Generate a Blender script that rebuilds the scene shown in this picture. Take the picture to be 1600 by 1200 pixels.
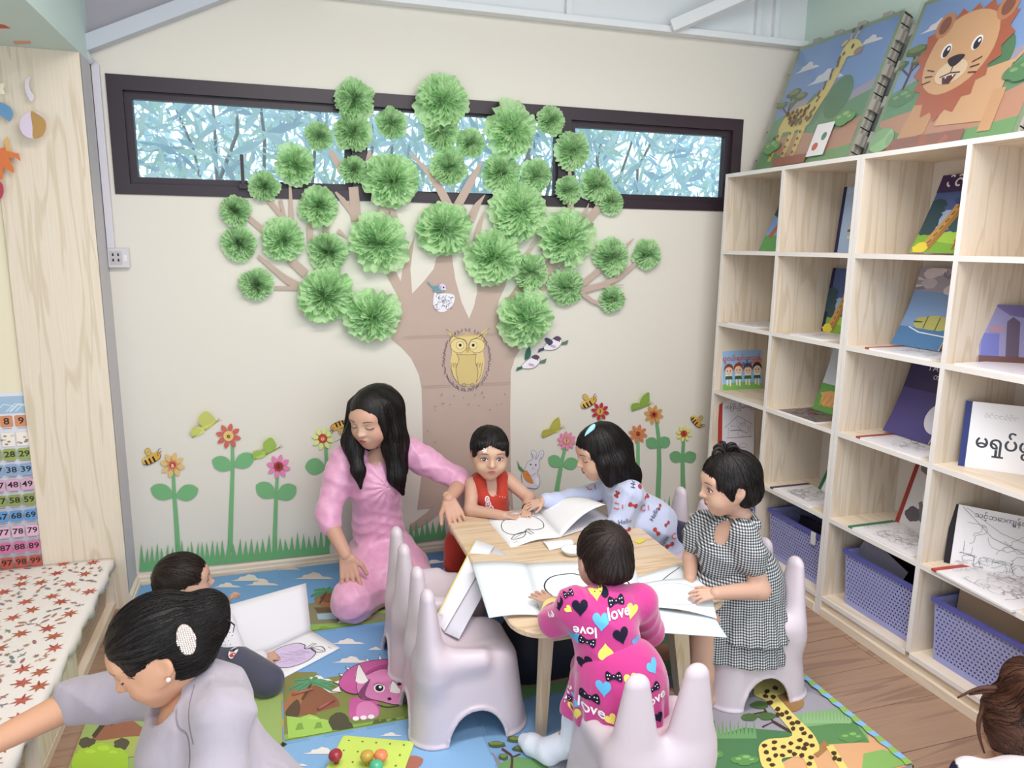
import bpy, bmesh, math, random
import numpy as np
from mathutils import Vector, Matrix
from mathutils.bvhtree import BVHTree
from mathutils.geometry import tessellate_polygon
PI = math.pi
SC = bpy.context.scene
COL = SC.collection
for _o in list(bpy.data.objects): bpy.data.objects.remove(_o)

# ---------------------------------------------------------------- camera
H = 1.40                       # camera height above the floor, metres
K = H / 1.58
CAM = Vector((0.753 * K, -3.5334 * K, H))
FPX = 1151.5                   # focal length in pixels of the 1600 px wide frame
_pi, _ya, _ro = math.radians(10.82271), math.radians(17.7926), math.radians(0.71432)
_F = Vector((math.sin(_ya) * math.cos(_pi), math.cos(_ya) * math.cos(_pi), -math.sin(_pi)))
_R0 = Vector((math.cos(_ya), -math.sin(_ya), 0)); _U0 = _R0.cross(_F)
_R = math.cos(_ro) * _R0 + math.sin(_ro) * _U0
_U = -math.sin(_ro) * _R0 + math.cos(_ro) * _U0
cam_d = bpy.data.cameras.new('camera'); cam = bpy.data.objects.new('camera', cam_d); COL.objects.link(cam)
cam_d.sensor_fit = 'HORIZONTAL'; cam_d.sensor_width = 36; cam_d.lens = FPX / 1600 * 36
cam_d.clip_start = 0.02; cam_d.clip_end = 100
cam.matrix_world = Matrix(((_R.x, _U.x, -_F.x, CAM.x), (_R.y, _U.y, -_F.y, CAM.y), (_R.z, _U.z, -_F.z, CAM.z), (0, 0, 0, 1)))
SC.camera = cam

# ---------------------------------------------------------------- sky, fill lights, exposure
world = bpy.data.worlds.new('sky'); SC.world = world; world.use_nodes = True
_bg = world.node_tree.nodes['Background']
_bg.inputs[0].default_value = (0.80, 0.91, 1.0, 1); _bg.inputs[1].default_value = 1.25
SC.view_settings.view_transform = 'Standard'; SC.view_settings.look = 'None'
SC.view_settings.gamma = 1.0; SC.view_settings.use_curve_mapping = False
SC.view_settings.exposure = 0.80
def fill_light(name, loc, size, power, color, rot=(0, 0, 0)):
    d = bpy.data.lights.new(name, 'AREA'); d.shape = 'RECTANGLE'; d.size, d.size_y = size; d.energy = power; d.color = color
    o = bpy.data.objects.new(name, d); COL.objects.link(o); o.location = loc; o.rotation_euler = rot
    return o
fill_light('unseen_fill_light', (0.95, -1.75, 2.58), (1.2, 0.25), 15, (1.0, 0.95, 0.90))  # unseen area lights, added below the ceiling to fill the room
fill_light('unseen_fill_light', (2.1, -1.75, 2.66), (1.2, 0.25), 13, (1.0, 0.95, 0.90))
fill_light('unseen_fill_light', (1.3, -3.0, 2.66), (1.2, 0.25), 16, (1.0, 0.95, 0.90))
SC.cycles.max_bounces = 8
SC.cycles.diffuse_bounces = 4
SC.cycles.transparent_max_bounces = 12

# ---------------------------------------------------------------- pixel <-> place
def ray(u, v): return (_F + _R * ((u - 800) / FPX) + _U * (-(v - 600) / FPX))
def at(u, v, y):               # the point seen at a pixel, on the plane of depth y
    d = ray(u, v); return CAM + d * ((y - CAM.y) / d.y)
def atz(u, v, z):
    d = ray(u, v); return CAM + d * ((z - CAM.z) / d.z)
def atx(u, v, x):
    d = ray(u, v); return CAM + d * ((x - CAM.x) / d.x)

# ---------------------------------------------------------------- materials
def lin(c):
    if isinstance(c, str):
        c = c.lstrip('#'); c = [int(c[i:i + 2], 16) / 255 for i in (0, 2, 4)]
    return tuple((x / 12.92 if x <= 0.04045 else ((x + 0.055) / 1.055) ** 2.4) for x in c[:3]) + (1.0,)
MATS = {}
def nt(m): return m.node_tree.nodes, m.node_tree.links
def mat(name, color='#ffffff', rough=0.6, spec=0.3, bump=0, bscale=200, var=0, vscale=8, sss=0, sheen=0, alpha=1, stretch=None):
    if name in MATS: return MATS[name]
    m = bpy.data.materials.new(name); m.use_nodes = True; n, l = nt(m); b = n['Principled BSDF']
    c = lin(color); b.inputs['Base Color'].default_value = c; b.inputs['Roughness'].default_value = rough
    b.inputs['Specular IOR Level'].default_value = spec
    if sheen: b.inputs['Sheen Weight'].default_value = sheen
    if sss:
        b.inputs['Subsurface Weight'].default_value = sss; b.inputs['Subsurface Radius'].default_value = (0.012, 0.005, 0.003); b.inputs['Subsurface Scale'].default_value = 1
    if bump or var:
        tc = n.new('ShaderNodeTexCoord'); mp = n.new('ShaderNodeMapping'); l.new(tc.outputs['Object'], mp.inputs[0])
        if stretch: mp.inputs['Scale'].default_value = stretch
    if bump:
        nz = n.new('ShaderNodeTexNoise'); nz.inputs['Scale'].default_value = bscale; nz.inputs['Detail'].default_value = 3; l.new(mp.outputs[0], nz.inputs['Vector'])
        bp = n.new('ShaderNodeBump'); bp.inputs['Strength'].default_value = bump; bp.inputs['Distance'].default_value = 0.002
        l.new(nz.outputs['Fac'], bp.inputs['Height']); l.new(bp.outputs[0], b.inputs['Normal'])
    if var:
        nz = n.new('ShaderNodeTexNoise'); nz.inputs['Scale'].default_value = vscale; nz.inputs['Detail'].default_value = 4; l.new(mp.outputs[0], nz.inputs['Vector'])
        mx = n.new('ShaderNodeMix'); mx.data_type = 'RGBA'; l.new(nz.outputs['Fac'], mx.inputs[0])
        mx.inputs[6].default_value = tuple(x * (1 - var) for x in c[:3]) + (1,); mx.inputs[7].default_value = tuple(min(1, x * (1 + var)) for x in c[:3]) + (1,)
        l.new(mx.outputs[2], b.inputs['Base Color'])
    MATS[name] = m; return m
def wood(name, c0, c1, axis='Z', scale=1.0, rough=0.5, fine=1.0, spec=0.3):
    """grain running along one axis of the object's own coordinates, offset for each object"""
    if name in MATS: return MATS[name]
    m = bpy.data.materials.new(name); m.use_nodes = True; n, l = nt(m); b = n['Principled BSDF']
    b.inputs['Roughness'].default_value = rough; b.inputs['Specular IOR Level'].default_value = spec
    tc = n.new('ShaderNodeTexCoord'); oi = n.new('ShaderNodeObjectInfo'); mp = n.new('ShaderNodeMapping')
    ad = n.new('ShaderNodeVectorMath'); ad.operation = 'ADD'; mu = n.new('ShaderNodeVectorMath'); mu.operation = 'SCALE'; mu.inputs['Scale'].default_value = 7.3
    cb = n.new('ShaderNodeCombineXYZ')
    for i in range(3): l.new(oi.outputs['Random'], cb.inputs[i])
    l.new(cb.outputs[0], mu.inputs[0]); l.new(tc.outputs['Object'], ad.inputs[0]); l.new(mu.outputs[0], ad.inputs[1]); l.new(ad.outputs[0], mp.inputs[0])
    s = [9 * scale] * 3; s['XYZ'.index(axis)] = 0.75 * scale; mp.inputs['Scale'].default_value = s
    nz = n.new('ShaderNodeTexNoise'); nz.inputs['Scale'].default_value = 1.6; nz.inputs['Detail'].default_value = 2; nz.inputs['Distortion'].default_value = 0.6; l.new(mp.outputs[0], nz.inputs['Vector'])
    ml = n.new('ShaderNodeMath'); ml.operation = 'MULTIPLY'; ml.inputs[1].default_value = 26; l.new(nz.outputs['Fac'], ml.inputs[0])
    si = n.new('ShaderNodeMath'); si.operation = 'SINE'; l.new(ml.outputs[0], si.inputs[0])
    m2 = n.new('ShaderNodeMapping'); s2 = [170 * fine] * 3; s2['XYZ'.index(axis)] = 5; m2.inputs['Scale'].default_value = s2; l.new(ad.outputs[0], m2.inputs[0])
    n2 = n.new('ShaderNodeTexNoise'); n2.inputs['Scale'].default_value = 1; n2.inputs['Detail'].default_value = 3; l.new(m2.outputs[0], n2.inputs['Vector'])
    mr = n.new('ShaderNodeMapRange'); mr.inputs[1].default_value = 0.35; mr.inputs[2].default_value = 1; mr.inputs[3].default_value = 0.05; mr.inputs[4].default_value = 0.75; l.new(si.outputs[0], mr.inputs[0])
    a2 = n.new('ShaderNodeMath'); a2.operation = 'MULTIPLY_ADD'; a2.inputs[1].default_value = 0.9; l.new(n2.outputs['Fac'], a2.inputs[0]); l.new(mr.outputs[0], a2.inputs[2])
    sb = n.new('ShaderNodeMath'); sb.operation = 'SUBTRACT'; sb.inputs[1].default_value = 0.20; sb.use_clamp = True; l.new(a2.outputs[0], sb.inputs[0])
    mx = n.new('ShaderNodeMix'); mx.data_type = 'RGBA'; mx.inputs[6].default_value = lin(c0); mx.inputs[7].default_value = lin(c1); l.new(sb.outputs[0], mx.inputs[0])
    l.new(mx.outputs[2], b.inputs['Base Color'])
    bp = n.new('ShaderNodeBump'); bp.inputs['Strength'].default_value = 0.12; bp.inputs['Distance'].default_value = 0.001; l.new(n2.outputs['Fac'], bp.inputs['Height']); l.new(bp.outputs[0], b.inputs['Normal'])
    MATS[name] = m; return m
def vcol_mat(name, rough=0.6, spec=0.25, sss=0, bump=0, bscale=300, sheen=0, coat=0):
    if name in MATS: return MATS[name]
    m = bpy.data.materials.new(name); m.use_nodes = True; n, l = nt(m); b = n['Principled BSDF']
    a = n.new('ShaderNodeAttribute'); a.attribute_name = 'Col'; l.new(a.outputs['Color'], b.inputs['Base Color'])
    b.inputs['Roughness'].default_value = rough; b.inputs['Specular IOR Level'].default_value = spec
    if coat: b.inputs['Coat Weight'].default_value = coat; b.inputs['Coat Roughness'].default_value = 0.25
    if sheen: b.inputs['Sheen Weight'].default_value = sheen
    if sss:
        b.inputs['Subsurface Weight'].default_value = sss; b.inputs['Subsurface Radius'].default_value = (0.010, 0.004, 0.002); b.inputs['Subsurface Scale'].default_value = 1
    if bump:
        tc = n.new('ShaderNodeTexCoord'); nz = n.new('ShaderNodeTexNoise'); nz.inputs['Scale'].default_value = bscale; l.new(tc.outputs['Object'], nz.inputs['Vector'])
        bp = n.new('ShaderNodeBump'); bp.inputs['Strength'].default_value = bump; bp.inputs['Distance'].default_value = 0.001; l.new(nz.outputs['Fac'], bp.inputs['Height']); l.new(bp.outputs[0], b.inputs['Normal'])
    MATS[name] = m; return m
M_PRINT = vcol_mat('printed_paper', 0.55, 0.3)
M_MATPRINT = vcol_mat('printed_foam', 0.6, 0.25, bump=0.25, bscale=420)
M_SKIN = vcol_mat('skin', 0.5, 0.35, sss=0.12, bump=0.05, bscale=500)

# ---------------------------------------------------------------- objects
def link(o, parent=None):
    COL.objects.link(o)
    if parent: o.parent = parent
    return o
def tag(o, label=None, cat=None, group=None, kind=None):
    if label: o['label'] = label
    if cat: o['category'] = cat
    if group: o['group'] = group
    if kind: o['kind'] = kind
    return o
def empty(name, loc=(0, 0, 0), label=None, cat=None, group=None, kind=None, rot=None):
    o = bpy.data.objects.new(name, None); o.empty_display_size = 0.05; COL.objects.link(o); o.location = loc
    if rot: o.rotation_euler = rot
    bpy.context.view_layer.update()
    return tag(o, label, cat, group, kind)
def child(o, parent):          # parent without moving the child, whose vertices are in world space
    o.parent = parent; o.matrix_parent_inverse = parent.matrix_world.inverted() if parent.type == 'EMPTY' else Matrix()
    return o
class MB:
    """collects boxes, prisms, tubes ... and links them as one mesh object"""
    def __init__(s): s.v = []; s.f = []; s.c = []; s.smooth = []
    def add(s, vs, fs, col=None, smooth=False):
        k = len(s.v); s.v += [tuple(v) for v in vs]; s.f += [tuple(i + k for i in f) for f in fs]
        s.c += [col] * len(fs); s.smooth += [smooth] * len(fs); return s
    def box(s, a, b, col=None, bev=0, m=None):
        (x0, y0, z0), (x1, y1, z1) = [min(p, q) for p, q in zip(a, b)], [max(p, q) for p, q in zip(a, b)]
        if bev:
            bm = bmesh.new(); bmesh.ops.create_cube(bm, size=1)
            for v in bm.verts: v.co = Vector(((x0 + x1) / 2 + v.co.x * (x1 - x0), (y0 + y1) / 2 + v.co.y * (y1 - y0), (z0 + z1) / 2 + v.co.z * (z1 - z0)))
            bmesh.ops.bevel(bm, geom=bm.edges[:], offset=bev, segments=2, profile=0.6, affect='EDGES')
            bm.verts.ensure_lookup_table(); vs = [v.co.copy() for v in bm.verts]; fs = [[v.index for v in f.verts] for f in bm.faces]; bm.free()
        else:
            vs = [(x, y, z) for x in (x0, x1) for y in (y0, y1) for z in (z0, z1)]
            fs = [(0, 1, 3, 2), (4, 6, 7, 5), (0, 4, 5, 1), (2, 3, 7, 6), (0, 2, 6, 4), (1, 5, 7, 3)]
        if m: vs = [m @ Vector(v) for v in vs]
        return s.add(vs, fs, col)
    def prism(s, pts, o, a, b, n, col=None):    # outline pts (2-D) in the frame o,a,b, extruded along n
        o, a, b, n = map(Vector, (o, a, b, n)); k = len(pts)
        vs = [o + a * p[0] + b * p[1] for p in pts] + [o + a * p[0] + b * p[1] + n for p in pts]
        fs = [tuple(range(k))[::-1], tuple(range(k, 2 * k))] + [(i, (i + 1) % k, k + (i + 1) % k, k + i) for i in range(k)]
        return s.add(vs, fs, col)
    def tube(s, pts, r, n=8, col=None, cap=True):
        pts = [Vector(p) for p in pts]; rs = r if isinstance(r, (list, tuple)) else [r] * len(pts); vs = []; fs = []
        t0 = (pts[1] - pts[0]).normalized(); up = Vector((0, 0, 1)) if abs(t0.z) < 0.9 else Vector((1, 0, 0)); x = t0.cross(up).normalized()
        for i, p in enumerate(pts):
            t = (pts[min(i + 1, len(pts) - 1)] - pts[max(i - 1, 0)]).normalized(); x = (x - t * x.dot(t)).normalized(); y = t.cross(x)
            for j in range(n): a = 2 * PI * j / n; vs.append(p + (x * math.cos(a) + y * math.sin(a)) * rs[i])
        for i in range(len(pts) - 1):
            for j in range(n): fs.append((i * n + j, i * n + (j + 1) % n, (i + 1) * n + (j + 1) % n, (i + 1) * n + j))
        if cap: fs += [tuple(range(n))[::-1], tuple((len(pts) - 1) * n + j for j in range(n))]
        return s.add(vs, fs, col, True)
    def lathe(s, prof, o=(0, 0, 0), n=20, col=None, ax=None):   # prof: (r, z) list
        o = Vector(o); vs = []; fs = []; k = len(prof)
        for r, z in prof:
            for j in range(n):
                a = 2 * PI * j / n; p = Vector((r * math.cos(a), r * math.sin(a), z)); vs.append(o + (ax @ p if ax else p))
        for i in range(k - 1):
            for j in range(n): fs.append((i * n + j, i * n + (j + 1) % n, (i + 1) * n + (j + 1) % n, (i + 1) * n + j))
        if prof[0][0] > 1e-6: fs.append(tuple(range(n))[::-1])
        if prof[-1][0] > 1e-6: fs.append(tuple((k - 1) * n + j for j in range(n)))
        return s.add(vs, fs, col, True)
    def build(s, name, m, parent=None, local=False):
        me = bpy.data.meshes.new(name); me.from_pydata(s.v, [], s.f)
        if any(c is not None for c in s.c):
            at_ = me.color_attributes.new('Col', 'FLOAT_COLOR', 'CORNER'); dat = []
            for p, c in zip(me.polygons, s.c): dat += list(lin(c) if c is not None else (0.8, 0.8, 0.8, 1)) * p.loop_total
            at_.data.foreach_set('color', dat)
        me.polygons.foreach_set('use_smooth', s.smooth)
        me.materials.append(m); me.update()
        o = bpy.data.objects.new(name, me); COL.objects.link(o)
        if parent:
            if local: o.parent = parent
            else: child(o, parent)
        return o
def box_part(name, a, b, m, parent=None, bev=0, local=False): return MB().box(a, b, bev=bev).build(name, m, parent, local)
def inst(src, parent, loc=None, rot=None, scale=None, name=None):
    o = src.copy(); COL.objects.link(o); o.parent = parent; o.matrix_parent_inverse = Matrix()
    if loc is not None: o.location = loc
    if rot is not None: o.rotation_euler = rot
    if scale is not None: o.scale = scale if hasattr(scale, '__len__') else (scale,) * 3
    return o
def copy_tree(o, parent=None):
    c = o.copy(); COL.objects.link(c); c.parent = parent
    if parent: c.matrix_parent_inverse = o.matrix_parent_inverse.copy()
    for ch in list(o.children): copy_tree(ch, c)
    return c

# ---------------------------------------------------------------- flat print: 2-D shapes in layers
def ell(cx, cy, rx, ry=None, n=20, rot=0, a0=0, a1=2 * PI):
    ry = rx if ry is None else ry; c, s = math.cos(rot), math.sin(rot); r = []
    full = abs(a1 - a0 - 2 * PI) < 1e-6
    for i in range(n if full else n + 1):
        a = a0 + (a1 - a0) * i / n; x, y = rx * math.cos(a), ry * math.sin(a); r.append((cx + x * c - y * s, cy + x * s + y * c))
    return r
def rect(x0, y0, x1, y1): return [(x0, y0), (x1, y0), (x1, y1), (x0, y1)]
def rrect(x0, y0, x1, y1, r, n=4):
    p = []
    for cx, cy, a in ((x1 - r, y0 + r, -PI / 2), (x1 - r, y1 - r, 0), (x0 + r, y1 - r, PI / 2), (x0 + r, y0 + r, PI)):
        for i in range(n + 1): t = a + PI / 2 * i / n; p.append((cx + r * math.cos(t), cy + r * math.sin(t)))
    return p
def blob(cx, cy, rx, ry, rng, n=16, amp=0.18, rot=0):
    p = ell(cx, cy, rx, ry, n, rot); return [(cx + (x - cx) * (1 + rng.uniform(-amp, amp)), cy + (y - cy) * (1 + rng.uniform(-amp, amp))) for x, y in p]
def heart(cx, cy, s, rot=0, n=22):
    p = []; c, q = math.cos(rot), math.sin(rot)
    for i in range(n):
        t = 2 * PI * i / n; x = 16 * math.sin(t) ** 3 / 17; y = (13 * math.cos(t) - 5 * math.cos(2 * t) - 2 * math.cos(3 * t) - math.cos(4 * t) + 2.5) / 15
        p.append((cx + s * (x * c - y * q), cy + s * (x * q + y * c)))
    return p
def xf(pts, cx=0, cy=0, s=1, rot=0, sx=1):
    c, q = math.cos(rot) * s, math.sin(rot) * s; return [(cx + x * sx * c - y * q, cy + x * sx * q + y * c) for x, y in pts]
def spline(pts, n=6, closed=False):      # Catmull-Rom through the points
    P = [Vector((p[0], p[1])) for p in pts]; k = len(P); out = []
    for i in range(k if closed else k - 1):
        if closed: a, b, c, d = P[i - 1], P[i], P[(i + 1) % k], P[(i + 2) % k]
        else: a, b, c, d = P[max(i - 1, 0)], P[i], P[i + 1], P[min(i + 2, k - 1)]
        for j in range(n):
            t = j / n; q = 0.5 * ((2 * b) + (c - a) * t + (2 * a - 5 * b + 4 * c - d) * t * t + (3 * b - a - 3 * c + d) * t ** 3); out.append((q.x, q.y))
    if not closed: out.append((P[-1].x, P[-1].y))
    return out
class Art:
    """layers of (2-D vertices, faces, colour)"""
    def __init__(s): s.L = []
    def poly(s, pts, col): s.L.append((list(pts), [tuple(range(len(pts)))], col)); return s
    def polys(s, lst, col):
        for p in lst: s.poly(p, col)
        return s
    def stroke(s, pts, w, col, closed=False):
        P = [Vector((p[0], p[1])) for p in pts]; k = len(P); v = []; f = []
        if closed: P.append(P[0]); k += 1
        for i, p in enumerate(P):
            a = P[max(i - 1, 0)] if not (closed and i == 0) else P[-2]; b = P[min(i + 1, k - 1)] if not (closed and i == k - 1) else P[1]
            t = (b - a); t = t.normalized() if t.length > 1e-9 else Vector((1, 0)); n = Vector((-t.y, t.x)) * (w[i] if isinstance(w, list) else w) * 0.5
            v += [(p.x + n.x, p.y + n.y), (p.x - n.x, p.y - n.y)]
        for i in range(k - 1): f.append((2 * i + 1, 2 * i + 3, 2 * i + 2, 2 * i))
        s.L.append((v, f, col)); return s
    def text(s, txt, x, y, size, col, rot=0, align='CENTER', bold=0.0, sx=1):
        v, f = text_mesh(txt, align, bold); s.L.append((xf(v, x, y, size, rot, sx), f, col)); return s
    def put(s, other, cx=0, cy=0, sc=1, rot=0, sx=1):
        for v, f, c in other.L: s.L.append((xf(v, cx, cy, sc, rot, sx), f if sx > 0 else [q[::-1] for q in f], c))
        return s
    def build(s, name, fn, m=None, parent=None, dz=0.00012, clip=None, local=False):
        """fn(x, y, h) -> point: where the print lies and how far above the surface"""
        mb = MB()
        for i, (v, f, c) in enumerate(s.L):
            if clip: v, f = clip_layer(v, f, clip)
            if v: mb.add([fn(x, y, dz * (i + 1)) for x, y in v], f, c)
        return mb.build(name, m or M_PRINT, parent, local)
def frame(o, a, b, sx=1, sy=None):
    o, a, b = Vector(o), Vector(a).normalized(), Vector(b).normalized(); n = a.cross(b); sy = sx if sy is None else sy
    return lambda x, y, h: o + a * (x * sx) + b * (y * sy) + n * h
def clip_layer(v, f, R):       # clip polygons to a rectangle (x0, y0, x1, y1)
    ov = []; of = []
    for q in f:
        if len(q) > 4:
            tris = [tuple(q[i] for i in t) for t in tessellate_polygon([[Vector((v[i][0], v[i][1], 0)) for i in q]])]
            if all(R[0] <= v[i][0] <= R[2] and R[1] <= v[i][1] <= R[3] for i in q): tris = [q]
        else: tris = [q]
        for t in tris:
            p = [v[i] for i in t]
            for ax, val, sg in ((0, R[0], 1), (0, R[2], -1), (1, R[1], 1), (1, R[3], -1)):
                r = []
                for i in range(len(p)):
                    a, b = p[i - 1], p[i]; da, db = (a[ax] - val) * sg, (b[ax] - val) * sg
                    if (da < 0) != (db < 0): k = da / (da - db); r.append((a[0] + (b[0] - a[0]) * k, a[1] + (b[1] - a[1]) * k))
                    if db >= 0: r.append(b)
                p = r
                if not p: break
            if len(p) >= 3: k = len(ov); ov += p; of.append(tuple(range(k, k + len(p))))
    return ov, of
_TXT = {}
def text_mesh(txt, align='CENTER', bold=0.0):
    key = (txt, align, bold)
    if key not in _TXT:
        cu = bpy.data.curves.new('lettering', 'FONT'); cu.body = txt; cu.align_x = align; cu.align_y = 'CENTER'; cu.resolution_u = 2; cu.offset = bold
        o = bpy.data.objects.new('lettering', cu); COL.objects.link(o); dg = bpy.context.evaluated_depsgraph_get(); me = o.evaluated_get(dg).to_mesh()
        _TXT[key] = ([(v.co.x, v.co.y) for v in me.vertices], [tuple(p.vertices) for p in me.polygons])
        o.evaluated_get(dg).to_mesh_clear(); bpy.data.objects.remove(o); bpy.data.curves.remove(cu)
    return _TXT[key]
# ================================================================ the setting
M_WALL = mat('wall_paint', '#ddd6cc', 0.75, 0.2, bump=0.08, bscale=60)
M_MINT = mat('mint_paint', '#c9dcd2', 0.75, 0.2, bump=0.05, bscale=60)
M_WHITE = mat('white_board', '#e6e8ea', 0.55, 0.3)
M_CEIL = mat('grey_ceiling_sheet', '#a9a3ab', 0.7, 0.2)
M_STEEL = mat('painted_steel', '#c3c6cf', 0.45, 0.4)
M_PALE = wood('pale_oak_laminate', '#e6d9ca', '#d4c3ad', 'Z', 1.1, 0.45)
M_PALEX = wood('pale_oak_laminate_x', '#e8d9c8', '#d5c1a9', 'X', 1.1, 0.45)
M_PALEY = wood('pale_oak_laminate_y', '#eadccb', '#d9c6af', 'Y', 1.1, 0.45)
M_EDGE = mat('white_edge_band', '#e9e3e2', 0.45, 0.35)
M_DARK = mat('dark_window_aluminium', '#33262f', 0.4, 0.4)
XR = 3.085                      # right wall
WX0, WX1, WZ0, WZ1 = 0.119, 2.794, 1.561, 1.982
WT = 0.12
# floor of laminate planks running across the room
floor = MB().box((-1.2, -3.7, -0.05), (XR, 0.0, -0.006)).build('floor', mat('floor_underlay', '#6b4c3a', 0.7)); tag(floor, kind='structure')
M_PLANK = wood('floor_laminate', '#a68873', '#8d7060', 'X', 0.9, 0.4, 0.6)
_plank = MB().box((-0.6, -0.094, -0.006), (0.6, 0.094, 0.0), bev=0.0012).build('plank', M_PLANK, floor)
_rng = random.Random(4); _first = True
for r in range(19):
    x = -1.2 + 0.6 - _rng.uniform(0, 1.1); y = -0.095 - r * 0.19
    while x - 0.6 < XR:
        a, b = max(x - 0.6, -1.2), min(x + 0.6, XR)
        if b - a > 0.05:
            if _first: o = _plank; _first = False
            else: o = inst(_plank, floor)
            o.location = ((a + b) / 2, y, 0); o.scale = ((b - a - 0.002) / 1.2, 1, 1)
        x += 1.2
# back wall with the window opening
w = MB()
w.box((-1.2, 0, 0), (XR, WT, WZ0)).box((-1.2, 0, WZ1), (XR, WT, 3.0)).box((-1.2, 0, WZ0), (WX0, WT, WZ1)).box((WX1, 0, WZ0), (XR, WT, WZ1))
tag(w.build('wall_back', M_WALL), kind='structure')
tag(MB().box((XR, -3.7, 0), (XR + 0.1, WT, 3.0)).build('wall_right', M_MINT), kind='structure')
# left: a return wall clad with oak board, an alcove wall beyond it and a mint soffit
tag(MB().box((-1.2, -0.166, 0), (0.074, 0.0, 2.012)).build('wall_left', mat('alcove_paint', '#e6dcc4', 0.75, 0.2)), kind='structure')
tag(MB().box((0.0735, -0.172, 0.0), (0.0765, -0.0, 2.012)).build('trim_1', mat('grey_column_paint', '#c3bfc2', 0.7, 0.2)), kind='structure')
tag(MB().box((-0.198, -0.179, 0.0), (0.0765, -0.166, 2.012), bev=0.001).build('trim_2', M_PALE), kind='structure')
sof = MB().box((-1.2, -3.7, 2.012), (0.0765, 0.0, 2.9)).build('trim_3', mat('soffit_paint', '#c8d9d6', 0.75, 0.2)); tag(sof, kind='structure')
tag(MB().box((-1.3, -3.7, 0), (-1.2, 0, 3.0)).build('wall_left', mat('alcove_paint'), None), kind='structure')
# level ceiling; a grey sheet closes the gable above the rafter
c = MB().box((-1.2, -3.7, 2.80), (XR, WT, 2.86))
tag(c.build('ceiling', M_CEIL), kind='structure')
# rafter along the gable, tie beam, boards above it with battens, diagonal brace
def bar(a, b, w, h, up):        # box section from a to b
    a, b, up = Vector(a), Vector(b), Vector(up); t = (b - a).normalized(); s = t.cross(up).normalized(); u = s.cross(t)
    return [p + s * i * w / 2 + u * j * h / 2 for p in (a, b) for i, j in ((-1, -1), (1, -1), (1, 1), (-1, 1))], [(3, 2, 1, 0), (4, 5, 6, 7), (0, 1, 5, 4), (1, 2, 6, 5), (2, 3, 7, 6), (3, 0, 4, 7)]
r0, r1 = at(128, 72, -0.03), at(300, 7, -0.03); d = (r1 - r0)
tag(MB().add(*bar(r0 - d * 0.05, r0 + d * 3.2, 0.05, 0.05, (0, -1, 0))).build('trim_4', M_STEEL), kind='structure')
gp = [(r0.x - .05, r0.z + .0), (r0.x + d.x * 3.0, r0.z + d.z * 3.0), (r0.x + d.x * 3.0, 2.8), (r0.x - .05, 2.8)]
tag(MB().prism(gp, (0, -.002, 0), (1, 0, 0), (0, 0, 1), (0, -.012, 0)).build('trim_20', M_CEIL), kind='structure')
zb = 2.312
tag(MB().box((0.9, -0.055, zb), (XR, -0.001, zb + 0.028), bev=0.004).build('trim_5', M_WHITE), kind='structure')
tag(MB().box((0.98, -0.02, zb + 0.028), (XR, -0.001, 2.8)).build('trim_6', M_WHITE), kind='structure')
k = 7
for u in (887, 1180, 1208):
    p = at(u, 40 if u < 900 else 75, -0.03)
    tag(MB().box((p.x - 0.012, -0.045, zb + 0.028), (p.x + 0.012, -0.02, 2.8)).build('trim_%d' % k, M_WHITE), kind='structure'); k += 1
b0, b1 = at(1050, 42, -0.07), at(1180, -14, -0.2)
tag(MB().add(*bar(b0, b0 + (b1 - b0) * 2.2, 0.05, 0.035, (0, -1, 0.3))).build('trim_%d' % k, M_WHITE), kind='structure'); k += 1
# steel pipe and cable trunk in the left corner, running down to the socket
tag(MB().tube([at(118, -30, -0.07), at(120, 20, -0.06), at(124, 58, -0.05), at(133, 84, -0.04), at(143, 99, -0.03)], 0.014, 10).build('trim_%d' % k, M_STEEL), kind='structure'); k += 1
t0, t1 = at(150, 100, -0.012), at(180, 388, -0.012)
tag(MB().box((0.079, -0.024, t1.z), (0.104, -0.001, t0.z), bev=0.002).build('trim_%d' % k, mat('cable_trunk_plastic', '#d3ced6', 0.4, 0.4)), kind='structure'); k += 1
# skirting boards
def skirting(name, pts, n):     # profile swept along a straight run on the floor; n points into the room
    a, b = Vector(pts[0]), Vector(pts[1]); n = Vector(n); pr = [(0, 0), (0.014, 0), (0.014, 0.028), (0.010, 0.032), (0.010, 0.044), (0.004, 0.052), (0, 0.052)]
    vs = [p + n * q[0] + Vector((0, 0, q[1])) for p in (a, b) for q in pr]; m = len(pr)
    fs = [(i, (i + 1) % m, m + (i + 1) % m, m + i) for i in range(m)] + [tuple(range(m))[::-1], tuple(range(m, 2 * m))]
    tag(MB().add(vs, fs).build(name, M_PALEX if abs(n.y) > 0.5 else M_PALEY), kind='structure')
skirting('baseboard_back', [(0.0765, 0, 0), (XR, 0, 0)], (0, -1, 0))
skirting('baseboard_left', [(0.0765, -0.178, 0), (0.0765, 0, 0)], (1, 0, 0))
# ---------------------------------------------------------------- window
win = empty('window_1', ((WX0 + WX1) / 2, 0.03, WZ0), kind='structure')
fr = MB(); t = 0.052; yf0, yf1 = -0.006, 0.07
fr.box((WX0, yf0, WZ0), (WX1, yf1, WZ0 + t * 0.75)).box((WX0, yf0, WZ1 - t), (WX1, yf1, WZ1)).box((WX0, yf0, WZ0 + t * .75), (WX0 + t, yf1, WZ1 - t)).box((WX1 - t, yf0, WZ0 + t * .75), (WX1, yf1, WZ1 - t))
m1, m2 = at(560, 240, 0.02).x, at(879, 250, 0.02).x
for mx_ in (m1, m2): fr.box((mx_ - 0.028, yf0, WZ0 + t * .75), (mx_ + 0.028, yf1, WZ1 - t))
fr.build('window_frame', M_DARK, win)
M_GLASS = bpy.data.materials.new('window_glass'); M_GLASS.use_nodes = True; n_, l_ = nt(M_GLASS); n_.clear()
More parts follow.
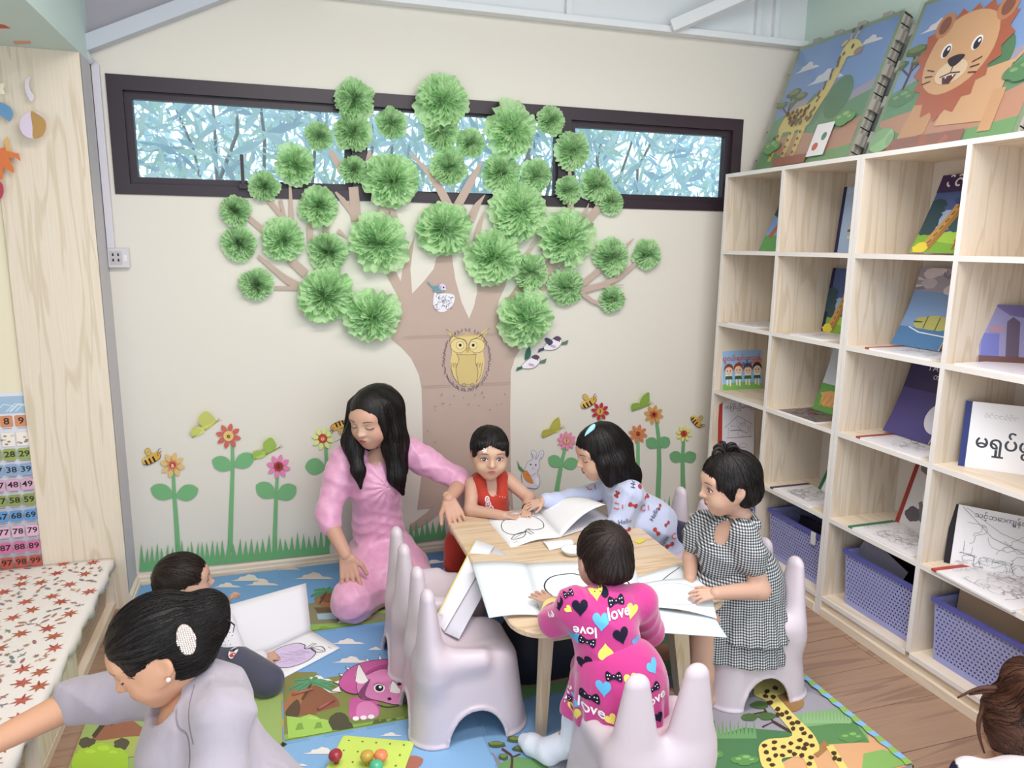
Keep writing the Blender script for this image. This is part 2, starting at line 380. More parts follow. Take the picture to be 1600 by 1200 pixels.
_o = n_.new('ShaderNodeOutputMaterial'); _t = n_.new('ShaderNodeBsdfTransparent'); _t.inputs[0].default_value = (0.93, 0.97, 0.98, 1); _g = n_.new('ShaderNodeBsdfGlossy'); _g.inputs['Roughness'].default_value = 0.02
_f = n_.new('ShaderNodeFresnel'); _f.inputs['IOR'].default_value = 1.3; _m = n_.new('ShaderNodeMixShader'); l_.new(_f.outputs[0], _m.inputs[0]); l_.new(_t.outputs[0], _m.inputs[1]); l_.new(_g.outputs[0], _m.inputs[2]); l_.new(_m.outputs[0], _o.inputs[0])
for i, (a, b) in enumerate(((WX0 + t, m1 - 0.028), (m1 + 0.028, m2 - 0.028), (m2 + 0.028, WX1 - t))):
    z0, z1 = WZ0 + t * .75, WZ1 - t; q = 0.026 if i != 1 else 0.008
    s = MB().box((a, 0.015, z0), (b, 0.05, z0 + q)).box((a, 0.015, z1 - q), (b, 0.05, z1)).box((a, 0.015, z0 + q), (a + q, 0.05, z1 - q)).box((b - q, 0.015, z0 + q), (b, 0.05, z1 - q)).build('sash', M_DARK, win)
    MB().box((a + q, 0.030, z0 + q), (b - q, 0.034, z1 - q)).build('pane', M_GLASS, s)
hp = at(380, 290, -0.02)
MB().box((hp.x - 0.016, -0.028, hp.z - 0.012), (hp.x + 0.016, -0.004, hp.z + 0.004), bev=0.002).box((hp.x - 0.006, -0.03, hp.z), (hp.x + 0.006, -0.016, hp.z + 0.115), bev=0.002).build('handle', M_DARK, win)
# ---------------------------------------------------------------- leafy shrubs outside
def foliage():
    rng = np.random.default_rng(7); V = []; F = []; C = []
    N = 23000
    for i in range(N):
        x = rng.uniform(-1.2, 6.6); y = rng.uniform(0.6, 3.0); z = rng.uniform(1.15, 3.3); p = np.array([x, y, z])
        L = rng.uniform(0.05, 0.19); w = L * rng.uniform(0.06, 0.14); a = rng.normal(0, 1, 3); a[2] = a[2] * 0.9 - 0.5; a[1] *= .5; a /= np.linalg.norm(a)
        s = np.cross(a, rng.normal(0, 1, 3) * np.array([.5, 1, .5])); s /= np.linalg.norm(s); n = np.cross(a, s); bend = rng.uniform(0, 0.25) * L
        k = len(V)
        for q, ww in ((0, 0.15), (0.35, 1), (0.7, 0.7), (1, 0.02)):
            c = p + a * L * q - n * bend * q * q; V += [c - s * w * ww, c + s * w * ww]
        F += [(k, k + 1, k + 3, k + 2), (k + 2, k + 3, k + 5, k + 4), (k + 4, k + 5, k + 7, k + 6)]
        C += [('#bcd2da', '#cbdfe4', '#adc1d1', '#c2d8ce', '#d6e5e4')[rng.integers(5)]] * 3
    mb = MB(); mb.add(V, F); mb.c = C
    m = vcol_mat('pale_leaf', 0.4, 0.4); n, l = nt(m); b = n['Principled BSDF']; tr = n.new('ShaderNodeBsdfTranslucent'); mx = n.new('ShaderNodeMixShader'); mx.inputs[0].default_value = 0.5
    at_ = [q for q in n if q.type == 'ATTRIBUTE'][0]; l.new(at_.outputs[0], tr.inputs[0]); l.new(b.outputs[0], mx.inputs[1]); l.new(tr.outputs[0], mx.inputs[2]); l.new(mx.outputs[0], n['Material Output'].inputs[0])
    o = mb.build('leafy_shrubs', m); tag(o, 'dense pale leafy shrubs outside beyond the long window', 'foliage', kind='stuff')
    st = MB()
    for i in range(26):
        x = rng.uniform(-1, 6); y = rng.uniform(1.0, 2.2); pts = [(x, y, -0.1)]
        for j in range(6): x += rng.normal(0.03, 0.12); pts.append((x, y + rng.normal(0, .05), 0.6 + j * 0.45))
        st.tube(pts, [0.02, 0.018, 0.015, 0.012, 0.010, 0.007, 0.004], 6)
    tag(st.build('shrub_stems', mat('grey_stem', '#8f8f8c', 0.8)), 'thin grey shrub stems among the leaves outside the window', 'stems', kind='stuff')
foliage()
tag(MB().box((-4, 0.2, -0.3), (8, 8, -0.1)).build('ground', mat('outdoor_ground', '#b9b9a6', 0.9)), kind='structure')
# ---------------------------------------------------------------- socket
sk = at(186, 403, -0.01); so = empty('wall_socket', (sk.x, 0, sk.z), 'grey three-pin wall socket at the end of the cable trunk', 'socket')
MB().box((sk.x - 0.036, -0.022, sk.z - 0.036), (sk.x + 0.036, -0.001, sk.z + 0.036), bev=0.003).build('socket_plate', mat('socket_plastic', '#cfc9cc', 0.4, 0.4), so)
a = Art(); a.poly(rrect(-0.03, -0.026, 0.012, 0.026, 0.003), '#bdb7ba')
for x, y in ((-0.018, 0.012), (0.0, 0.012), (-0.018, -0.008), (0.0, -0.008)): a.poly(rect(x - 0.003, y - 0.005, x + 0.003, y + 0.005), '#3a3234')
a.poly(rect(0.018, -0.012, 0.03, 0.012), '#e1dcde'); a.build('socket_holes', frame((sk.x, -0.0225, sk.z), (1, 0, 0), (0, 0, 1)), None, so)
# ================================================================ bookcases along the right wall
XS = 2.617; XB = 2.93
M_BACK = mat('bookcase_back', '#ded5d0', 0.6, 0.25)
ZB = [1.379, 1.052, 0.732, 0.397, 0.080]       # top faces of the boards
def bookcase(ys, label):
    """ys: outer faces of the side panels and one divider, from the back wall towards the camera"""
    y0, y1, y2 = ys; th = 0.0165
    o = empty('bookcase', ((XS + XB) / 2, (y0 + y2) / 2, 0), label, 'bookcase')
    def panel(name, a, b, m, band):
        p = box_part(name, a, b, m, o); MB().box(*band).build('edge_band', M_EDGE, p)
    for nm, a in (('side_panel', y0), ('side_panel', y2 + th), ('divider', y1)):
        panel(nm, (XS + 0.001, a - th, 0.0 if nm != 'divider' else ZB[4]), (XB, a, 1.699), M_PALE, ((XS - 0.0006, a - th, 0.0 if nm != 'divider' else ZB[4]), (XS + 0.001, a, 1.699)))
    panel('top_board', (XS + 0.001, y2, 1.699), (XB, y0, 1.715), M_PALEY, ((XS - 0.0008, y2, 1.699), (XS + 0.001, y0, 1.715)))
    for z in ZB:
        for a, b in ((y0 - th, y1), (y1 - th, y2 + th)):
            panel('shelf_board', (XS + 0.001, b, z - th), (XB, a, z), M_PALEY, ((XS - 0.0006, b, z - th), (XS + 0.001, a, z)))
    box_part('back_panel', (XB - 0.006, y2 + th, 0.05), (XB, y0 - th, 1.699), M_BACK, o)
    box_part('plinth', (XS + 0.012, y2 + th, 0.0), (XS + 0.026, y0 - th, ZB[4] - th), M_PALEY, o)
    box_part('foot_rail', (XS - 0.004, y2 + th, 0.0), (XS + 0.012, y0 - th, 0.034), M_PALEY, o, bev=0.002)
    return o
bookcase((-0.158, -0.549, -0.9715), 'tall pale wooden bookcase in the corner beside the window wall')
bookcase((-0.973, -1.390, -1.815), 'tall pale wooden bookcase nearer the camera holding landscape picture books')

# ---------------------------------------------------------------- baskets
M_BLUE = mat('blue_plastic', '#9c9fd2', 0.45, 0.4); M_RIM = mat('violet_blue_rim', '#5a5ba6', 0.4, 0.45)
def lattice(mb, p00, p10, p11, p01, nu, nv):
    p00, p10, p11, p01 = map(Vector, (p00, p10, p11, p01)); V = []; F = []
    for j in range(nv + 1):
        for i in range(nu + 1):
            a, b = i / nu, j / nv; V.append((p00 * (1 - a) + p10 * a) * (1 - b) + (p01 * (1 - a) + p11 * a) * b)
    for j in range(nv):
        for i in range(nu):
            if 1 < j < nv - 2 and 0 < i < nu - 1 and j % 2 and (i + j // 2) % 2: continue
            k = j * (nu + 1) + i; F.append((k, k + 1, k + nu + 2, k + nu + 1))
    mb.add(V, F)
def basket(name, c, dx, dy, h, m, mr, label, group, cell=0.0068, thick=0.002):
    """open perforated basket standing on c, longer along y"""
    o = empty(name, c, label, 'basket', group); mb = MB(); t = 0.012; x, y = dx / 2, dy / 2
    B = [(-x + t, -y + t, 0.002), (x - t, -y + t, 0.002), (x - t, y - t, 0.002), (-x + t, y - t, 0.002)]; T = [(-x, -y, h), (x, -y, h), (x, y, h), (-x, y, h)]
    for i in range(4):
        j = (i + 1) % 4; L = (dx, dy)[i % 2]; lattice(mb, B[i], B[j], T[j], T[i], max(4, int(L / cell)) | 1, int(h / cell))
    body = mb.build('basket_wall', m, o, local=True); md = body.modifiers.new('thickness', 'SOLIDIFY'); md.thickness = thick
    MB().box((-x + t, -y + t, 0), (x - t, y - t, 0.003)).build('base', m, o, local=True)
    r = MB(); w = 0.007
    for a, b in (((-x - w, -y - w), (x + w, -y + 0.002)), ((-x - w, y - 0.002), (x + w, y + w)), ((-x - w, -y + .002), (-x + 0.002, y - .002)), ((x - 0.002, -y + .002), (x + w, y - .002))):
        r.box((a[0], a[1], h - 0.013), (b[0], b[1], h + 0.002))
    r.build('rim', mr, o, local=True)
    return o
BG = 'blue perforated baskets in the bottom row of the bookcases'
bsk = []
for yc, w, lb in ((-0.362, 0.30, 'blue perforated basket in the bottom corner cell behind the person in gingham'), (-0.765, 0.33, 'blue perforated basket with a white clip, beside the person in gingham'), (-1.215, 0.335, 'blue perforated basket holding dark folders, middle of the bottom row'), (-1.612, 0.335, 'blue perforated basket heaped with papers, nearest the camera')):
    bsk.append(basket('storage_basket', (XS + 0.035 + 0.125, yc, ZB[4]), 0.25, w, 0.212, M_BLUE, M_RIM, lb, BG))
MB().box((-0.135, -0.13, 0.165), (-0.128, -0.105, 0.215), bev=0.002).build('white_clip', mat('white_clip', '#d9d8dc', 0.4), bsk[1], local=True)
def folder(name, c, size, rot, col, label, cat='folder'):
    x, y, z = size; m = mat('sheet_' + col, col, 0.35, 0.4)
    o = MB().box((-x / 2, -y / 2, 0), (x / 2, y / 2, z), bev=min(0.002, z * .3)).build(name, m); o.location = c; o.rotation_euler = rot; return tag(o, label, cat)
zf = ZB[4]
folder('plastic_folder', (2.76, -1.215, zf + 0.02), (0.012, 0.29, 0.215), (0, 0.25, 0), '#1d1a2c', 'black plastic folder leaning in the middle blue basket')
folder('plastic_folder', (2.80, -1.22, zf + 0.02), (0.012, 0.28, 0.235), (0, 0.12, 0), '#2a2440', 'dark violet plastic folder at the back of the middle blue basket')
folder('plastic_folder', (2.70, -1.10, zf + 0.06), (0.004, 0.20, 0.19), (0.35, 0.15, 0.1), '#8d8a9c', 'clear grey plastic sleeve sticking out of the middle blue basket', 'folder')
folder('plastic_folder', (2.78, -0.77, zf + 0.01), (0.02, 0.28, 0.17), (0, 0.1, 0), '#2c2a3a', 'dark folder inside the blue basket with the white clip')
for i, (dx, hz, cl, lb) in enumerate(((-0.05, 0.245, '#b79d86', 'brown card sheet standing at the front of the nearest basket'), (-0.02, 0.262, '#e4e2e6', 'crumpled white plastic bag of paper in the nearest basket'), (0.015, 0.262, '#c9b69f', 'tan card sheet standing behind the white bag in the nearest basket'), (0.05, 0.27, '#17131c', 'black glossy folder at the back of the nearest basket'))):
    folder('paper_stack', (2.777 + dx, -1.612, zf + 0.012), (0.016, 0.30, hz), (0, 0.06, 0), cl, lb, 'papers')

# ---------------------------------------------------------------- picture books
M_COVER = vcol_mat('glossy_cover', 0.3, 0.5)
INK = '#57535c'
def book(base, ang, w, h, art, label, spine=None, lean=0.22, th=0.006, curve=0.0, page='#ece8ea', cover_w=1.0):
    """stands on its lower edge; base = lower spine-side corner, ang = direction of the lower edge, leaning back"""
    o = empty('picture_book', base, label, 'book'); a = Vector((math.cos(ang), math.sin(ang), 0)); n0 = Vector((a.y, -a.x, 0))     # n0: towards the reader
    u = Vector((0, 0, 1)) * math.cos(lean) - n0 * math.sin(lean); n = (n0 * math.cos(lean) + Vector((0, 0, 1)) * math.sin(lean))
    B = Vector(base) + n0 * 0.0
    def fn(x, y, hh):
        c = curve * (1 - y / h) ** 2 if curve else 0
        return B + a * x + u * y + n * (hh + c)
    N = 8 if curve else 1; V = []; F = []
    for j in range(N + 1):
        y = h * j / N; V += [fn(0, y, 0), fn(w, y, 0), fn(w, y, -th), fn(0, y, -th)]
    for j in range(N):
        k = 4 * j; F += [(k, k + 1, k + 5, k + 4), (k + 1, k + 2, k + 6, k + 5), (k + 2, k + 3, k + 7, k + 6), (k + 3, k, k + 4, k + 7)]
    F += [(3, 2, 1, 0), (4 * N, 4 * N + 1, 4 * N + 2, 4 * N + 3)]
    MB().add(V, F, page).build('pages', M_PRINT, o)
    if curve:                    # cut the print into strips so that it follows the bend
        A2 = Art()
        for v, f, c in art.L:
            for j in range(N):
                vv, ff = clip_layer(v, f, (0, h * j / N, w, h * (j + 1) / N))
                if vv: A2.L.append((vv, ff, c))
        A2.build('cover', fn, M_COVER, o, dz=0.00003)
    else: art.build('cover', fn, M_COVER, o, clip=(0, 0, w, h))
    if spine: MB().add([fn(-0.001, 0, -th - .0005), fn(-0.001, h, -th - .0005), fn(-0.001, h, .0008), fn(-0.001, 0, .0008), fn(0.017, 0, .0008), fn(0.017, h, .0008)], [(0, 1, 2, 3), (3, 2, 5, 4)], spine).build('spine_tape', M_PRINT, o)
    return o
def scribble(a, rng, x0, y0, x1, y1, n, w=0.0009, col=INK, seg=9, amp=0.018):
    for _ in range(n):
        x, y = rng.uniform(x0, x1), rng.uniform(y0, y1); d = rng.uniform(0, 2 * PI); P = [(x, y)]
        for k in range(seg):
            d += rng.uniform(-1.1, 1.1); x = min(max(x + math.cos(d) * amp * .6, x0), x1); y = min(max(y + math.sin(d) * amp * .6, y0), y1); P.append((x, y))
        a.stroke(P, w, col)
def lettering(a, rng, x, y, n, s, col=INK, w=0.0012):    # rounded Burmese-looking strokes for titles too small to read
    for k in range(n):
        cx = x + k * s * 1.15; a.stroke(ell(cx, y, s * .45, s * .45, 10, 0, rng.uniform(-.6, .6), rng.uniform(4.6, 5.8)), w, col)
        if rng.random() < .5: a.stroke([(cx - s * .3, y + s * .75), (cx, y + s * .95), (cx + s * .3, y + s * .7)], w, col)
        if rng.random() < .35: a.stroke([(cx + s * .4, y), (cx + s * .5, y - s * .8), (cx + s * .1, y - s * .9)], w, col)
def tree_cover(w, h, sky='#4a5f95', top=None, deer=True):
    a = Art(); g = random.Random(3); a.poly(rect(0, 0, w, h), sky); a.poly(rect(0, h * .30, w, h * .55), '#9fb4dc'); a.poly(ell(w * .8, h * .58, w * .3, h * .13), '#e4e4f2')
    a.poly(rect(0, 0, w, h * .26), '#7fb23f'); a.poly(ell(w * .9, h * .2, w * .6, h * .09), '#a5cd4e')
    for k in range(5): a.poly(blob(w * .12, h * (.3 + .08 * k), w * .17, h * .08, g), '#2c4a55')
    for k in range(4): a.poly(blob(w * .62, h * (.33 + .07 * k), w * .12, h * .06, g), '#355763')
    a.poly([(w * .12, h * .05), (w * .34, h * .03), (w * .60, h * .50), (w * .70, h * .82), (w * .52, h * .82), (w * .42, h * .52)], '#c79a56')
    a.poly([(w * .25, h * .04), (w * .34, h * .03), (w * .60, h * .50), (w * .70, h * .82), (w * .63, h * .82), (w * .52, h * .5)], '#a87a40')
    for k in range(6): a.stroke([(w * (.26 + .05 * k), h * (.12 + .09 * k)), (w * (.30 + .05 * k), h * (.17 + .09 * k))], w * .02, '#5b3d20')
    a.poly(blob(w * .16, h * .06, w * .14, h * .07, g), '#e6d64a')
    a.poly(blob(w * .55, h * .66, w * .15, h * .05, g), '#3d4f86'); a.stroke([(w * .6, h * .62), (w * .75, h * .57), (w * .8, h * .62)], w * .03, '#3d4f86')
    if deer:
        a.poly(ell(w * .86, h * .16, w * .14, h * .05), '#b5522f')
        for k in (.76, .82, .9, .97): a.stroke([(w * k, h * .15), (w * (k - .01), h * .04)], w * .025, '#b5522f')
    if top: a.poly(rect(0, h * .78, w, h), top); lettering(a, g, w * .2, h * .9, 4, w * .13, '#f1e6ea', w * .03); a.stroke([(w * .7, h * .78), (w, h * .74)], w * .03, '#2a2030')
    return a
g = random.Random(11)
A90 = -PI / 2
def cell(r): return ZB[r]
# row 0
a = Art(); a.poly(rect(0, 0, .2, .25), '#7aa0d8').poly(rect(0, 0, .2, .075), '#5ba35a').poly(blob(.06, .2, .08, .05, g), '#3b4d33').poly([(.02, .07), (.05, .06), (.075, .13), (.09, .2), (.06, .2), (.045, .12)], '#b5664a').poly(ell(.12, .1, .05, .03), '#8b86c8')
book((2.755, -0.245, cell(0)), A90, .19, .235, a, 'green and blue tree picture book leaning in the top corner cell', lean=.42, th=.008)
a = Art(); a.poly(rect(0, 0, .21, .27), '#a9c2e6').poly([(.06, .09), (.12, .09), (.108, .17), (.09, .19), (.072, .17)], '#c8c8d2').poly(rect(.056, .082, .124, .092), '#8c5a3c').stroke([(.09, .19), (.09, .225), (.12, .23)], .006, '#6b6b78').poly(rect(.06, .055, .12, .066), '#e5dfc8')
lettering(a, g, .03, .245, 8, .014, '#f4f6fa')
book((2.868, -0.595, cell(0)), A90, .2, .262, a, 'light blue picture book with a bell and navy spine, top row', '#2b2a55', lean=.08)
book((2.80, -1.062, cell(0)), A90, .22, .285, tree_cover(.22, .285, top='#3d2a5c'), 'purple picture book with a leaning tree and red deer, top row', lean=.34, curve=.02)
a = Art(); a.poly(rect(0, 0, .2, .2), '#e8e6ea'); book((2.80, -1.72, cell(0)), A90, .09, .2, a, 'white picture book at the right edge of the top row', lean=.3)
# row 1
a = Art(); a.poly(rect(0, 0, .2, .26), '#dfe3ee').poly(rect(0, 0, .2, .07), '#7fa6cf'); book((2.84, -0.487, cell(1)), A90, .055, .25, a, 'white and blue picture book edge in the second row beside the wall', lean=.25)
book((2.852, -0.580, cell(1)), A90, .2, .265, tree_cover(.2, .265, deer=False), 'dark picture book with a brown tree trunk, second row', '#232447', lean=.12)
a = Art(); a.poly(rect(0, 0, .21, .30), '#7f9fce').poly(rect(0, .19, .21, .30), '#a49cae')
for k in range(9): a.poly(blob(g.uniform(0, .2), g.uniform(.2, .29), .03, .018, g), g.choice(['#8b8298', '#c3bac6', '#d6cdd6']))
a.poly(rect(0, .0, .21, .07), '#4c7cae').poly([(.05, .085), (.075, .065), (.15, .06), (.2, .08), (.2, .115), (.13, .12), (.06, .105)], '#b9b66a').stroke([(.05, .09), (.11, .095), (.2, .1)], .006, '#3f5a34').stroke([(.1, .07), (.1, .115)], .004, '#3f5a34').stroke([(.15, .065), (.15, .115)], .004, '#3f5a34').stroke([(.04, .07), (.09, .055), (.2, .05)], .004, '#dfe8f2')
lettering(a, g, .1, .275, 5, .014, '#efe9ef')
book((2.825, -1.030, cell(1)), A90, .2, .285, a, 'blue picture book with a yellow boat and cloudy sky, second row', lean=.18, curve=.05)
a = Art(); W, Hh = .27, .19; a.poly(rect(0, 0, W, Hh), '#8d8bb6').poly(rect(W * .5, Hh * .6, W, Hh), '#bcd6ea').poly([(W * .1, Hh), (W * .45, Hh), (W * .68, Hh * .72), (W * .3, Hh * .8)], '#6d6396').poly(rect(0, 0, W, Hh * .13), '#6a4a4a').poly(rect(W * .02, Hh * .13, W * .2, Hh * .5), '#6f72b8').poly([(W * .27, Hh * .13), (W * .27, Hh * .7), (W * .33, Hh * .78), (W * .40, Hh * .7), (W * .40, Hh * .13)], '#5f5268').poly(rect(W * .1, Hh * .52, W * .25, Hh * .62), '#a58494')
a.poly([(W * .46, Hh * .14), (W * .58, Hh * .14), (W * .6, Hh * .34), (W * .46, Hh * .34)], '#b03f35').poly([(W * .44, Hh * .34), (W * .62, Hh * .32), (W * .57, Hh * .58), (W * .46, Hh * .56)], '#d08cae').poly(ell(W * .48, Hh * .62, W * .04, Hh * .06), '#e6c3a8').poly(ell(W * .49, Hh * .66, W * .045, Hh * .04), '#3c2730').poly(blob(W * .7, Hh * .5, W * .08, Hh * .1, g), '#54624a').poly(ell(W * .75, Hh * .3, W * .12, Hh * .2), '#b89a92')
lettering(a, g, W * .68, Hh * .84, 6, .016, '#f0f4f8')
book((2.735, -1.418, cell(1)), math.atan2(-.077, .11), .17, .185, a, 'landscape picture book of a woman in a red skirt by a doorway', lean=.25)
# row 2
a = Art(); W, Hh = .215, .185; a.poly(rect(0, 0, W, Hh), '#9cc3ec').poly(ell(W * .5, 0, W * .7, Hh * .2), '#86bb62').poly([(W * .7, Hh * .72), (W, Hh * .78), (W, Hh * .66), (W * .74, Hh * .66)], '#d98a6e').poly(rect(W * .76, Hh * .4, W, Hh * .66), '#c6d5ea')
for k, hc in enumerate(('#8a4a3c', '#9a4a34', '#7a4438', '#3a2c34')):
    x = W * (.16 + .235 * k); y = Hh * (.50 + .02 * (k % 2)); a.poly(rect(x - .012, .022, x - .004, .05), '#f3ede8').poly(rect(x + .004, .018, x + .012, .05), '#f3ede8').poly([(x - .020, .05), (x + .020, .05), (x + .016, .068), (x - .016, .068)], '#3f6a45').poly([(x - .018, .066), (x + .018, .066), (x + .012, .088), (x - .012, .088)], '#f6f4f6')
    a.poly(ell(x, y + .006, .025, .026), hc).poly(ell(x, y - .004, .021, .02), '#f2d2bc').poly(ell(x - .008, y - .003, .0025, .004), '#2b2024').poly(ell(x + .008, y - .003, .0025, .004), '#2b2024').stroke([(x - .006, y - .013), (x, y - .016), (x + .006, y - .013)], .0014, '#b4524a')
a.text('သူငယ်ချင်းအသစ်', W * .45, Hh * .80, .028, '#d8502e', bold=.01).text('ရရှိမှု', W * .6, Hh * .665, .026, '#2d4a80', bold=.01)
book((2.648, -0.196, cell(2)), -0.02, W, Hh, a, 'square blue picture book with four cartoon children under Burmese lettering', lean=.12)
a = Art(); a.poly(rect(0, 0, .2, .28), '#cfd6e6').poly(rect(0, 0, .2, .115), '#5f9c4a').poly(blob(.09, .06, .075, .035, g), '#d9a266')
for k in range(4): a.stroke([(.03 + .03 * k, .02), (.05 + .03 * k, .07)], .006, '#c98a4c')
lettering(a, g, .05, .24, 5, .018, '#8c8a9c'); lettering(a, g, .05, .19, 5, .016, '#8c6a7c')
book((2.805, -0.656, cell(2)), A90, .2, .29, a, 'white picture book with green grass and orange animal, third row', lean=.2, curve=.03)
a = Art(); W, Hh = .2, .30; a.poly(rect(0, 0, W, Hh), '#4a417e').poly(rect(0, Hh * .55, W, Hh), '#342c5a').poly(ell(W * .98, Hh * .3, W * .28, W * .28, 28), '#d8d2e2').text('TAUN', W * .62, Hh * .86, .036, '#e6e0ea').text('တောင်', W * .74, Hh * .76, .028, '#e6e0ea')
book((2.816, -1.044, cell(2)), A90, W, Hh, a, 'dark violet book titled TAUN with a pale moon, third row', lean=.2, curve=.05)
a = Art(); W, Hh = .29, .205; a.poly(rect(0, 0, W, Hh), '#efecf2').text('မရှုပ်ပွ', W * .38, Hh * .40, .055, '#26222a', bold=.015); lettering(a, g, W * .2, Hh * .80, 7, .011, '#8d8992', .0008)
scribble(a, g, W * .55, Hh * .2, W * .95, Hh * .85, 14, .001, '#8d8992')
book((2.683, -1.440, cell(2)), math.atan2(-.133, .113), .25, Hh, a, 'white landscape book with bold Burmese title and blue spine, third row', '#2f3a75', lean=.2)
# row 3
def bw(W, Hh, seed, n=26, ttl=True):
    a = Art(); q = random.Random(seed); a.poly(rect(0, 0, W, Hh), '#ece9ee'); scribble(a, q, W * .16, Hh * .18, W * .92, Hh * .72, n)
    if ttl: lettering(a, q, W * .22, Hh * .87, 9, W * .06, INK, .0011)
    return a
a = Art(); W, Hh = .2, .29; a.poly(rect(0, 0, W, Hh), '#e3dfe8').text('ကြက်ညိုမကြီး', W * .52, Hh * .85, .025, '#3d3840')
a.stroke([(.03, .15), (.10, .205), (.18, .16)], .002, INK).stroke([(.05, .15), (.05, .10), (.17, .10), (.17, .155)], .0015, INK).stroke([(.04, .10), (.18, .10)], .002, INK).stroke([(.06, .135), (.12, .135)], .003, INK); scribble(a, g, .1, .1, .16, .15, 5); scribble(a, g, .06, .155, .14, .19, 6, .0007); a.stroke(ell(.13, .06, .02, .012), .0012, INK)
book((2.650, -0.200, cell(3)), -0.05, .19, .285, a, 'white book with red spine and a drawn hut, behind the person in gingham', '#b03a32', lean=.1)
book((2.80, -0.704, cell(3)), A90, .2, .24, bw(.2, .24, 5), 'green spined book leaning in the fourth row', '#2f6a4e', lean=.45)
a = Art(); W, Hh = .2, .28; a.poly(rect(0, 0, W, Hh), '#d6d2d8').poly(blob(.12, .23, .09, .05, g), '#77727a').poly(blob(.13, .08, .06, .05, g), '#6f6a72').poly(blob(.06, .05, .03, .03, g), '#55505a').poly(ell(.11, .14, .04, .055), '#e9e6ea').poly(ell(.11, .13, .024, .034), '#c9c5cc')
book((2.835, -1.083, cell(3)), A90, W, .275, a, 'black and white picture book with red spine, fourth row', '#9c3a35', lean=.3)
a = bw(.30, .2, 9, 14, False); a.text('သင်္ဘောကျွန်းမြဲ့ မမမေ', .17, .172, .021, '#3d3840'); a.stroke([(.03, .19), (.12, .11), (.3, .05)], .0012, INK).stroke([(.04, .19), (.14, .13), (.3, .09)], .0009, INK)
for k in range(5): scribble(a, g, .03 + .05 * k, .01, .08 + .05 * k, .045, 7, .0009, INK, 7, .012)
book((2.700, -1.420, cell(3)), math.atan2(-.17, .12), .27, .195, a, 'white landscape line-drawing book with black spine, fourth row', '#1f1a22', lean=.2)
# books lying flat at the front of the boards
def flat_book(c, ang, W, Hh, art, label, spine=None, th=0.006, tilt=0.0):
    a = Vector((math.cos(ang), math.sin(ang), 0)); b = Vector((-a.y, a.x, 0)); n = Vector((0, 0, 1)); o = empty('picture_book', c, label, 'book'); B = Vector(c)
    MB().prism(rect(0, 0, W, Hh), B, a, b, n * th, '#ece9ee').build('pages', M_PRINT, o)
    fn = lambda x, y, h: B + a * x + b * y + n * (th + h)
    art.build('cover', fn, M_COVER, o, clip=(0, 0, W, Hh))
    if spine: MB().prism(rect(-0.001, Hh - 0.018, W + .001, Hh + 0.001), B + n * -.0003, a, b, n * (th + 0.001), spine).build('spine_tape', M_PRINT, o)
    return o
flat_book((XS + .004, -0.44, cell(1)), 0, .2, .20, bw(.2, .2, 31), 'pale line-drawing book lying flat in the second row beside the wall')
flat_book((XS + .006, -0.86, cell(1)), 0, .19, .19, bw(.19, .19, 32), 'pale line-drawing book lying flat in front of the dark tree book')
flat_book((XS + .004, -1.345, cell(1)), 0, .2, .27, bw(.2, .27, 33), 'white line-drawing book with red edge lying before the boat book', '#a85048')
a = Art(); a.poly(rect(0, 0, .3, .3), '#e9e6ee'); flat_book((XS + .01, -1.70, cell(1)), 0, .21, .27, a, 'plain white book lying flat before the red skirt picture book')
a = Art(); a.poly(rect(0, 0, .2, .25), '#6f6468'); scribble(a, g, .02, .02, .16, .22, 14, .003, '#3f363c'); scribble(a, g, .02, .02, .16, .22, 12, .003, '#a89aa0'); a.poly(ell(.1, .14, .02, .02), '#8e3b4a')
flat_book((XS + .004, -0.865, cell(2)), 0, .18, .23, a, 'dark grey photo book lying flat in the third row')
flat_book((XS + .003, -1.352, cell(2)), 0, .19, .275, bw(.19, .275, 34), 'white line-drawing book with red spine lying before the TAUN book', '#a2474a')
flat_book((XS + .003, -0.872, cell(3)), 0, .19, .24, bw(.19, .24, 35, 60), 'grey line-drawing book with dark spine lying in the fourth row', '#3c3a55')
flat_book((XS + .002, -1.365, cell(3)), 0, .2, .28, bw(.2, .28, 36, 40), 'white line-drawing book with green spine lying in the fourth row', '#3d7a58')
flat_book((XS - .02, -1.735, cell(3)), -.05, .24, .28, bw(.24, .28, 37, 36), 'white line-drawing book with red spine overhanging the fourth shelf', '#b5483f')

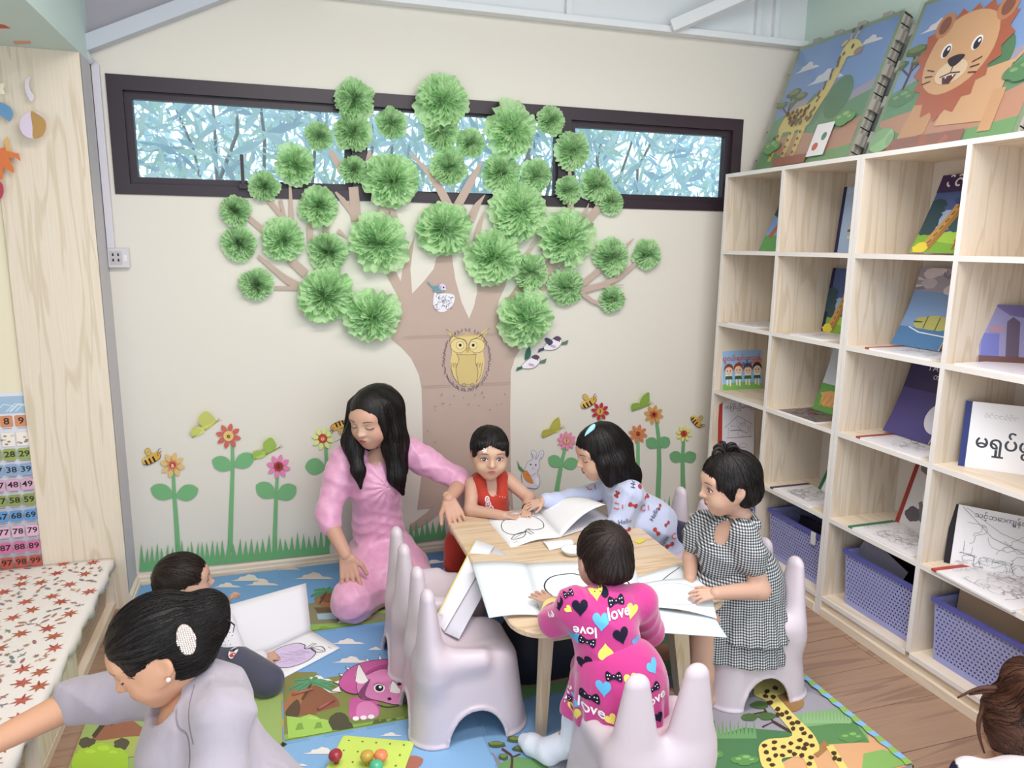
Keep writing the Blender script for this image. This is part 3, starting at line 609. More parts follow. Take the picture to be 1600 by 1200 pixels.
# ---------------------------------------------------------------- foam mat packs on the bookcases
def cloud(a, x, y, s, col='#e9e4e6'):
    a.poly([(x - s, y), (x + s, y), (x + s * .72, y + s * .16), (x + s * .42, y + s * .18), (x + s * .25, y + s * .42), (x - s * .05, y + s * .50), (x - s * .25, y + s * .34), (x - s * .5, y + s * .30), (x - s * .6, y + s * .12)], col)
def bush(a, x, y, s, c1, c2, g):
    for dx, dy, r in ((-.5, .1, .4), (0, .25, .5), (.5, .1, .42), (0, 0, .55)): a.poly(blob(x + dx * s, y + dy * s, r * s, r * s * .7, g, 12, .1), c1)
    for dx, dy, r in ((-.4, .2, .2), (.1, .35, .25), (.45, .15, .18)): a.poly(blob(x + dx * s, y + dy * s, r * s, r * s * .5, g, 10, .12), c2)
def acacia(a, x, y, s, g):
    a.stroke([(x, y), (x + .03 * s, y + .35 * s), (x - .02 * s, y + .7 * s)], .06 * s, '#5a4036').stroke([(x + .02 * s, y + .35 * s), (x + .25 * s, y + .62 * s)], .04 * s, '#5a4036').stroke([(x + .02 * s, y + .3 * s), (x - .25 * s, y + .5 * s)], .035 * s, '#5a4036')
    for dx, dy, r in ((0, .78, .26), (.3, .66, .22), (-.3, .55, .2), (.1, .55, .14)): a.poly(blob(x + dx * s, y + dy * s, r * s, r * s * .45, g, 12, .15), '#54663f'); a.poly(blob(x + dx * s - .03 * s, y + dy * s + .03 * s, r * s * .7, r * s * .25, g, 10, .15), '#7d8f58')
def giraffe(a, ox, oy, s, flip=1, Y='#e2cc78', S='#6a4a2c', g=random.Random(2)):
    T = lambda pts: [(ox + flip * x * s, oy + y * s) for x, y in pts]
    for p in ([(.02, .0), (.07, 0), (.10, .3), (.03, .3)], [(.20, .0), (.25, 0), (.27, .3), (.19, .3)], [(.33, .02), (.38, .02), (.40, .32), (.31, .32)]): a.poly(T(p), Y)
    a.poly(T(spline([(.02, .28), (.05, .42), (.18, .48), (.34, .50), (.46, .66), (.53, .88), (.60, .90), (.55, .62), (.46, .40), (.40, .28), (.2, .26)], 4, True)), Y)
    a.poly(T(spline([(.50, .86), (.54, .98), (.64, .98), (.74, .90), (.74, .84), (.62, .84)], 4, True)), '#ead985')
    a.poly(T(ell(.71, .865, .05, .035)), '#a8877a').stroke(T([(.56, .97), (.55, 1.06)]), .02 * s, Y).poly(T(ell(.55, 1.075, .018, .022)), S).stroke(T([(.61, .97), (.63, 1.06)]), .02 * s, Y).poly(T(ell(.635, 1.075, .018, .022)), S)
    a.poly(T(ell(.62, .925, .016, .022)), '#2b2020').poly(T(ell(.50, .98, .04, .02, 12, .5)), Y)
    for k in range(46):
        if k < 16: t = k / 15; x, y = .40 + .15 * t + g.uniform(-.03, .02), .50 + .38 * t; r = .014
        else: x, y = g.uniform(.07, .43), g.uniform(.31, .46); r = .018
        a.poly(T(blob(x, y, r, r * 1.2, g, 7, .25)), S)
    for x in (.05, .22, .35):
        for k in range(4): a.poly(T(blob(x + .01, .05 + .06 * k, .011, .014, g, 6, .25)), S)
    a.poly(T(ell(.02, .2, .012, .03)), S)
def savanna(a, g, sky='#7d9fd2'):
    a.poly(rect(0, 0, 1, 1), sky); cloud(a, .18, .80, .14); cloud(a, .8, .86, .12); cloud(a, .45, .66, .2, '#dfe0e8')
    a.poly([(0, .35), (.22, .60), (.36, .52), (.52, .68), (.75, .5), (1, .58), (1, .3), (0, .3)], '#a9a3b5')
    a.poly(spline([(0, .42), (.3, .5), (.6, .42), (1, .5)], 5) + [(1, .1), (0, .1)], '#6d9a74'); a.poly(ell(.45, .45, .12, .14), '#5f8d6c'); a.poly(ell(.68, .5, .13, .16), '#58855f')
    a.poly(spline([(0, .24), (.35, .28), (.7, .24), (1, .32)], 5) + [(1, 0), (0, 0)], '#c4937a'); a.poly([(0, 0), (1, 0), (1, .12), (.6, .08), (.3, .10), (0, .2)], '#79a56f')
def lion(a, g):
    for k in range(5): pass
    a.poly([(.46, .14), (.82, .12), (.84, .46), (.5, .42)], '#d9ae86').poly([(.20, .08), (.40, .10), (.42, .3), (.24, .3)], '#cf9f76').poly(rect(.78, .06, .86, .3), '#d2a57c').stroke([(.84, .44), (.93, .56), (.90, .66)], .02, '#d9ae86').poly(ell(.895, .68, .025, .04), '#b3664a')
    mane = []
    for i in range(36): t = 2 * PI * i / 36; r = (.34 if i % 2 else .29) * (1 + .1 * math.sin(3 * t)); mane.append((.44 + r * math.cos(t) * .95, .56 + r * math.sin(t) * 1.05))
    a.poly(mane, '#b7684c').poly(spline([(.20, .58), (.26, .78), (.44, .84), (.62, .76), (.67, .56), (.58, .40), (.40, .34), (.25, .42)], 4, True), '#dcae82')
    for x in (.24, .66): a.poly(ell(x, .80, .065, .08), '#c98c62').poly(ell(x, .80, .04, .055), '#8f5a48')
    for x in (.33, .54): a.poly(ell(x, .62, .035, .045), '#ffffff').poly(ell(x + .005, .615, .025, .036), '#2a2026').poly(ell(x + .012, .63, .009, .011), '#ffffff')
    a.poly(ell(.43, .47, .11, .075), '#ead0b0').poly(spline([(.37, .555), (.43, .575), (.49, .555), (.43, .50)], 4, True), '#33242c').stroke([(.43, .50), (.43, .465), (.36, .45)], .008, '#33242c').stroke([(.43, .465), (.50, .455)], .008, '#33242c').poly([(.38, .445), (.48, .45), (.45, .395), (.40, .40)], '#5a2c34').poly([(.40, .445), (.415, .445), (.407, .43)], '#ffffff').poly([(.45, .448), (.465, .448), (.457, .433)], '#ffffff')
    for sgn, x in ((-1, .30), (1, .56)):
        for k in range(3): a.stroke([(x, .50 - .03 * k), (x + sgn * .06, .52 - .045 * k)], .007, '#4a3034')
def foam_pack(y0, y1, x0, x1, z1, art, label, th=0.045, border='#8aa07c'):
    """a stack of jigsaw-edged tiles standing on the bookcase and leaning on the wall"""
    z0 = 1.7152; u = Vector((x1 - x0, 0, z1 - z0)); Hh = u.length; u.normalize(); a = Vector((0, -1, 0)); n = a.cross(u); W = y0 - y1; B = Vector((x0, y0, z0 + 0.0))
    o = empty('foam_mat_pack', ((x0 + x1) / 2, (y0 + y1) / 2, z0), label, 'play mat')
    out = jigsaw(W, Hh, 0.018, 9)
    for k in range(4):
        off = -k * th / 4; m = mat('foam_layer_%d' % (k % 2), ('#aaa69e', '#8f8a83')[k % 2], 0.7)
        MB().prism(out, B + n * (off - th / 4 + .0006), a, u, n * (th / 4 - .0012)).build('foam_tile', m, o)
    A2 = Art(); A2.poly(rrect(.004, .004, .996, .996, .01), border)
    A2.put(art, .03, .03, .94); A2.build('printed_scene', lambda x, y, h: B + a * (x * W) + u * (y * Hh) + n * h, M_COVER, o, clip=(0, 0, 1, 1))
    # glossy shrink wrap
    wv = []; N = 14; rg = random.Random(5)
    for j in range(N + 1):
        for i in range(N + 1): wv.append(B + a * (W * (-.01 + 1.02 * i / N)) + u * (Hh * (.0 + 1.0 * j / N)) + n * (.007 + .003 * rg.random()))
    MB().add(wv, [(j * (N + 1) + i, j * (N + 1) + i + 1, (j + 1) * (N + 1) + i + 1, (j + 1) * (N + 1) + i) for j in range(N) for i in range(N)], None, True).build('shrink_wrap', M_WRAP, o)
    return o
def jigsaw(W, Hh, d, n):       # rectangle outline with small teeth all round
    p = []
    def edge(a, b, nx, ny):
        for i in range(n):
            for t, q in ((.25, 0), (.18, 1), (.82, 1), (.75, 0)):
                s = (i + t) / n; p.append((a[0] + (b[0] - a[0]) * s + nx * d * q * (i % 2), a[1] + (b[1] - a[1]) * s + ny * d * q * (i % 2)))
    edge((0, 0), (W, 0), 0, 0); edge((W, 0), (W, Hh), 1, 0); edge((W, Hh), (0, Hh), 0, 1); edge((0, Hh), (0, 0), -1, 0)
    return p
M_WRAP = bpy.data.materials.new('shrink_wrap_film'); M_WRAP.use_nodes = True; n_, l_ = nt(M_WRAP); n_.clear()
_o = n_.new('ShaderNodeOutputMaterial'); _t = n_.new('ShaderNodeBsdfTransparent'); _t.inputs[0].default_value = (.96, .97, .98, 1); _g = n_.new('ShaderNodeBsdfGlossy'); _g.inputs['Roughness'].default_value = 0.22
_m = n_.new('ShaderNodeMixShader'); _m.inputs[0].default_value = 0.17; l_.new(_t.outputs[0], _m.inputs[1]); l_.new(_g.outputs[0], _m.inputs[2]); l_.new(_m.outputs[0], _o.inputs[0])
g = random.Random(21); a = Art(); savanna(a, g); acacia(a, .13, .36, .34, g); giraffe(a, .10, .08, .86); bush(a, .12, .18, .12, '#6f9a68', '#93b67f', g); bush(a, .85, .3, .12, '#6f9a68', '#93b67f', g); a.poly(rect(.22, .02, .6, .09), '#9a6a5c'); a.poly(xf(rect(.60, .06, .78, .30), 0, 0, 1, 0), '#eeeaee'); a.poly(ell(.66, .13, .03, .03), '#c86a5a').poly(ell(.72, .2, .025, .03), '#6a8a7a')
foam_pack(-0.070, -0.680, 2.81, 3.025, 2.303, a, 'wrapped foam mat pack printed with a giraffe, leaning on the mint wall')
g = random.Random(22); a = Art(); savanna(a, g, '#86a5d4'); acacia(a, .08, .42, .34, g); bush(a, .1, .36, .12, '#5f8d62', '#86ab78', g); lion(a, g); bush(a, .92, .36, .13, '#5f8d62', '#86ab78', g); a.poly(rect(.15, .02, .7, .09), '#9a6a5c'); a.poly(ell(.08, .1, .1, .08), '#8fb58a')
foam_pack(-0.765, -1.375, 2.81, 3.025, 2.303, a, 'wrapped foam mat pack printed with a smiling lion cub')
# ================================================================ paper tree and cut-outs on the back wall
M_PAPER = vcol_mat('cut_paper', 0.75, 0.15)
M_KRAFT = mat('brown_kraft_paper', '#bca59a', 0.7, 0.2, bump=0.35, bscale=9, var=0.06, vscale=5)
def wp(u, v, d=0.0): p = at(u, v, -d); return (p.x, p.z)
def wall_prism(pts_px, d, th, name, m, parent=None, col=None, local=False):
    """a cut-out traced on the wall plane, th thick, d off the wall"""
    P = [wp(u, v, d) for u, v in pts_px]
    return MB().prism(P, (0, -d, 0), (1, 0, 0), (0, 0, 1), (0, -th, 0), col).build(name, m, parent)
tree = empty('paper_tree', (at(728, 790, 0).x, 0, 0.1), 'brown kraft paper tree with green tissue pompoms for leaves', 'paper tree')
trunk_px = [(652, 796), (659, 740), (661, 690), (659, 607), (655, 585), (643, 560), (628, 543), (612, 530), (606, 500), (627, 490), (627, 478), (620, 459), (605, 432), (588, 400), (604, 392), (626, 440), (632, 405), (648, 368), (641, 420), (644, 459),
            (662, 440), (678, 420), (684, 395), (688, 360), (708, 360), (706, 400), (711, 435), (721, 472), (733, 498), (741, 478), (746, 455), (745, 440), (755, 410), (795, 410), (790, 446), (779, 470), (775, 492), (790, 470), (806, 448), (835, 430), (862, 398), (876, 398), (874, 412), (858, 440), (848, 462), (838, 500), (830, 528), (815, 542), (804, 560), (798, 580), (797, 650), (798, 740), (802, 796), (740, 800), (700, 790)]
wall_prism(trunk_px, 0.001, 0.0012, 'trunk', M_KRAFT, tree)
wall_prism([(690, 770), (705, 775), (690, 800), (665, 820), (640, 832), (644, 818), (668, 800)], 0.0025, 0.001, 'root', M_KRAFT, tree)
wall_prism([(760, 780), (775, 775), (800, 800), (830, 822), (800, 822), (775, 805)], 0.0025, 0.001, 'root', M_KRAFT, tree)
BR = [((557, 345, 16), (552, 292, 15)), ((560, 345, 9), (535, 312, 8), (524, 300, 3)), ((535, 268, 12), (516, 236, 8)), ((572, 262, 8), (578, 236, 6)), ((445, 345, 6), (420, 312, 9)), ((446, 345, 5), (438, 312, 6)), ((456, 348, 8), (453, 288, 4)), ((414, 362, 9), (388, 340, 8)), ((486, 384, 10), (483, 350, 8)),
      ((508, 372, 9), (512, 345, 8)), ((470, 450, 13), (445, 435, 10), (403, 400, 5)), ((462, 450, 7), (428, 450, 5)), ((478, 428, 14), (452, 405, 12)), ((543, 372, 1), (528, 360, 7)), ((592, 345, 14), (602, 325, 16)), ((620, 350, 10), (612, 325, 8)), ((705, 330, 14), (688, 296, 13), (668, 268, 9), (640, 238, 3)), ((713, 325, 14), (735, 285, 12), (752, 255, 5)),
      ((735, 345, 12), (746, 320, 9), (758, 304, 1)), ((742, 378, 8), (750, 350, 6), (757, 330, 1)), ((790, 365, 14), (795, 350, 12)), ((846, 392, 6), (862, 370, 4), (872, 350, 1)), ((820, 400, 5), (832, 384, 4), (842, 366, 1)), ((892, 336, 11), (890, 262, 5)), ((898, 350, 9), (916, 330, 5), (920, 318, 1)), ((912, 352, 12), (926, 336, 11), (940, 318, 12)),
      ((866, 410, 14), (880, 390, 9)), ((870, 440, 6), (880, 416, 4), (892, 400, 1)), ((900, 452, 10), (920, 436, 9), (940, 420, 8)), ((905, 455, 9), (940, 446, 9), (968, 433, 8), (998, 408, 5)), ((920, 450, 6), (975, 445, 1)), ((975, 388, 5), (991, 372, 1)), ((905, 455, 7), (925, 470, 6), (943, 477, 6)), ((600, 395, 12), (585, 372, 8))]
for bi, b in enumerate(BR):
    L = []; Rr = []
    for i, (u, v, w) in enumerate(b):
        p = b[max(i - 1, 0)]; q = b[min(i + 1, len(b) - 1)]; t = Vector((q[0] - p[0], q[1] - p[1])).normalized(); L.append((u - t.y * w / 2, v + t.x * w / 2)); Rr.append((u + t.y * w / 2, v - t.x * w / 2))
    wall_prism(L + Rr[::-1], 0.0065 + 0.00035 * bi, 0.0003, 'branch', M_KRAFT, tree)
# ---------------------------------------------------------------- tissue pompoms
def tissue_mat():
    m = bpy.data.materials.new('green_tissue'); m.use_nodes = True; n, l = nt(m); b = n['Principled BSDF']; b.inputs['Base Color'].default_value = lin('#d6f2be'); b.inputs['Roughness'].default_value = 0.7; b.inputs['Specular IOR Level'].default_value = 0.15
    tr = n.new('ShaderNodeBsdfTranslucent'); tr.inputs[0].default_value = lin('#bdf5c0'); mx = n.new('ShaderNodeMixShader'); mx.inputs[0].default_value = 0.38
    l.new(b.outputs[0], mx.inputs[1]); l.new(tr.outputs[0], mx.inputs[2]); l.new(mx.outputs[0], n['Material Output'].inputs[0])
    tc = n.new('ShaderNodeTexCoord'); nz = n.new('ShaderNodeTexNoise'); nz.inputs['Scale'].default_value = 14; l.new(tc.outputs['Object'], nz.inputs['Vector']); bp = n.new('ShaderNodeBump'); bp.inputs['Strength'].default_value = .4; bp.inputs['Distance'].default_value = .05; l.new(nz.outputs['Fac'], bp.inputs['Height']); l.new(bp.outputs[0], b.inputs['Normal'])
    return m
M_TISSUE = tissue_mat()
def pompom_mesh(seed, big):
    """unit radius rosette of pleated, torn tissue layers opening away from the wall (-y)"""
    rng = random.Random(seed); mb = MB(); NL = 8 if big else 9
    for l in range(NL):
        f = l / (NL - 1); el0 = math.radians(7 + 60 * f ** 1.1); R = 1.0 - 0.42 * f; n = 96; m = 6
        pl = rng.choice((13, 16, 19) if big else (19, 23, 27)); ph = rng.uniform(0, 6.28); p1, p2, p3 = [rng.uniform(0, 6.28) for _ in range(3)]; cx, cz = [rng.gauss(0, 0.07) for _ in range(2)]; tear = [rng.uniform(0.80, 1.06) for _ in range(9 if big else 14)]
        V = []; F = []
        for j in range(m + 1):
            t = 0.03 + 0.97 * j / m
            for i in range(n):
                th = 2 * PI * i / n; q = th / (2 * PI) * len(tear); k = int(q) % len(tear); w = q - int(q); tr = tear[k] * (1 - w) + tear[(k + 1) % len(tear)] * w
                el = el0 + 0.20 * math.sin(2 * th + p1) * t + 0.22 * math.sin(5 * th + p2) * t + 0.09 * math.sin(9 * th + p3)
                tri = 2 / PI * math.asin(math.sin(pl * th + ph + 1.1 * math.sin(2 * th)))
                el += (0.24 if big else 0.27) * tri * (0.35 + 0.65 * t); r = R * t * tr * (1 + 0.03 * math.sin(23 * th + p1)); el = max(el, 0.03)
                V.append((cx * f + r * math.cos(el) * math.cos(th), -(0.02 + r * math.sin(el) * 0.72), cz * f + r * math.cos(el) * math.sin(th)))
        for j in range(m):
            for i in range(n): F.append((j * n + i, j * n + (i + 1) % n, (j + 1) * n + (i + 1) % n, (j + 1) * n + i))
        mb.add(V, F, None, True)
    return mb.build('pompom', M_TISSUE)
PV = [pompom_mesh(31 + i, i < 3) for i in range(6)]
POM = [(554, 155, 34), (551, 206, 32), (499, 212, 24), (613, 192, 26), (462, 257, 35), (554, 265, 24), (612, 283, 47), (414, 291, 26), (368, 329, 27), (499, 323, 35), (374, 380, 30), (442, 376, 36), (513, 393, 33), (592, 380, 50), (400, 445, 29), (510, 461, 49), (583, 495, 46), (693, 158, 43), (690, 206, 30), (800, 203, 43), (864, 188, 23), (737, 223, 24), (704, 261, 30), (785, 270, 32), (840, 274, 26), (898, 234, 29), (891, 296, 22), (935, 289, 27), (958, 314, 20), (812, 331, 45), (695, 357, 46), (887, 373, 45), (775, 402, 44), (831, 426, 29), (823, 498, 46), (958, 402, 29), (1014, 398, 23), (887, 450, 29), (960, 468, 21)]
used = set()
for i, (u, v, r) in enumerate(POM):
    k = (i % 3) if r > 34 else 3 + i % 3
    o = PV[k] if k not in used else inst(PV[k], None)
    used.add(k); d = 0.012 if r < 40 else 0.02 + 0.004 * (i % 3); p = at(u, v, -d - 0.03); q = at(u + 10, v, -d - 0.03); rad = (q - p).length / 10 * r * 1.04
    o.parent = tree; o.matrix_parent_inverse = tree.matrix_world.inverted(); o.location = (p.x, -d, p.z); o.scale = (rad,) * 3; o.rotation_euler = (0, (i * 1.7) % 6.28, 0)
# ---------------------------------------------------------------- printed cut-outs
def cutout(name, outline_px, art, label, cat, d=0.004, th=0.0008, back='#e9e4ea', extra=None):
    """art and outline are in photo pixels on the wall plane"""
    P = [wp(u, v, d) for u, v in outline_px]; cx = sum(p[0] for p in P) / len(P); cz = sum(p[1] for p in P) / len(P)
    o = empty(name, (cx, -d, cz), label, cat)
    MB().prism(P, (0, -d, 0), (1, 0, 0), (0, 0, 1), (0, -th, 0), back).build('paper_backing', M_PAPER, o)
    def fn(x, y, h): p = wp(x, y, d); return Vector((p[0], -d - th - h, p[1]))
    art.build('drawing', fn, M_PAPER, o)
    return o
LN = '#4d4552'
# owl: zoom frame (660,430) scale 6.315
Z = lambda L: [(660 + x / 6.315, 430 + y / 6.315) for x, y in L]
body = Z(spline([(270, 600), (235, 530), (310, 585), (350, 600), (445, 575), (540, 590), (590, 560), (655, 520), (610, 610), (620, 690), (600, 760), (612, 860), (590, 980), (530, 1080), (440, 1098), (370, 1075), (310, 1000), (272, 880), (290, 770), (275, 690)], 4, True))
a = Art(); a.poly(body, '#dcc487'); a.poly(Z(spline([(360, 780), (350, 860), (335, 960), (360, 1060), (440, 1090), (520, 1065), (545, 960), (520, 850), (525, 780), (445, 785)], 4, True)), '#d3bb80')
for cx in (358, 535): a.poly(Z(ell(cx, 695, 80, 70)), '#e0cc90').stroke(Z(ell(cx, 695, 80, 70, 28)), .55, LN, True)
for cx in (372, 500): a.poly(Z(ell(cx, 692, 38, 38)), '#e8d8a2').stroke(Z(ell(cx, 692, 38, 38, 20)), .45, LN, True).poly(Z(ell(cx, 690, 15, 15)), '#3a2a2c')
a.poly(Z([(430, 725), (445, 712), (465, 725), (445, 765)]), '#cfa94e').stroke(Z([(430, 725), (445, 712), (465, 725), (445, 765), (430, 725)]), .45, LN)
a.stroke(Z(spline([(235, 530), (330, 610), (420, 640), (440, 700)], 5)), .55, LN).stroke(Z(spline([(655, 520), (570, 600), (480, 640), (455, 690)], 5)), .55, LN)
a.stroke(Z(spline([(335, 775), (445, 785), (530, 775)], 5)), .45, LN).stroke(Z(spline([(335, 775), (360, 830), (330, 930), (355, 1060)], 5)), .45, LN).stroke(Z(spline([(530, 775), (520, 850), (548, 950), (530, 1060)], 5)), .45, LN)
for s, x0 in ((1, 280), (-1, 590)):
    for k in range(3): a.stroke(Z([(x0 + s * k * 22, 860), (x0 + s * (k * 22 + 6), 915), (x0 + s * (k * 22 + 16), 870)]), .4, LN)
    a.stroke(Z(spline([(x0 + s * 5, 920), (x0 + s * 25, 1000), (x0 + s * 60, 1050)], 4)), .4, LN)
for x in (410, 490): a.stroke(Z(ell(x, 1080, 20, 12)), .4, LN, True)
cutout('owl_cutout', body, a, 'yellow paper owl with big round eyes stuck on the trunk', 'owl', back='#c6a957')
# crayon scribble on the kraft paper round the owl, and painted crease shade
sc = Art(); rr = random.Random(8)
for t in range(70):
    ang = 2 * PI * t / 70; u = 729 + 36 * math.cos(ang) * (1 if abs(math.cos(ang)) > .3 else 1.0); v = 562 + 47 * math.sin(ang)
    if v < 520 and t % 2: continue
    sc.stroke([(u + rr.uniform(-2, 2), v - 2.5), (u + rr.uniform(-2.5, 2.5), v), (u + rr.uniform(-2, 2), v + 2.5)], 1.0, '#6e5b6a')
for t in range(60): u, v = rr.uniform(664, 790), rr.uniform(606, 690); sc.stroke([(u, v), (u + rr.uniform(-2, 3), v + rr.uniform(-2, 2)), (u + rr.uniform(-3, 3), v + rr.uniform(-3, 3))], .7, '#6e5b6a') if (u < 680 or v < 640) and rr.random() < .7 else None
for v_, x0_, x1_ in ((524, 630, 800), (601, 660, 797)): sc.stroke([(x0_, v_ + 2), ((x0_ + x1_) / 2, v_ - 1), (x1_, v_ - 4)], .8, '#aa9388')  # creases across the trunk, their shade drawn as darker lines
sc.build('crayon_and_crease_marks', lambda x, y, h: Vector((wp(x, y, .0025)[0], -0.0026 - h, wp(x, y, .0025)[1])), M_PAPER, tree)
# bird above a nest on the trunk
nest = Z(spline([(120, 170), (150, 190), (200, 180), (290, 185), (320, 220), (300, 290), (240, 350), (180, 365), (125, 335), (105, 270)], 4, True))
a = Art(); a.poly(nest, '#e6e2ea'); q = random.Random(2)
for k in range(26): x, y = q.uniform(125, 290), q.uniform(200, 335); a.stroke(Z(ell(x, y, q.uniform(10, 26), q.uniform(8, 18), 8, q.uniform(0, 3), 0, q.uniform(2, 5))), .55, q.choice(['#5d5a78', '#7f7aa0', '#4c6a80', '#4d4552']))
a.poly(Z(spline([(45, 70), (65, 65), (110, 110), (170, 90), (225, 95), (225, 140), (190, 165), (110, 160), (95, 120)], 4, True)), '#7fa3ab').poly(Z(ell(195, 115, 34, 32)), '#d9c3e2').poly(Z(ell(207, 120, 8, 9)), '#3a2a3c').poly(Z([(225, 120), (232, 150), (212, 140)]), '#e9e0ea')
for k in range(7): a.stroke(Z([(105 + k * 12, 105), (115 + k * 11, 155)]), .5, '#4f7884')
cutout('nest_cutout', nest, a, 'white drawn bird nest with a small bluish bird on the trunk', 'bird nest', d=0.0045)
def bird(name, O, wing, tail, label):
    u, v = O; a = Art(); b = spline([(u - 14, v + 8), (u - 6, v - 2), (u + 4, v - 8), (u + 12, v - 9), (u + 16, v - 3), (u + 10, v + 6), (u, v + 10)], 4, True)
    a.poly(b, '#e8e4ea').stroke(b, .6, LN, True).poly(spline([(u + 2, v - 8), (u + 9, v - 12), (u + 15, v - 8), (u + 10, v - 4)], 4, True), '#5a4a60').poly(ell(u + 12, v - 4, 1.2, 1.2), '#c03a50').poly([(u - 12, v + 6), (u - 20, v + 8), (u - 22, v + 14), (u - 12, v + 10)], tail).poly(spline(wing, 4, True), tail).poly([(u + 16, v - 2), (u + 26, v - 6), (u + 24, v + 1), (u + 15, v + 2)], '#5f7a66').poly(ell(u + 2, v + 4, 5, 2.2, 10, .3), '#c9a5c2')
    cutout(name, b, a, label, 'bird', d=0.005)
bird('bird_cutout', (862, 537), [(858, 540), (851, 530), (856, 528), (864, 534)], '#4d4a66', 'upper white paper bird with dark head right of the trunk')
bird('bird_cutout', (828, 566), [(820, 562), (822, 548), (828, 542), (829, 556)], '#3d6a58', 'lower white paper bird with green wing and tail right of the trunk')
# rabbit with a carrot
Y = lambda L: [(800 + x / 5, 560 + y / 5) for x, y in L]
rb = Y(spline([(105, 850), (120, 810), (150, 795), (165, 770), (150, 735), (165, 715), (190, 740), (185, 790), (205, 765), (220, 725), (245, 720), (245, 760), (210, 800), (215, 850), (195, 890), (215, 930), (215, 980), (190, 1015), (130, 1010), (85, 1000), (80, 960), (75, 900)], 4, True))
a = Art(); a.poly(rb, '#dcd6e0').stroke(rb, .5, '#6f6878', True).poly(Y(spline([(85, 880), (120, 880), (160, 950), (160, 980), (110, 960), (85, 920)], 4, True)), '#d98a4c').poly(Y([(40, 795), (60, 840), (100, 880), (85, 890), (50, 860)]), '#5c8a58').stroke(Y([(110, 900), (150, 920), (185, 895)]), .6, '#6f6878').poly(Y(ell(145, 828, 6, 7)), LN).poly(Y(ell(185, 832, 6, 7)), LN).poly(Y(ell(162, 858, 5, 4)), '#b07a8a').stroke(Y([(170, 740), (178, 785)]), .5, '#b59aae').stroke(Y([(235, 735), (215, 785)]), .5, '#b59aae').poly(Y(ell(195, 960, 20, 30)), '#ebe6ee')
cutout('rabbit_cutout', rb, a, 'pale paper rabbit hugging an orange carrot on the wall', 'rabbit', back='#d9d3dd')
# ---------------------------------------------------------------- paper flowers
def flower(c, r, petal, disc, ring, letter, stem, leaves, label, n=8, green='#78b07c', lcol='#4a2a20', phase=0.2):
    """c: centre px; stem: list of px down to the grass; leaves: (base px, tip px, width px)"""
    o = empty('paper_flower', (wp(*c)[0], 0, wp(*stem[-1])[1]), label, 'paper flower'); d = 0.003
    if len(stem) > 1:
        L = []; Rr = []
        for i, (u, v) in enumerate(stem):
            p = stem[max(i - 1, 0)]; q = stem[min(i + 1, len(stem) - 1)]; t = Vector((q[0] - p[0], q[1] - p[1])).normalized(); w = 2.4 + i * .5; L.append((u - t.y * w, v + t.x * w)); Rr.append((u + t.y * w, v - t.x * w))
        wall_prism(L + Rr[::-1], d, 0.001, 'stem', M_PAPER, o, green)
    for (bu, bv), (tu, tv), sgn, w in leaves:
        t = Vector((tu - bu, tv - bv)); L_ = t.length; t.normalize(); nn = Vector((-t.y, t.x))
        S = [(0, 0), (.25, .38), (.55, .5), (.85, .36), (1, .1), (1, -.05), (.8, -.35), (.5, -.45), (.22, -.3)]
        pts = spline([(bu + t.x * x * L_ + nn.x * y * w, bv + t.y * x * L_ + nn.y * y * w) for x, y in S], 3, True)
        wall_prism(pts, d + 0.0015, 0.001, 'leaf', M_PAPER, o, green)
    for k in range(n):
        an = 2 * PI * k / n + phase; pts = [(c[0] + r * (x * math.cos(an) - y * math.sin(an)), c[1] + r * (x * math.sin(an) + y * math.cos(an))) for x, y in spline([(.25, 0), (.5, .16), (.75, .19), (1, .02), (.75, -.17), (.5, -.15)], 3, True)]
        wall_prism(pts, d + 0.0035, 0.0009, 'petal', M_PAPER, o, petal)
    wall_prism(ell(c[0], c[1], r * .40, r * .40, 18), d + 0.005, 0.0009, 'flower_centre', M_PAPER, o, ring)
    a = Art(); a.poly(ell(c[0], c[1], r * .27, r * .27, 16), disc)
    v, f = text_mesh(letter, 'CENTER', .02); a.L.append(([(c[0] + x * r * .55, c[1] - y * r * .55) for x, y in v], f, lcol))
    a.build('letter', lambda x, y, h: Vector((wp(x, y, d + .006)[0], -d - .006 - h, wp(x, y, d + .006)[1])), M_PAPER, o)
    return o
F1 = lambda x, y: (210 + x / 4.571, 620 + y / 4.571)
F2 = lambda x, y: (800 + x / 5, 560 + y / 5)
flower(F1(272, 488), 20, '#dfb877', '#b04a44', '#d88a5c', 'a', [F1(277, 535), F1(285, 700), F1(300, 900), F1(312, 1100)], [(F1(278, 712), F1(120, 655), 1, 26), (F1(298, 712), F1(450, 655), 1, 26)], 'orange paper flower with the letter a, leftmost on the wall', lcol='#f0d0c0')
flower(F1(672, 280), 20, '#c9685a', '#dcb870', '#e0c07c', 'e', [F1(700, 325), F1(703, 500), F1(692, 800), F1(683, 1110)], [(F1(700, 510), F1(558, 455), 1, 25), (F1(712, 495), F1(850, 415), 1, 25)], 'red paper flower with the letter e')
flower(F1(1030, 498), 19, '#e383b4', '#8c3a34', '#a5483c', 'i', [F1(1022, 550), F1(1012, 730), F1(1003, 1000), F1(1003, 1110)], [(F1(1005, 712), F1(872, 632), 1, 27), (F1(1020, 720), F1(1150, 640), 1, 27)], 'pink paper flower with the letter i')
flower(F1(1345, 298), 18, '#dbe58c', '#c65a44', '#b8443c', 'o', [F1(1365, 340), F1(1372, 470), F1(1376, 700), F1(1380, 1060)], [(F1(1362, 500), F1(1222, 500), 1, 27), (F1(1385, 500), F1(1500, 470), 1, 25)], 'lime paper flower with the letter o beside the pink dress', lcol='#f0d0c0')
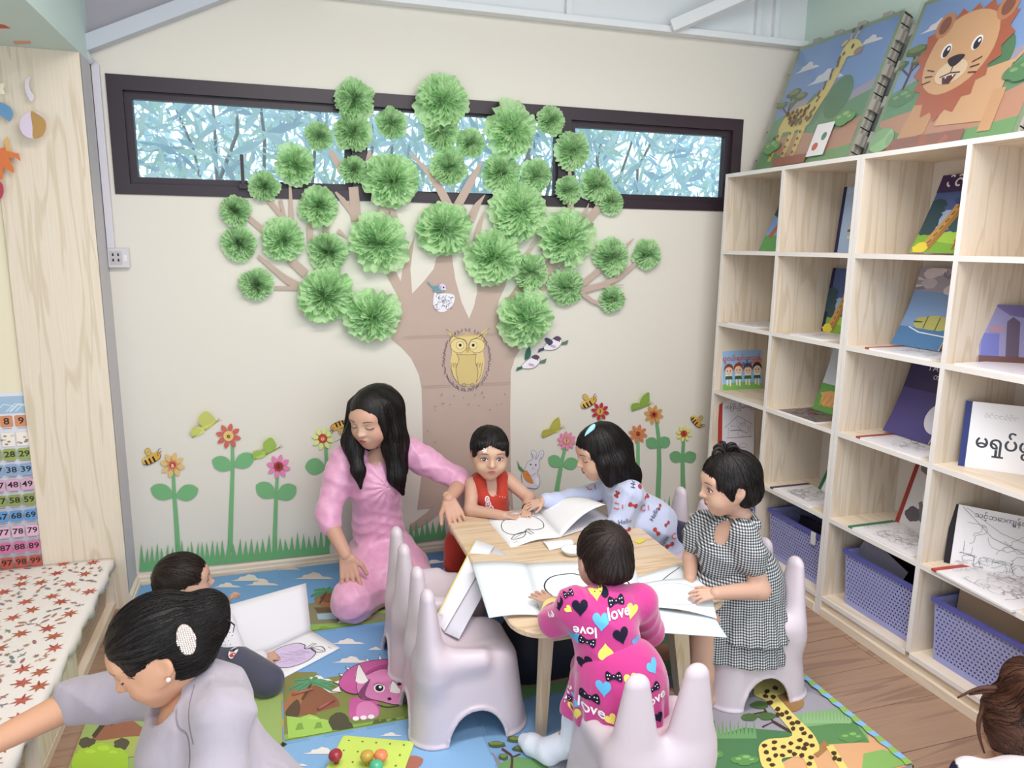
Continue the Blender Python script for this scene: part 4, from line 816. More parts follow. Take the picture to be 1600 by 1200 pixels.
flower(F2(427, 643), 15, '#df8ea8', '#d9b868', '#cf7c92', '1', [F2(415, 700), F2(390, 800), F2(355, 1000), F2(345, 1090)], [(F2(385, 838), F2(288, 775), 1, 20), (F2(398, 838), F2(512, 800), 1, 20)], 'pink paper flower numbered 1 beside the rabbit', n=10)
flower(F2(985, 590), 15, '#cf7a50', '#a8483a', '#c98a4c', '2', [F2(985, 640), F2(985, 1100)], [], 'orange paper flower numbered 2 half hidden behind the pyjamas')
flower(F2(688, 415), 14.5, '#b3363c', '#d9a858', '#c9924c', '3', [F2(690, 470), F2(690, 900), F2(690, 1100)], [], 'dark red paper flower numbered 3 above the person in pyjamas')
flower(F2(1108, 440), 15.5, '#c9954f', '#a53e34', '#c0683c', '4', [F2(1130, 495), F2(1148, 640), F2(1150, 850), F2(1140, 1100)], [(F2(1140, 690), F2(1048, 640), 1, 19), (F2(1152, 690), F2(1222, 620), 1, 19)], 'orange paper flower numbered 4, tall stem', green='#6fa374', lcol='#3a1a18')
flower(F2(1343, 588), 13, '#dbd97c', '#c0483e', '#b5423a', '5', [F2(1340, 630), F2(1333, 800), F2(1335, 950), F2(1342, 1100)], [(F2(1330, 795), F2(1235, 750), 1, 19), (F2(1340, 795), F2(1432, 745), 1, 19)], 'yellow paper flower numbered 5 near the bookcase', green='#6fa374', lcol='#3a1a18')
# ---------------------------------------------------------------- grass strips cut from green paper
def grass(u0, v0, u1, v1, n, hgt, label, seed):
    rg = random.Random(seed); top = []
    for i in range(n):
        t0, t1 = i / n, (i + 1) / n; tm = (t0 + t1) / 2 + rg.uniform(-.2, .2) / n; lv = lambda t: v0 + (v1 - v0) * t
        top += [(u0 + (u1 - u0) * (t0 + .08 / n), lv(t0) - hgt * .30), (u0 + (u1 - u0) * tm, lv(tm) - hgt * rg.uniform(.85, 1.12)), (u0 + (u1 - u0) * (t1 - .08 / n), lv(t1) - hgt * .30)]
    pts = [(u0, v0)] + top + [(u1, v1)]
    o = wall_prism(pts[::-1], 0.0055, 0.001, 'paper_grass', M_PAPER, None, '#70ad75'); return tag(o, label, 'paper grass')
grass(218, 893, 352, 881, 17, 40, 'left strip of green paper grass, below the letter a flower', 1)
grass(352, 881, 515, 865, 18, 36, 'middle strip of green paper grass beside the pink dress', 2)
grass(638, 850, 716, 838, 9, 33, 'strip of green paper grass at the tree roots', 3)
grass(1024, 812, 1066, 808, 7, 33, 'short strip of green paper grass behind the person in pyjamas', 4)
# ---------------------------------------------------------------- butterflies and bees
def insect(name, outline, art, label, cat, fold=None, back='#d9c65a'):
    return cutout(name, outline, art, label, cat, d=0.006, back=back)
def butterfly(Zf, up, lo, body, c1, c2, label):
    o = empty('paper_butterfly', (*wp(*Zf(*body[0]), .004)[:1], -.004, wp(*Zf(*body[0]), .004)[1]), label, 'butterfly'); e = Vector((0, -1, 0))
    for nm, pts, col, th in (('upper_wing', up, c1, .6), ('lower_wing', lo, c1, .5)):
        P = [Vector((wp(*Zf(x, y), .004)[0], -.004, wp(*Zf(x, y), .004)[1])) for x, y in spline(pts, 4, True)]
        b0 = Vector((wp(*Zf(*body[0]), .004)[0], -.004, wp(*Zf(*body[0]), .004)[1])); b1 = Vector((wp(*Zf(*body[1]), .004)[0], -.004, wp(*Zf(*body[1]), .004)[1])); ax = (b1 - b0).normalized(); V = []
        for p in P: r = p - b0; per = r - ax * r.dot(ax); V.append(p + e * (per.length * 0.55))
        k = len(V); mb = MB(); mb.add(V + [v + e * .0008 for v in V], [tuple(range(k)), tuple(range(k, 2 * k))[::-1]] + [(i, (i + 1) % k, k + (i + 1) % k, k + i) for i in range(k)], col); mb.build(nm, M_PAPER, o)
    pts = [Zf(*body[0]), Zf((body[0][0] + body[1][0]) / 2, (body[0][1] + body[1][1]) / 2), Zf(*body[1])]
    b = [Vector((wp(u, v, .005)[0], -.005, wp(u, v, .005)[1])) for u, v in pts]; MB().tube(b, [.002, .004, .002], 6, c2).build('body', M_PAPER, o)
    mb = MB()
    for dx, dy in ((20, -25), (35, -10)):
        q = Zf(body[1][0] + dx, body[1][1] + dy); mb.tube([b[2], Vector((wp(*q, .012)[0], -.012, wp(*q, .012)[1]))], .001, 5, c2)
    mb.build('antennae', M_PAPER, o)
butterfly(F1, [(490, 215), (460, 150), (510, 90), (560, 130), (580, 180), (520, 230)], [(420, 285), (405, 240), (440, 205), (490, 215), (500, 250)], ((415, 290), (590, 175)), '#d5d878', '#b0a84e', 'yellow-green paper butterfly beside the letter e flower')
butterfly(F1, [(935, 385), (920, 320), (975, 275), (1010, 330), (1010, 360), (960, 400)], [(855, 440), (850, 385), (900, 375), (935, 385), (930, 425)], ((860, 445), (1030, 365)), '#b5d466', '#93a04a', 'green paper butterfly beside the letter i flower')
butterfly(F2, [(285, 540), (300, 480), (340, 445), (370, 510), (370, 560), (310, 580)], [(235, 610), (225, 560), (260, 545), (290, 550), (290, 590)], ((240, 620), (385, 545)), '#d9d066', '#b5a73e', 'yellow paper butterfly above the rabbit')
butterfly(F2, [(985, 350), (990, 290), (1035, 250), (1060, 310), (1065, 360), (1010, 375)], [(930, 400), (920, 350), (960, 340), (985, 350), (985, 385)], ((935, 412), (1075, 360)), '#a5cc5e', '#86963e', 'bright green paper butterfly above the person in pyjamas')
def bee(Zf, c, s, rot, label):
    R = lambda L: [Zf(c[0] + s * (x * math.cos(rot) - y * math.sin(rot)), c[1] + s * (x * math.sin(rot) + y * math.cos(rot))) for x, y in L]
    out = R(spline([(-1, .1), (-.6, -.4), (-.2, -.35), (-.3, -1.0), (.15, -1.05), (.25, -.4), (.7, -.35), (.95, 0), (.6, .35), (-.5, .4)], 3, True)); a = Art(); a.poly(out, '#d9ac52')
    a.poly(R(ell(-.05, -.72, .26, .32)), '#e0c474').poly(R(ell(-.62, -.2, .3, .24)), '#dcbc6c')
    for x in (-.75, -.35, .05): a.poly(R([(x, -.12), (x + .18, -.16), (x + .2, .38), (x + .02, .38)]), '#3c2a26')
    a.stroke(R(spline([(-1, .1), (-.5, .4), (.6, .35), (.95, 0)], 4)), .8, '#4a342c').poly(R(ell(.6, -.02, .2, .2)), '#d9a348').poly(R(ell(.66, -.06, .05, .06)), '#2b2020').stroke(R([(.7, -.2), (.95, -.5), (1.15, -.5)]), .9, '#5a4a3c').stroke(R([(.8, -.15), (1.15, -.25)]), .9, '#5a4a3c').stroke(R(ell(-.05, -.72, .26, .32)), .5, '#8a6a3c', True).stroke(R(ell(-.05, -.72, .1, .12)), .5, '#8a6a3c', True)
    cutout('paper_bee', out, a, label, 'bee', d=0.006, back='#cfa24c')
bee(F1, (125, 440), 75, -.45, 'orange paper bee left of the letter a flower')
bee(F1, (1455, 205), 62, 2.75, 'orange paper bee above the lime letter o flower')
bee(F2, (600, 345), 70, -.5, 'orange paper bee above the dark red flower')
bee(F2, (1440, 495), 58, .85, 'orange paper bee beside the yellow flower near the bookcase')
# ================================================================ smooth solids from distance fields (surface nets)
def surface_nets(D, org, h):
    nx, ny, nz = D.shape; S = D < 0
    C = np.zeros((nx - 1, ny - 1, nz - 1), np.int8)
    for i in (0, 1):
        for j in (0, 1):
            for k in (0, 1): C += S[i:nx - 1 + i, j:ny - 1 + j, k:nz - 1 + k]
    I = np.argwhere((C > 0) & (C < 8)); n = len(I)
    if n == 0: return np.zeros((0, 3)), np.zeros((0, 4), int)
    idx = -np.ones(C.shape, np.int64); idx[I[:, 0], I[:, 1], I[:, 2]] = np.arange(n)
    cor = [(i, j, k) for i in (0, 1) for j in (0, 1) for k in (0, 1)]; val = np.stack([D[I[:, 0] + a, I[:, 1] + b, I[:, 2] + c] for a, b, c in cor], 1)
    acc = np.zeros((n, 3)); cnt = np.zeros(n)
    for p in range(8):
        for q in range(p + 1, 8):
            if sum(abs(a - b) for a, b in zip(cor[p], cor[q])) != 1: continue
            a, b = val[:, p], val[:, q]; m = (a < 0) != (b < 0); t = np.where(m, a / np.where(m, a - b, 1), 0)
            P, Q = np.array(cor[p]), np.array(cor[q]); acc += m[:, None] * (P + t[:, None] * (Q - P)); cnt += m
    V = (I + acc / cnt[:, None]) * h + org; F = []
    for ax in range(3):
        sl = [slice(1, s - 1) for s in D.shape]; a = list(sl); b = list(sl); a[ax] = slice(0, D.shape[ax] - 1); b[ax] = slice(1, D.shape[ax])
        A, B = S[tuple(a)], S[tuple(b)]; E = np.argwhere(A != B); off = np.array([1, 1, 1]); off[ax] = 0; E = E + off
        flip = S[E[:, 0], E[:, 1], E[:, 2]]; u, v = [(1, 2), (2, 0), (0, 1)][ax]
        def cid(du, dv): c = E.copy(); c[:, u] -= du; c[:, v] -= dv; return idx[c[:, 0], c[:, 1], c[:, 2]]
        q = np.stack([cid(1, 1), cid(0, 1), cid(0, 0), cid(1, 0)], 1); q[~flip] = q[~flip][:, ::-1]; F.append(q)
    F = np.concatenate(F); F = F[(F >= 0).all(1)]
    return V, F
def smin(a, b, k):
    if k <= 0: return np.minimum(a, b)
    h = np.clip(0.5 + 0.5 * (b - a) / k, 0, 1); return b + (a - b) * h - k * h * (1 - h)
def smax(a, b, k): return -smin(-a, -b, k)
class Solid:
    """list of primitives blended in order; coordinates in metres"""
    def __init__(s): s.p = []; s.post = None; s.hem = None
    def cone(s, a, b, ra, rb=None, k=0.02, flat=None, op='+'):     # rounded cone; flat = (axis, factor) squashes it
        s.p.append(('c', np.array(a, float), np.array(b, float), ra, ra if rb is None else rb, k, flat, op)); return s
    def chain(s, pts, rs, k=0.02, flat=None, op='+'):
        for i in range(len(pts) - 1): s.cone(pts[i], pts[i + 1], rs[i], rs[i + 1], k, flat, op)
        return s
    def ball(s, c, r, k=0.02, rot=None, op='+'):                  # ellipsoid; rot columns = axes
        r = np.array([r] * 3 if np.isscalar(r) else r, float); s.p.append(('e', np.array(c, float), r, rot, 0, k, None, op)); return s
    def cut(s, c, n, k=0.004):                                    # removes the half space on the side n points to
        n = np.array(n, float); s.p.append(('h', np.array(c, float), n / np.linalg.norm(n), 0, 0, k, None, '-')); return s
    def bounds(s):
        lo = np.full(3, 9e9); hi = -lo
        for t, a, b, r0, r1, k, fl, op in s.p:
            if op != '+' or t == 'h': continue
            if t == 'c':
                for q, r in ((a, r0), (b, r1)): lo = np.minimum(lo, q - r - k * .3); hi = np.maximum(hi, q + r + k * .3)
            else: R = b.max() + k * .3; lo = np.minimum(lo, a - R); hi = np.maximum(hi, a + R)
        return lo, hi
    def mesh(s, h):
        lo, hi = s.bounds(); lo -= 2.5 * h; hi += 2.5 * h; n = np.ceil((hi - lo) / h).astype(int) + 1
        ax = [lo[i] + h * np.arange(n[i]) for i in range(3)]; D = np.full(n, 0.5, np.float32)
        for t, a, b, r0, r1, k, fl, op in s.p:
            if t == 'h': pl, ph = lo, hi
            elif t == 'c': R = max(r0, r1) + k + 2 * h; R = R * (1 if fl is None else max(1, 1)); pl, ph = np.minimum(a, b) - R, np.maximum(a, b) + R
            else: R = b.max() + k + 2 * h; pl, ph = a - R, a + R
            i0 = np.clip(((pl - lo) / h).astype(int), 0, n - 1); i1 = np.clip(((ph - lo) / h).astype(int) + 2, 1, n)
            if (i1 <= i0).any(): continue
            X, Y, Zz = [ax[i][i0[i]:i1[i]] for i in range(3)]; X = X[:, None, None]; Y = Y[None, :, None]; Zz = Zz[None, None, :]
            if t == 'h': d = -((X - a[0]) * b[0] + (Y - a[1]) * b[1] + (Zz - a[2]) * b[2])
            elif t == 'c':
                ba = b - a; L = max(ba @ ba, 1e-12); px, py, pz = X - a[0], Y - a[1], Zz - a[2]; tt = np.clip((px * ba[0] + py * ba[1] + pz * ba[2]) / L, 0, 1)
                px, py, pz = px - tt * ba[0], py - tt * ba[1], pz - tt * ba[2]
                if fl is not None:
                    f, q = np.array(fl[0], float), fl[1]; f = f / np.linalg.norm(f); dn = (px * f[0] + py * f[1] + pz * f[2]) * (1 / q - 1); px, py, pz = px + dn * f[0], py + dn * f[1], pz + dn * f[2]
                d = np.sqrt(px * px + py * py + pz * pz) - (r0 + (r1 - r0) * tt)
                if fl is not None: d = d * min(1, fl[1] * 1.2)
            else:
                px, py, pz = X - a[0], Y - a[1], Zz - a[2]
                if r0 is not None: M = r0; px, py, pz = [px * M[0, i] + py * M[1, i] + pz * M[2, i] for i in range(3)]
                k0 = np.sqrt((px / b[0]) ** 2 + (py / b[1]) ** 2 + (pz / b[2]) ** 2); k1 = np.sqrt((px / b[0] ** 2) ** 2 + (py / b[1] ** 2) ** 2 + (pz / b[2] ** 2) ** 2); d = k0 * (k0 - 1) / np.maximum(k1, 1e-9)
            sl = tuple(slice(i0[i], i1[i]) for i in range(3)); d = d.astype(np.float32)
            D[sl] = smin(D[sl], d, k) if op == '+' else smax(D[sl], -d, k)
        if s.post is not None: D = s.post(D, ax[0][:, None, None], ax[1][None, :, None], ax[2][None, None, :])
        if s.hem is not None: c_, n_ = s.hem; n_ = np.array(n_) / np.linalg.norm(n_); D = np.maximum(D, (ax[0][:, None, None] - c_[0]) * n_[0] + (ax[1][None, :, None] - c_[1]) * n_[1] + (ax[2][None, None, :] - c_[2]) * n_[2])
        D[0], D[-1], D[:, 0], D[:, -1], D[:, :, 0], D[:, :, -1] = [np.maximum(q, h * .5) for q in (D[0], D[-1], D[:, 0], D[:, -1], D[:, :, 0], D[:, :, -1])]
        return surface_nets(D, lo, h)
def np_mesh(name, V, F, m, parent=None, col=None, colfn=None):
    me = bpy.data.meshes.new(name); me.vertices.add(len(V)); me.vertices.foreach_set('co', np.asarray(V, np.float32).ravel())
    F = np.asarray(F); me.loops.add(F.size); me.loops.foreach_set('vertex_index', F.astype(np.int32).ravel()); me.polygons.add(len(F)); me.polygons.foreach_set('loop_start', np.arange(0, F.size, 4, dtype=np.int32))
    me.polygons.foreach_set('use_smooth', np.ones(len(F), bool)); me.update(calc_edges=True); me.validate()
    if col is not None or colfn is not None:
        at_ = me.color_attributes.new('Col', 'FLOAT_COLOR', 'POINT'); C = np.tile(np.array(lin(col) if col else (1, 1, 1, 1), np.float32), (len(V), 1))
        if colfn: C = colfn(np.asarray(V), C)
        at_.data.foreach_set('color', C.astype(np.float32).ravel())
    me.materials.append(m); o = bpy.data.objects.new(name, me); COL.objects.link(o)
    if parent: child(o, parent)
    return o
def merge(parts):
    V = []; F = []; k = 0
    for v, f in parts: V.append(v); F.append(f + k); k += len(v)
    return np.concatenate(V), np.concatenate(F)
# ================================================================ foam mats, bench, table, chairs
TX = [0.083 + 0.5465 * i for i in range(5)]; TY = [-0.016, -0.598, -1.19, -1.78]; TZ = 0.012
M_FOAM = mat('foam_edge', '#7d9c74', 0.7)
def fl(u, v, h=0): p = atz(u, v, TZ + h); return (p.x, p.y)
def mat_tile(i, j, base, label):
    x0, x1, y1, y0 = TX[i], TX[i + 1], TY[j], TY[j + 1]; g_ = 0.0006
    o = empty('foam_mat_tile', ((x0 + x1) / 2, (y0 + y1) / 2, 0), label, 'mat tile', 'interlocking foam mat tiles on the floor')
    d = 0.016; n = 9; P = []
    def edge(ax, ay, bx, by, nx, ny, sg):
        for k in range(n):
            for t, q in ((.20, 0), (.12, 1), (.88, 1), (.80, 0)):
                s = (k + t) / n; w = d * q * (k % 2) * sg; P.append((ax + (bx - ax) * s + nx * w, ay + (by - ay) * s + ny * w))
    edge(x0, y0, x1, y0, 0, 1, 1); edge(x1 - g_, y0, x1 - g_, y1, 1, 0, 1 if i < 3 else 0.0); edge(x1, y1 - g_, x0, y1 - g_, 0, 1, 1 if j > 0 else 0.0); edge(x0, y1, x0, y0, 1, 0, 1 if i > 0 else 0)
    MB().prism(P, (0, 0, 0.0003), (1, 0, 0), (0, 1, 0), (0, 0, TZ - 0.0003)).build('foam', M_FOAM, o)
    a = Art(); a.L.append((P, [tuple(range(len(P)))], base)); a.build('print_ground', lambda x, y, h: Vector((x, y, TZ + h)), M_MATPRINT, o)
    return o
def tile_art(o, art, i, j, k=4, name='printed_scene', unit=True):
    x0, y0 = TX[i], TY[j + 1]; w, hh = TX[i + 1] - x0, TY[j] - y0
    if unit: return tag(art.build(name, lambda x, y, h: Vector((x0 + w * (.01 + .98 * x), y0 + hh * (.02 + .96 * y), TZ + .0004 + h)), M_MATPRINT, o, dz=0.00006, clip=(0, 0, 1, 1)), kind='stuff')
    A2 = Art()
    for v, f, c in art.L: A2.L.append(([fl(*p) for p in v], f, c))
    return tag(A2.build(name, lambda x, y, h: Vector((x, y, TZ + .0011 + h)), M_MATPRINT, o, dz=0.00004, clip=(x0 + .004, y0 + .016, x0 + w - .001, y0 + hh + (.0 if j == 0 else .002))), kind='stuff')
def palm(a, P, s, g, trunk='#5d4a3c', L1='#5f9a72', L2='#3f7355'):
    """P: px of the crown"""
    a.stroke([(P[0] - 14 * s, P[1] + 26 * s), (P[0] - 5 * s, P[1] + 12 * s), P], 4 * s, trunk)
    for ang, l in ((-2.6, 30), (-2.0, 22), (-1.2, 26), (-.4, 30), (-.05, 36), (.35, 34), (2.9, 34), (2.5, 30)):
        q = [(P[0] + l * s * t * math.cos(ang), P[1] + l * s * t * .55 * math.sin(ang) + 7 * s * t * t) for t in (0, .3, .6, 1)]
        a.stroke(spline(q, 3), [.8 * s + 6 * s * math.sin(PI * min(1, (k + 1) / 11)) for k in range(10)], L1); a.stroke(spline(q, 3), 1.0 * s, L2)
def pcloud(a, u, v, s, col='#e6e0e0'): q = Art(); cloud(q, 0, 0, 1, col); [a.L.append(([(u + x * s, v - y * s * .7) for x, y in vv], ff, c)) for vv, ff, c in q.L]
def pbush(a, u, v, s, c1, c2, g): q = Art(); bush(q, 0, 0, 1, c1, c2, g); [a.L.append(([(u + x * s, v - y * s * .8) for x, y in vv], ff, c)) for vv, ff, c in q.L]
Q = lambda x, y: (440 + x / 3.75, 880 + y / 3.75)
QL = lambda L: [Q(x, y) for x, y in L]
g = random.Random(41)
SKY = '#74a3d2'
t = mat_tile(0, 0, SKY, 'blue sky mat tile with clouds beside the dotted white shirt'); u_ = Art(); u_.poly(rect(0, 0, 1, 0.22), '#7fae62'); tile_art(t, u_, 0, 0, name='print_bands'); a = Art()
for u, v, s in ((390, 908, 30), (355, 918, 22), (300, 925, 24), (410, 915, 26), (250, 935, 20), (450, 950, 25)): pcloud(a, u, v, s, '#e2d9d2')
tile_art(t, a, 0, 0, unit=False)
t = mat_tile(1, 0, SKY, 'palm tree mat tile partly under the pink dress'); u_ = Art(); u_.poly(rect(0, 0, 1, 0.4), '#8d8a6a'); u_.poly(rect(0, 0, 1, 0.16), '#8fb25e'); tile_art(t, u_, 1, 0, name='print_bands'); a = Art()
pcloud(a, *Q(190, 95), 32, '#d9cfc6'); pcloud(a, *Q(30, 40), 22, '#d9cfc6'); a.poly(QL([(0, 330), (0, 260), (180, 255), (420, 270), (640, 300), (640, 450), (0, 460)]), '#8d8a6a')
a.poly(QL(ell(285, 215, 95, 45)), '#a5714f').poly(QL(ell(285, 205, 60, 28)), '#8a5a3e').stroke(QL(ell(270, 210, 40, 18, 14, 0, 0, 4)), .8, '#5f3f30'); a.poly(QL([(190, 262), (380, 258), (400, 288), (210, 292)]), '#6f5a44'); a.poly(QL([(205, 300), (330, 290), (335, 328), (215, 332)]), '#a9c3d8')
palm(a, Q(262, 165), .75, g); a.poly(QL(spline([(335, 345), (330, 300), (360, 262), (420, 270), (440, 350)], 4, True)), '#7b7c80'); a.polys([QL(ell(342 + 28 * k, 352, 13, 9)) for k in range(4)], '#dfdcdf'); a.stroke(QL(spline([(330, 350), (330, 300), (360, 262)], 4)), .8, '#2f2a2e')
a.poly(QL([(0, 370), (640, 340), (640, 440), (0, 450)]), '#8fb25e'); pbush(a, *Q(250, 415), 22, '#7d9a4a', '#98b85a', g); a.poly(QL([(330, 420), (360, 405), (560, 390), (560, 412)]), '#8a6248'); tile_art(t, a, 1, 0, unit=False)
t = mat_tile(0, 1, '#a8a66a', 'brown hill and palm mat tile under the lavender sleeve'); u_ = Art(); u_.poly(rect(0, 0.5, 1, 1), '#7db5dc'); u_.poly(rect(0, 0, 1, 0.5), '#9ab26a'); tile_art(t, u_, 0, 1, name='print_bands'); a = Art(); B = lambda x, y: (x / 5, 960 + y / 5); BL = lambda L: [B(x, y) for x, y in L]
a.poly(BL([(640, 560), (760, 400), (1500, 400), (1500, 800), (600, 1000)]), '#9ab26a').poly(BL([(820, 690), (840, 620), (960, 610), (960, 700)]), '#7db5dc').poly(BL([(960, 800), (1080, 760), (1100, 840)]), '#e6dcd6').poly(BL(spline([(720, 970), (830, 830), (960, 790), (1090, 870), (1180, 960), (950, 985)], 4, True)), '#9a6650').stroke(BL(spline([(730, 960), (860, 800), (960, 740)], 4)), 7, '#4f4436')
palm(a, B(935, 745), .95, g); a.poly(BL([(600, 1020), (1000, 960), (1250, 950), (1200, 1100), (600, 1160)]), '#a9b45e').poly(BL(blob(680, 1010, 70, 45, g)), '#5a5446').poly(BL(blob(950, 1020, 60, 45, g)), '#5a5446'); pbush(a, *B(790, 1110), 42, '#a5c93e', '#b5d64c', g); a.poly(BL(rect(560, 1090, 1000, 1260)), '#a5c93e'); tile_art(t, a, 0, 1, unit=False)
t = mat_tile(1, 1, '#7ba6d6', 'mat tile printed with a pink triceratops by the left chairs'); u_ = Art(); u_.poly(rect(0, 0, 1, 0.5), '#86864f'); u_.poly(rect(0, 0, 1, 0.14), '#8fb05a'); tile_art(t, u_, 1, 1, name='print_bands'); a = Art()
for x, y, s in ((390, 475, 26), (410, 585, 30), (550, 510, 14), (100, 560, 26)): pcloud(a, *Q(x, y), s, '#e9e2e2')
a.poly(QL([(-60, 700), (60, 640), (200, 640), (330, 780), (700, 780), (800, 700), (800, 1100), (-60, 1100)]), '#86864f'); pcloud(a, *Q(210, 690), 24, '#efeaec'); pcloud(a, *Q(250, 760), 22, '#efeaec')
a.poly(QL(spline([(70, 870), (160, 740), (220, 725), (330, 800), (340, 860)], 4) + [(340, 880), (60, 900)]), '#8f5f48').poly(QL([(0, 860), (60, 740), (140, 760), (90, 880)]), '#a8754f').poly(QL(spline([(20, 880), (90, 800), (110, 860), (80, 920)], 4, True)), '#5f4c3c')
palm(a, Q(175, 700), 1.05, g); a.poly(QL([(200, 880), (420, 820), (760, 800), (760, 900), (300, 1010)]), '#7d8a4a').poly(QL([(0, 1010), (720, 905), (720, 990), (0, 1075)]), '#8fb05a')
pbush(a, *Q(165, 960), 38, '#a3ca62', '#b3d870', g); a.poly(QL([(30, 900), (300, 930), (290, 1000), (40, 1030)]), '#a3ca62').poly(QL(blob(335, 935, 58, 55, g, 14, .12)), '#54513f').poly(QL(blob(395, 960, 25, 25, g)), '#54513f')
for x in (560, 600, 660, 110, 220): a.poly(QL([(x - 30, 985 - (x - 100) * .08), (x + 20, 978 - (x - 100) * .08), (x + 10, 940 - (x - 100) * .05), (x - 15, 945 - (x - 100) * .05)]), '#5f6a3c' if x > 300 else '#7fa34e')
# the pink triceratops
PK, PK2, OUT = '#c45f9c', '#d583b4', '#5a2c48'
a.poly(QL(spline([(395, 890), (400, 810), (430, 790), (470, 800), (560, 810), (570, 890), (480, 915), (410, 915)], 4, True)), PK).poly(QL(spline([(440, 900), (450, 830), (520, 815), (565, 860), (560, 905), (500, 918)], 4, True)), PK2)
a.polys([QL(ell(435 + 45 * k, 915 - 5 * k, 19, 13)) for k in range(3)], '#f0eaee')
frill = spline([(445, 770), (380, 760), (335, 715), (370, 650), (440, 600), (540, 575), (640, 570), (700, 600), (690, 650), (580, 640), (500, 680), (445, 720)], 4, True)
for x, y, r in ((318, 750, -.3), (335, 705, -.1), (362, 668, .3), (398, 632, .5), (505, 585, 1.0), (575, 570, 1.3), (640, 566, 1.5)): a.poly(QL(xf([(-30, -6), (24, -18), (24, 18)], x, y, 1.05, r)), '#ece6ea').stroke(QL(xf([(-30, -6), (24, -18), (24, 18), (-30, -6)], x, y, 1.05, r)), .6, OUT)
a.poly(QL(frill), PK).stroke(QL(frill), .9, OUT, True).poly(QL(spline([(500, 640), (600, 600), (690, 610), (690, 640), (580, 640), (510, 670)], 4, True)), '#a84a80')
face = spline([(440, 740), (450, 690), (510, 655), (590, 625), (680, 640), (760, 690), (770, 790), (680, 835), (560, 810), (470, 800)], 4, True)
a.poly(QL(face), PK2).stroke(QL(face), .9, OUT, True).poly(QL(spline([(450, 770), (500, 700), (520, 690), (490, 780), (560, 810), (480, 800)], 4, True)), '#7d4870')
a.poly(QL(spline([(432, 690), (450, 600), (480, 640), (508, 690), (470, 712)], 4, True)), '#e9e4e6').stroke(QL(spline([(432, 690), (450, 600), (480, 640), (508, 690)], 4)), .9, '#4a3a44').poly(QL(spline([(632, 755), (650, 695), (690, 740), (690, 768)], 4, True)), '#efeaea').stroke(QL(spline([(632, 755), (650, 695), (690, 740)], 4)), .8, '#4a3a44')
a.poly(QL(ell(573, 738, 32, 26)), '#f5f0f4').poly(QL(ell(573, 738, 24, 20)), '#2a1c26').poly(QL(ell(578, 732, 9, 8)), '#ffffff').stroke(QL(spline([(540, 722), (565, 710), (600, 722)], 4)), .9, OUT).poly(QL(ell(632, 802, 12, 9)), '#3a1c2c').poly(QL(ell(690, 715, 12, 10)), '#2a1c26').stroke(QL(spline([(560, 835), (620, 850), (690, 840)], 4)), 1.6, '#4c4448'); tile_art(t, a, 1, 1, unit=False)
t = mat_tile(1, 2, '#86b0da', 'plain blue sky mat tile under the lime peg board'); a = Art()
pcloud(a, *Q(640, 1015), 18); pcloud(a, *Q(240, 1120), 32); pcloud(a, *Q(60, 1190), 26); a.poly(QL(spline([(720, 1200), (760, 1130), (830, 1150), (800, 1200)], 3, True)), '#a86a5c'); tile_art(t, a, 1, 2, unit=False)
t = mat_tile(2, 2, '#7fa6d0', 'savanna mat tile with a bare tree and grey hill, front middle'); u_ = Art(); u_.poly(rect(0, 0, 1, 0.55), '#c9c9d2'); u_.poly(rect(0, 0, 1, 0.4), '#7d9a72'); u_.poly(rect(0, 0, 1, 0.2), '#c4937a'); tile_art(t, u_, 2, 2, name='print_bands'); a = Art()
pcloud(a, *Q(880, 1130), 38, '#e9e6ea'); pcloud(a, *Q(1110, 1080), 22); pcloud(a, *Q(1100, 985), 16, '#c9c4cc'); a.poly(QL(spline([(1000, 1230), (1080, 1110), (1220, 1100), (1290, 1230)], 4, True)), '#8a8592').poly(QL(spline([(1250, 1230), (1350, 1140), (1500, 1160), (1560, 1230)], 4, True)), '#6f9a62').poly(QL(ell(830, 1185, 70, 30)), '#b5836a').poly(QL(ell(840, 1190, 45, 20)), '#6d5248')
for P in ([(1120, 1215), (1130, 1180), (1070, 1160), (1030, 1140), (1000, 1135)], [(1130, 1180), (1180, 1160), (1215, 1135)], [(1040, 1145), (1035, 1125)], [(1185, 1158), (1190, 1135)]): a.stroke(QL(spline(P, 3)), 2.2, '#5c3c38')
a.stroke(QL(spline([(1345, 1215), (1350, 1140), (1320, 1110), (1290, 1090)], 4)), 4, '#5a3c34').stroke(QL(spline([(1350, 1140), (1400, 1120)], 3)), 2.5, '#5a3c34')
for x, y, rx in ((1255, 1065, 60), (1370, 1035, 50), (1410, 1090, 58), (1300, 1138, 30)): a.poly(QL(blob(x, y, rx, 20, g, 14, .14)), '#4f5c3c').poly(QL(blob(x, y - 7, rx * .7, 11, g, 12, .14)), '#77894f')
tile_art(t, a, 2, 2, unit=False)
t = mat_tile(3, 2, '#8c8a94', 'mat tile printed with a yellow giraffe at the lower right'); u_ = Art(); u_.poly(rect(0, 0.8, 1, 1), '#8fbbe0'); u_.poly(rect(0, 0, 1, 0.5), '#5d8a58'); u_.poly(rect(0, 0, 1, 0.25), '#d9a67c'); tile_art(t, u_, 3, 2, name='print_bands'); a = Art(); Gz = lambda x, y: (1050 + x / 2.909, 1000 + y / 2.909); GL = lambda L: [Gz(x, y) for x, y in L]
a.poly(GL([(120, 330), (300, 270), (600, 230), (740, 280), (820, 400), (700, 560), (100, 560)]), '#9c98a2').poly(GL([(560, 340), (760, 310), (880, 400), (900, 480), (600, 480)]), '#85aa78').poly(GL([(110, 460), (330, 400), (560, 420), (560, 640), (100, 640)]), '#4f7a52').poly(GL([(580, 400), (830, 370), (900, 470), (700, 500)]), '#5d8a58')
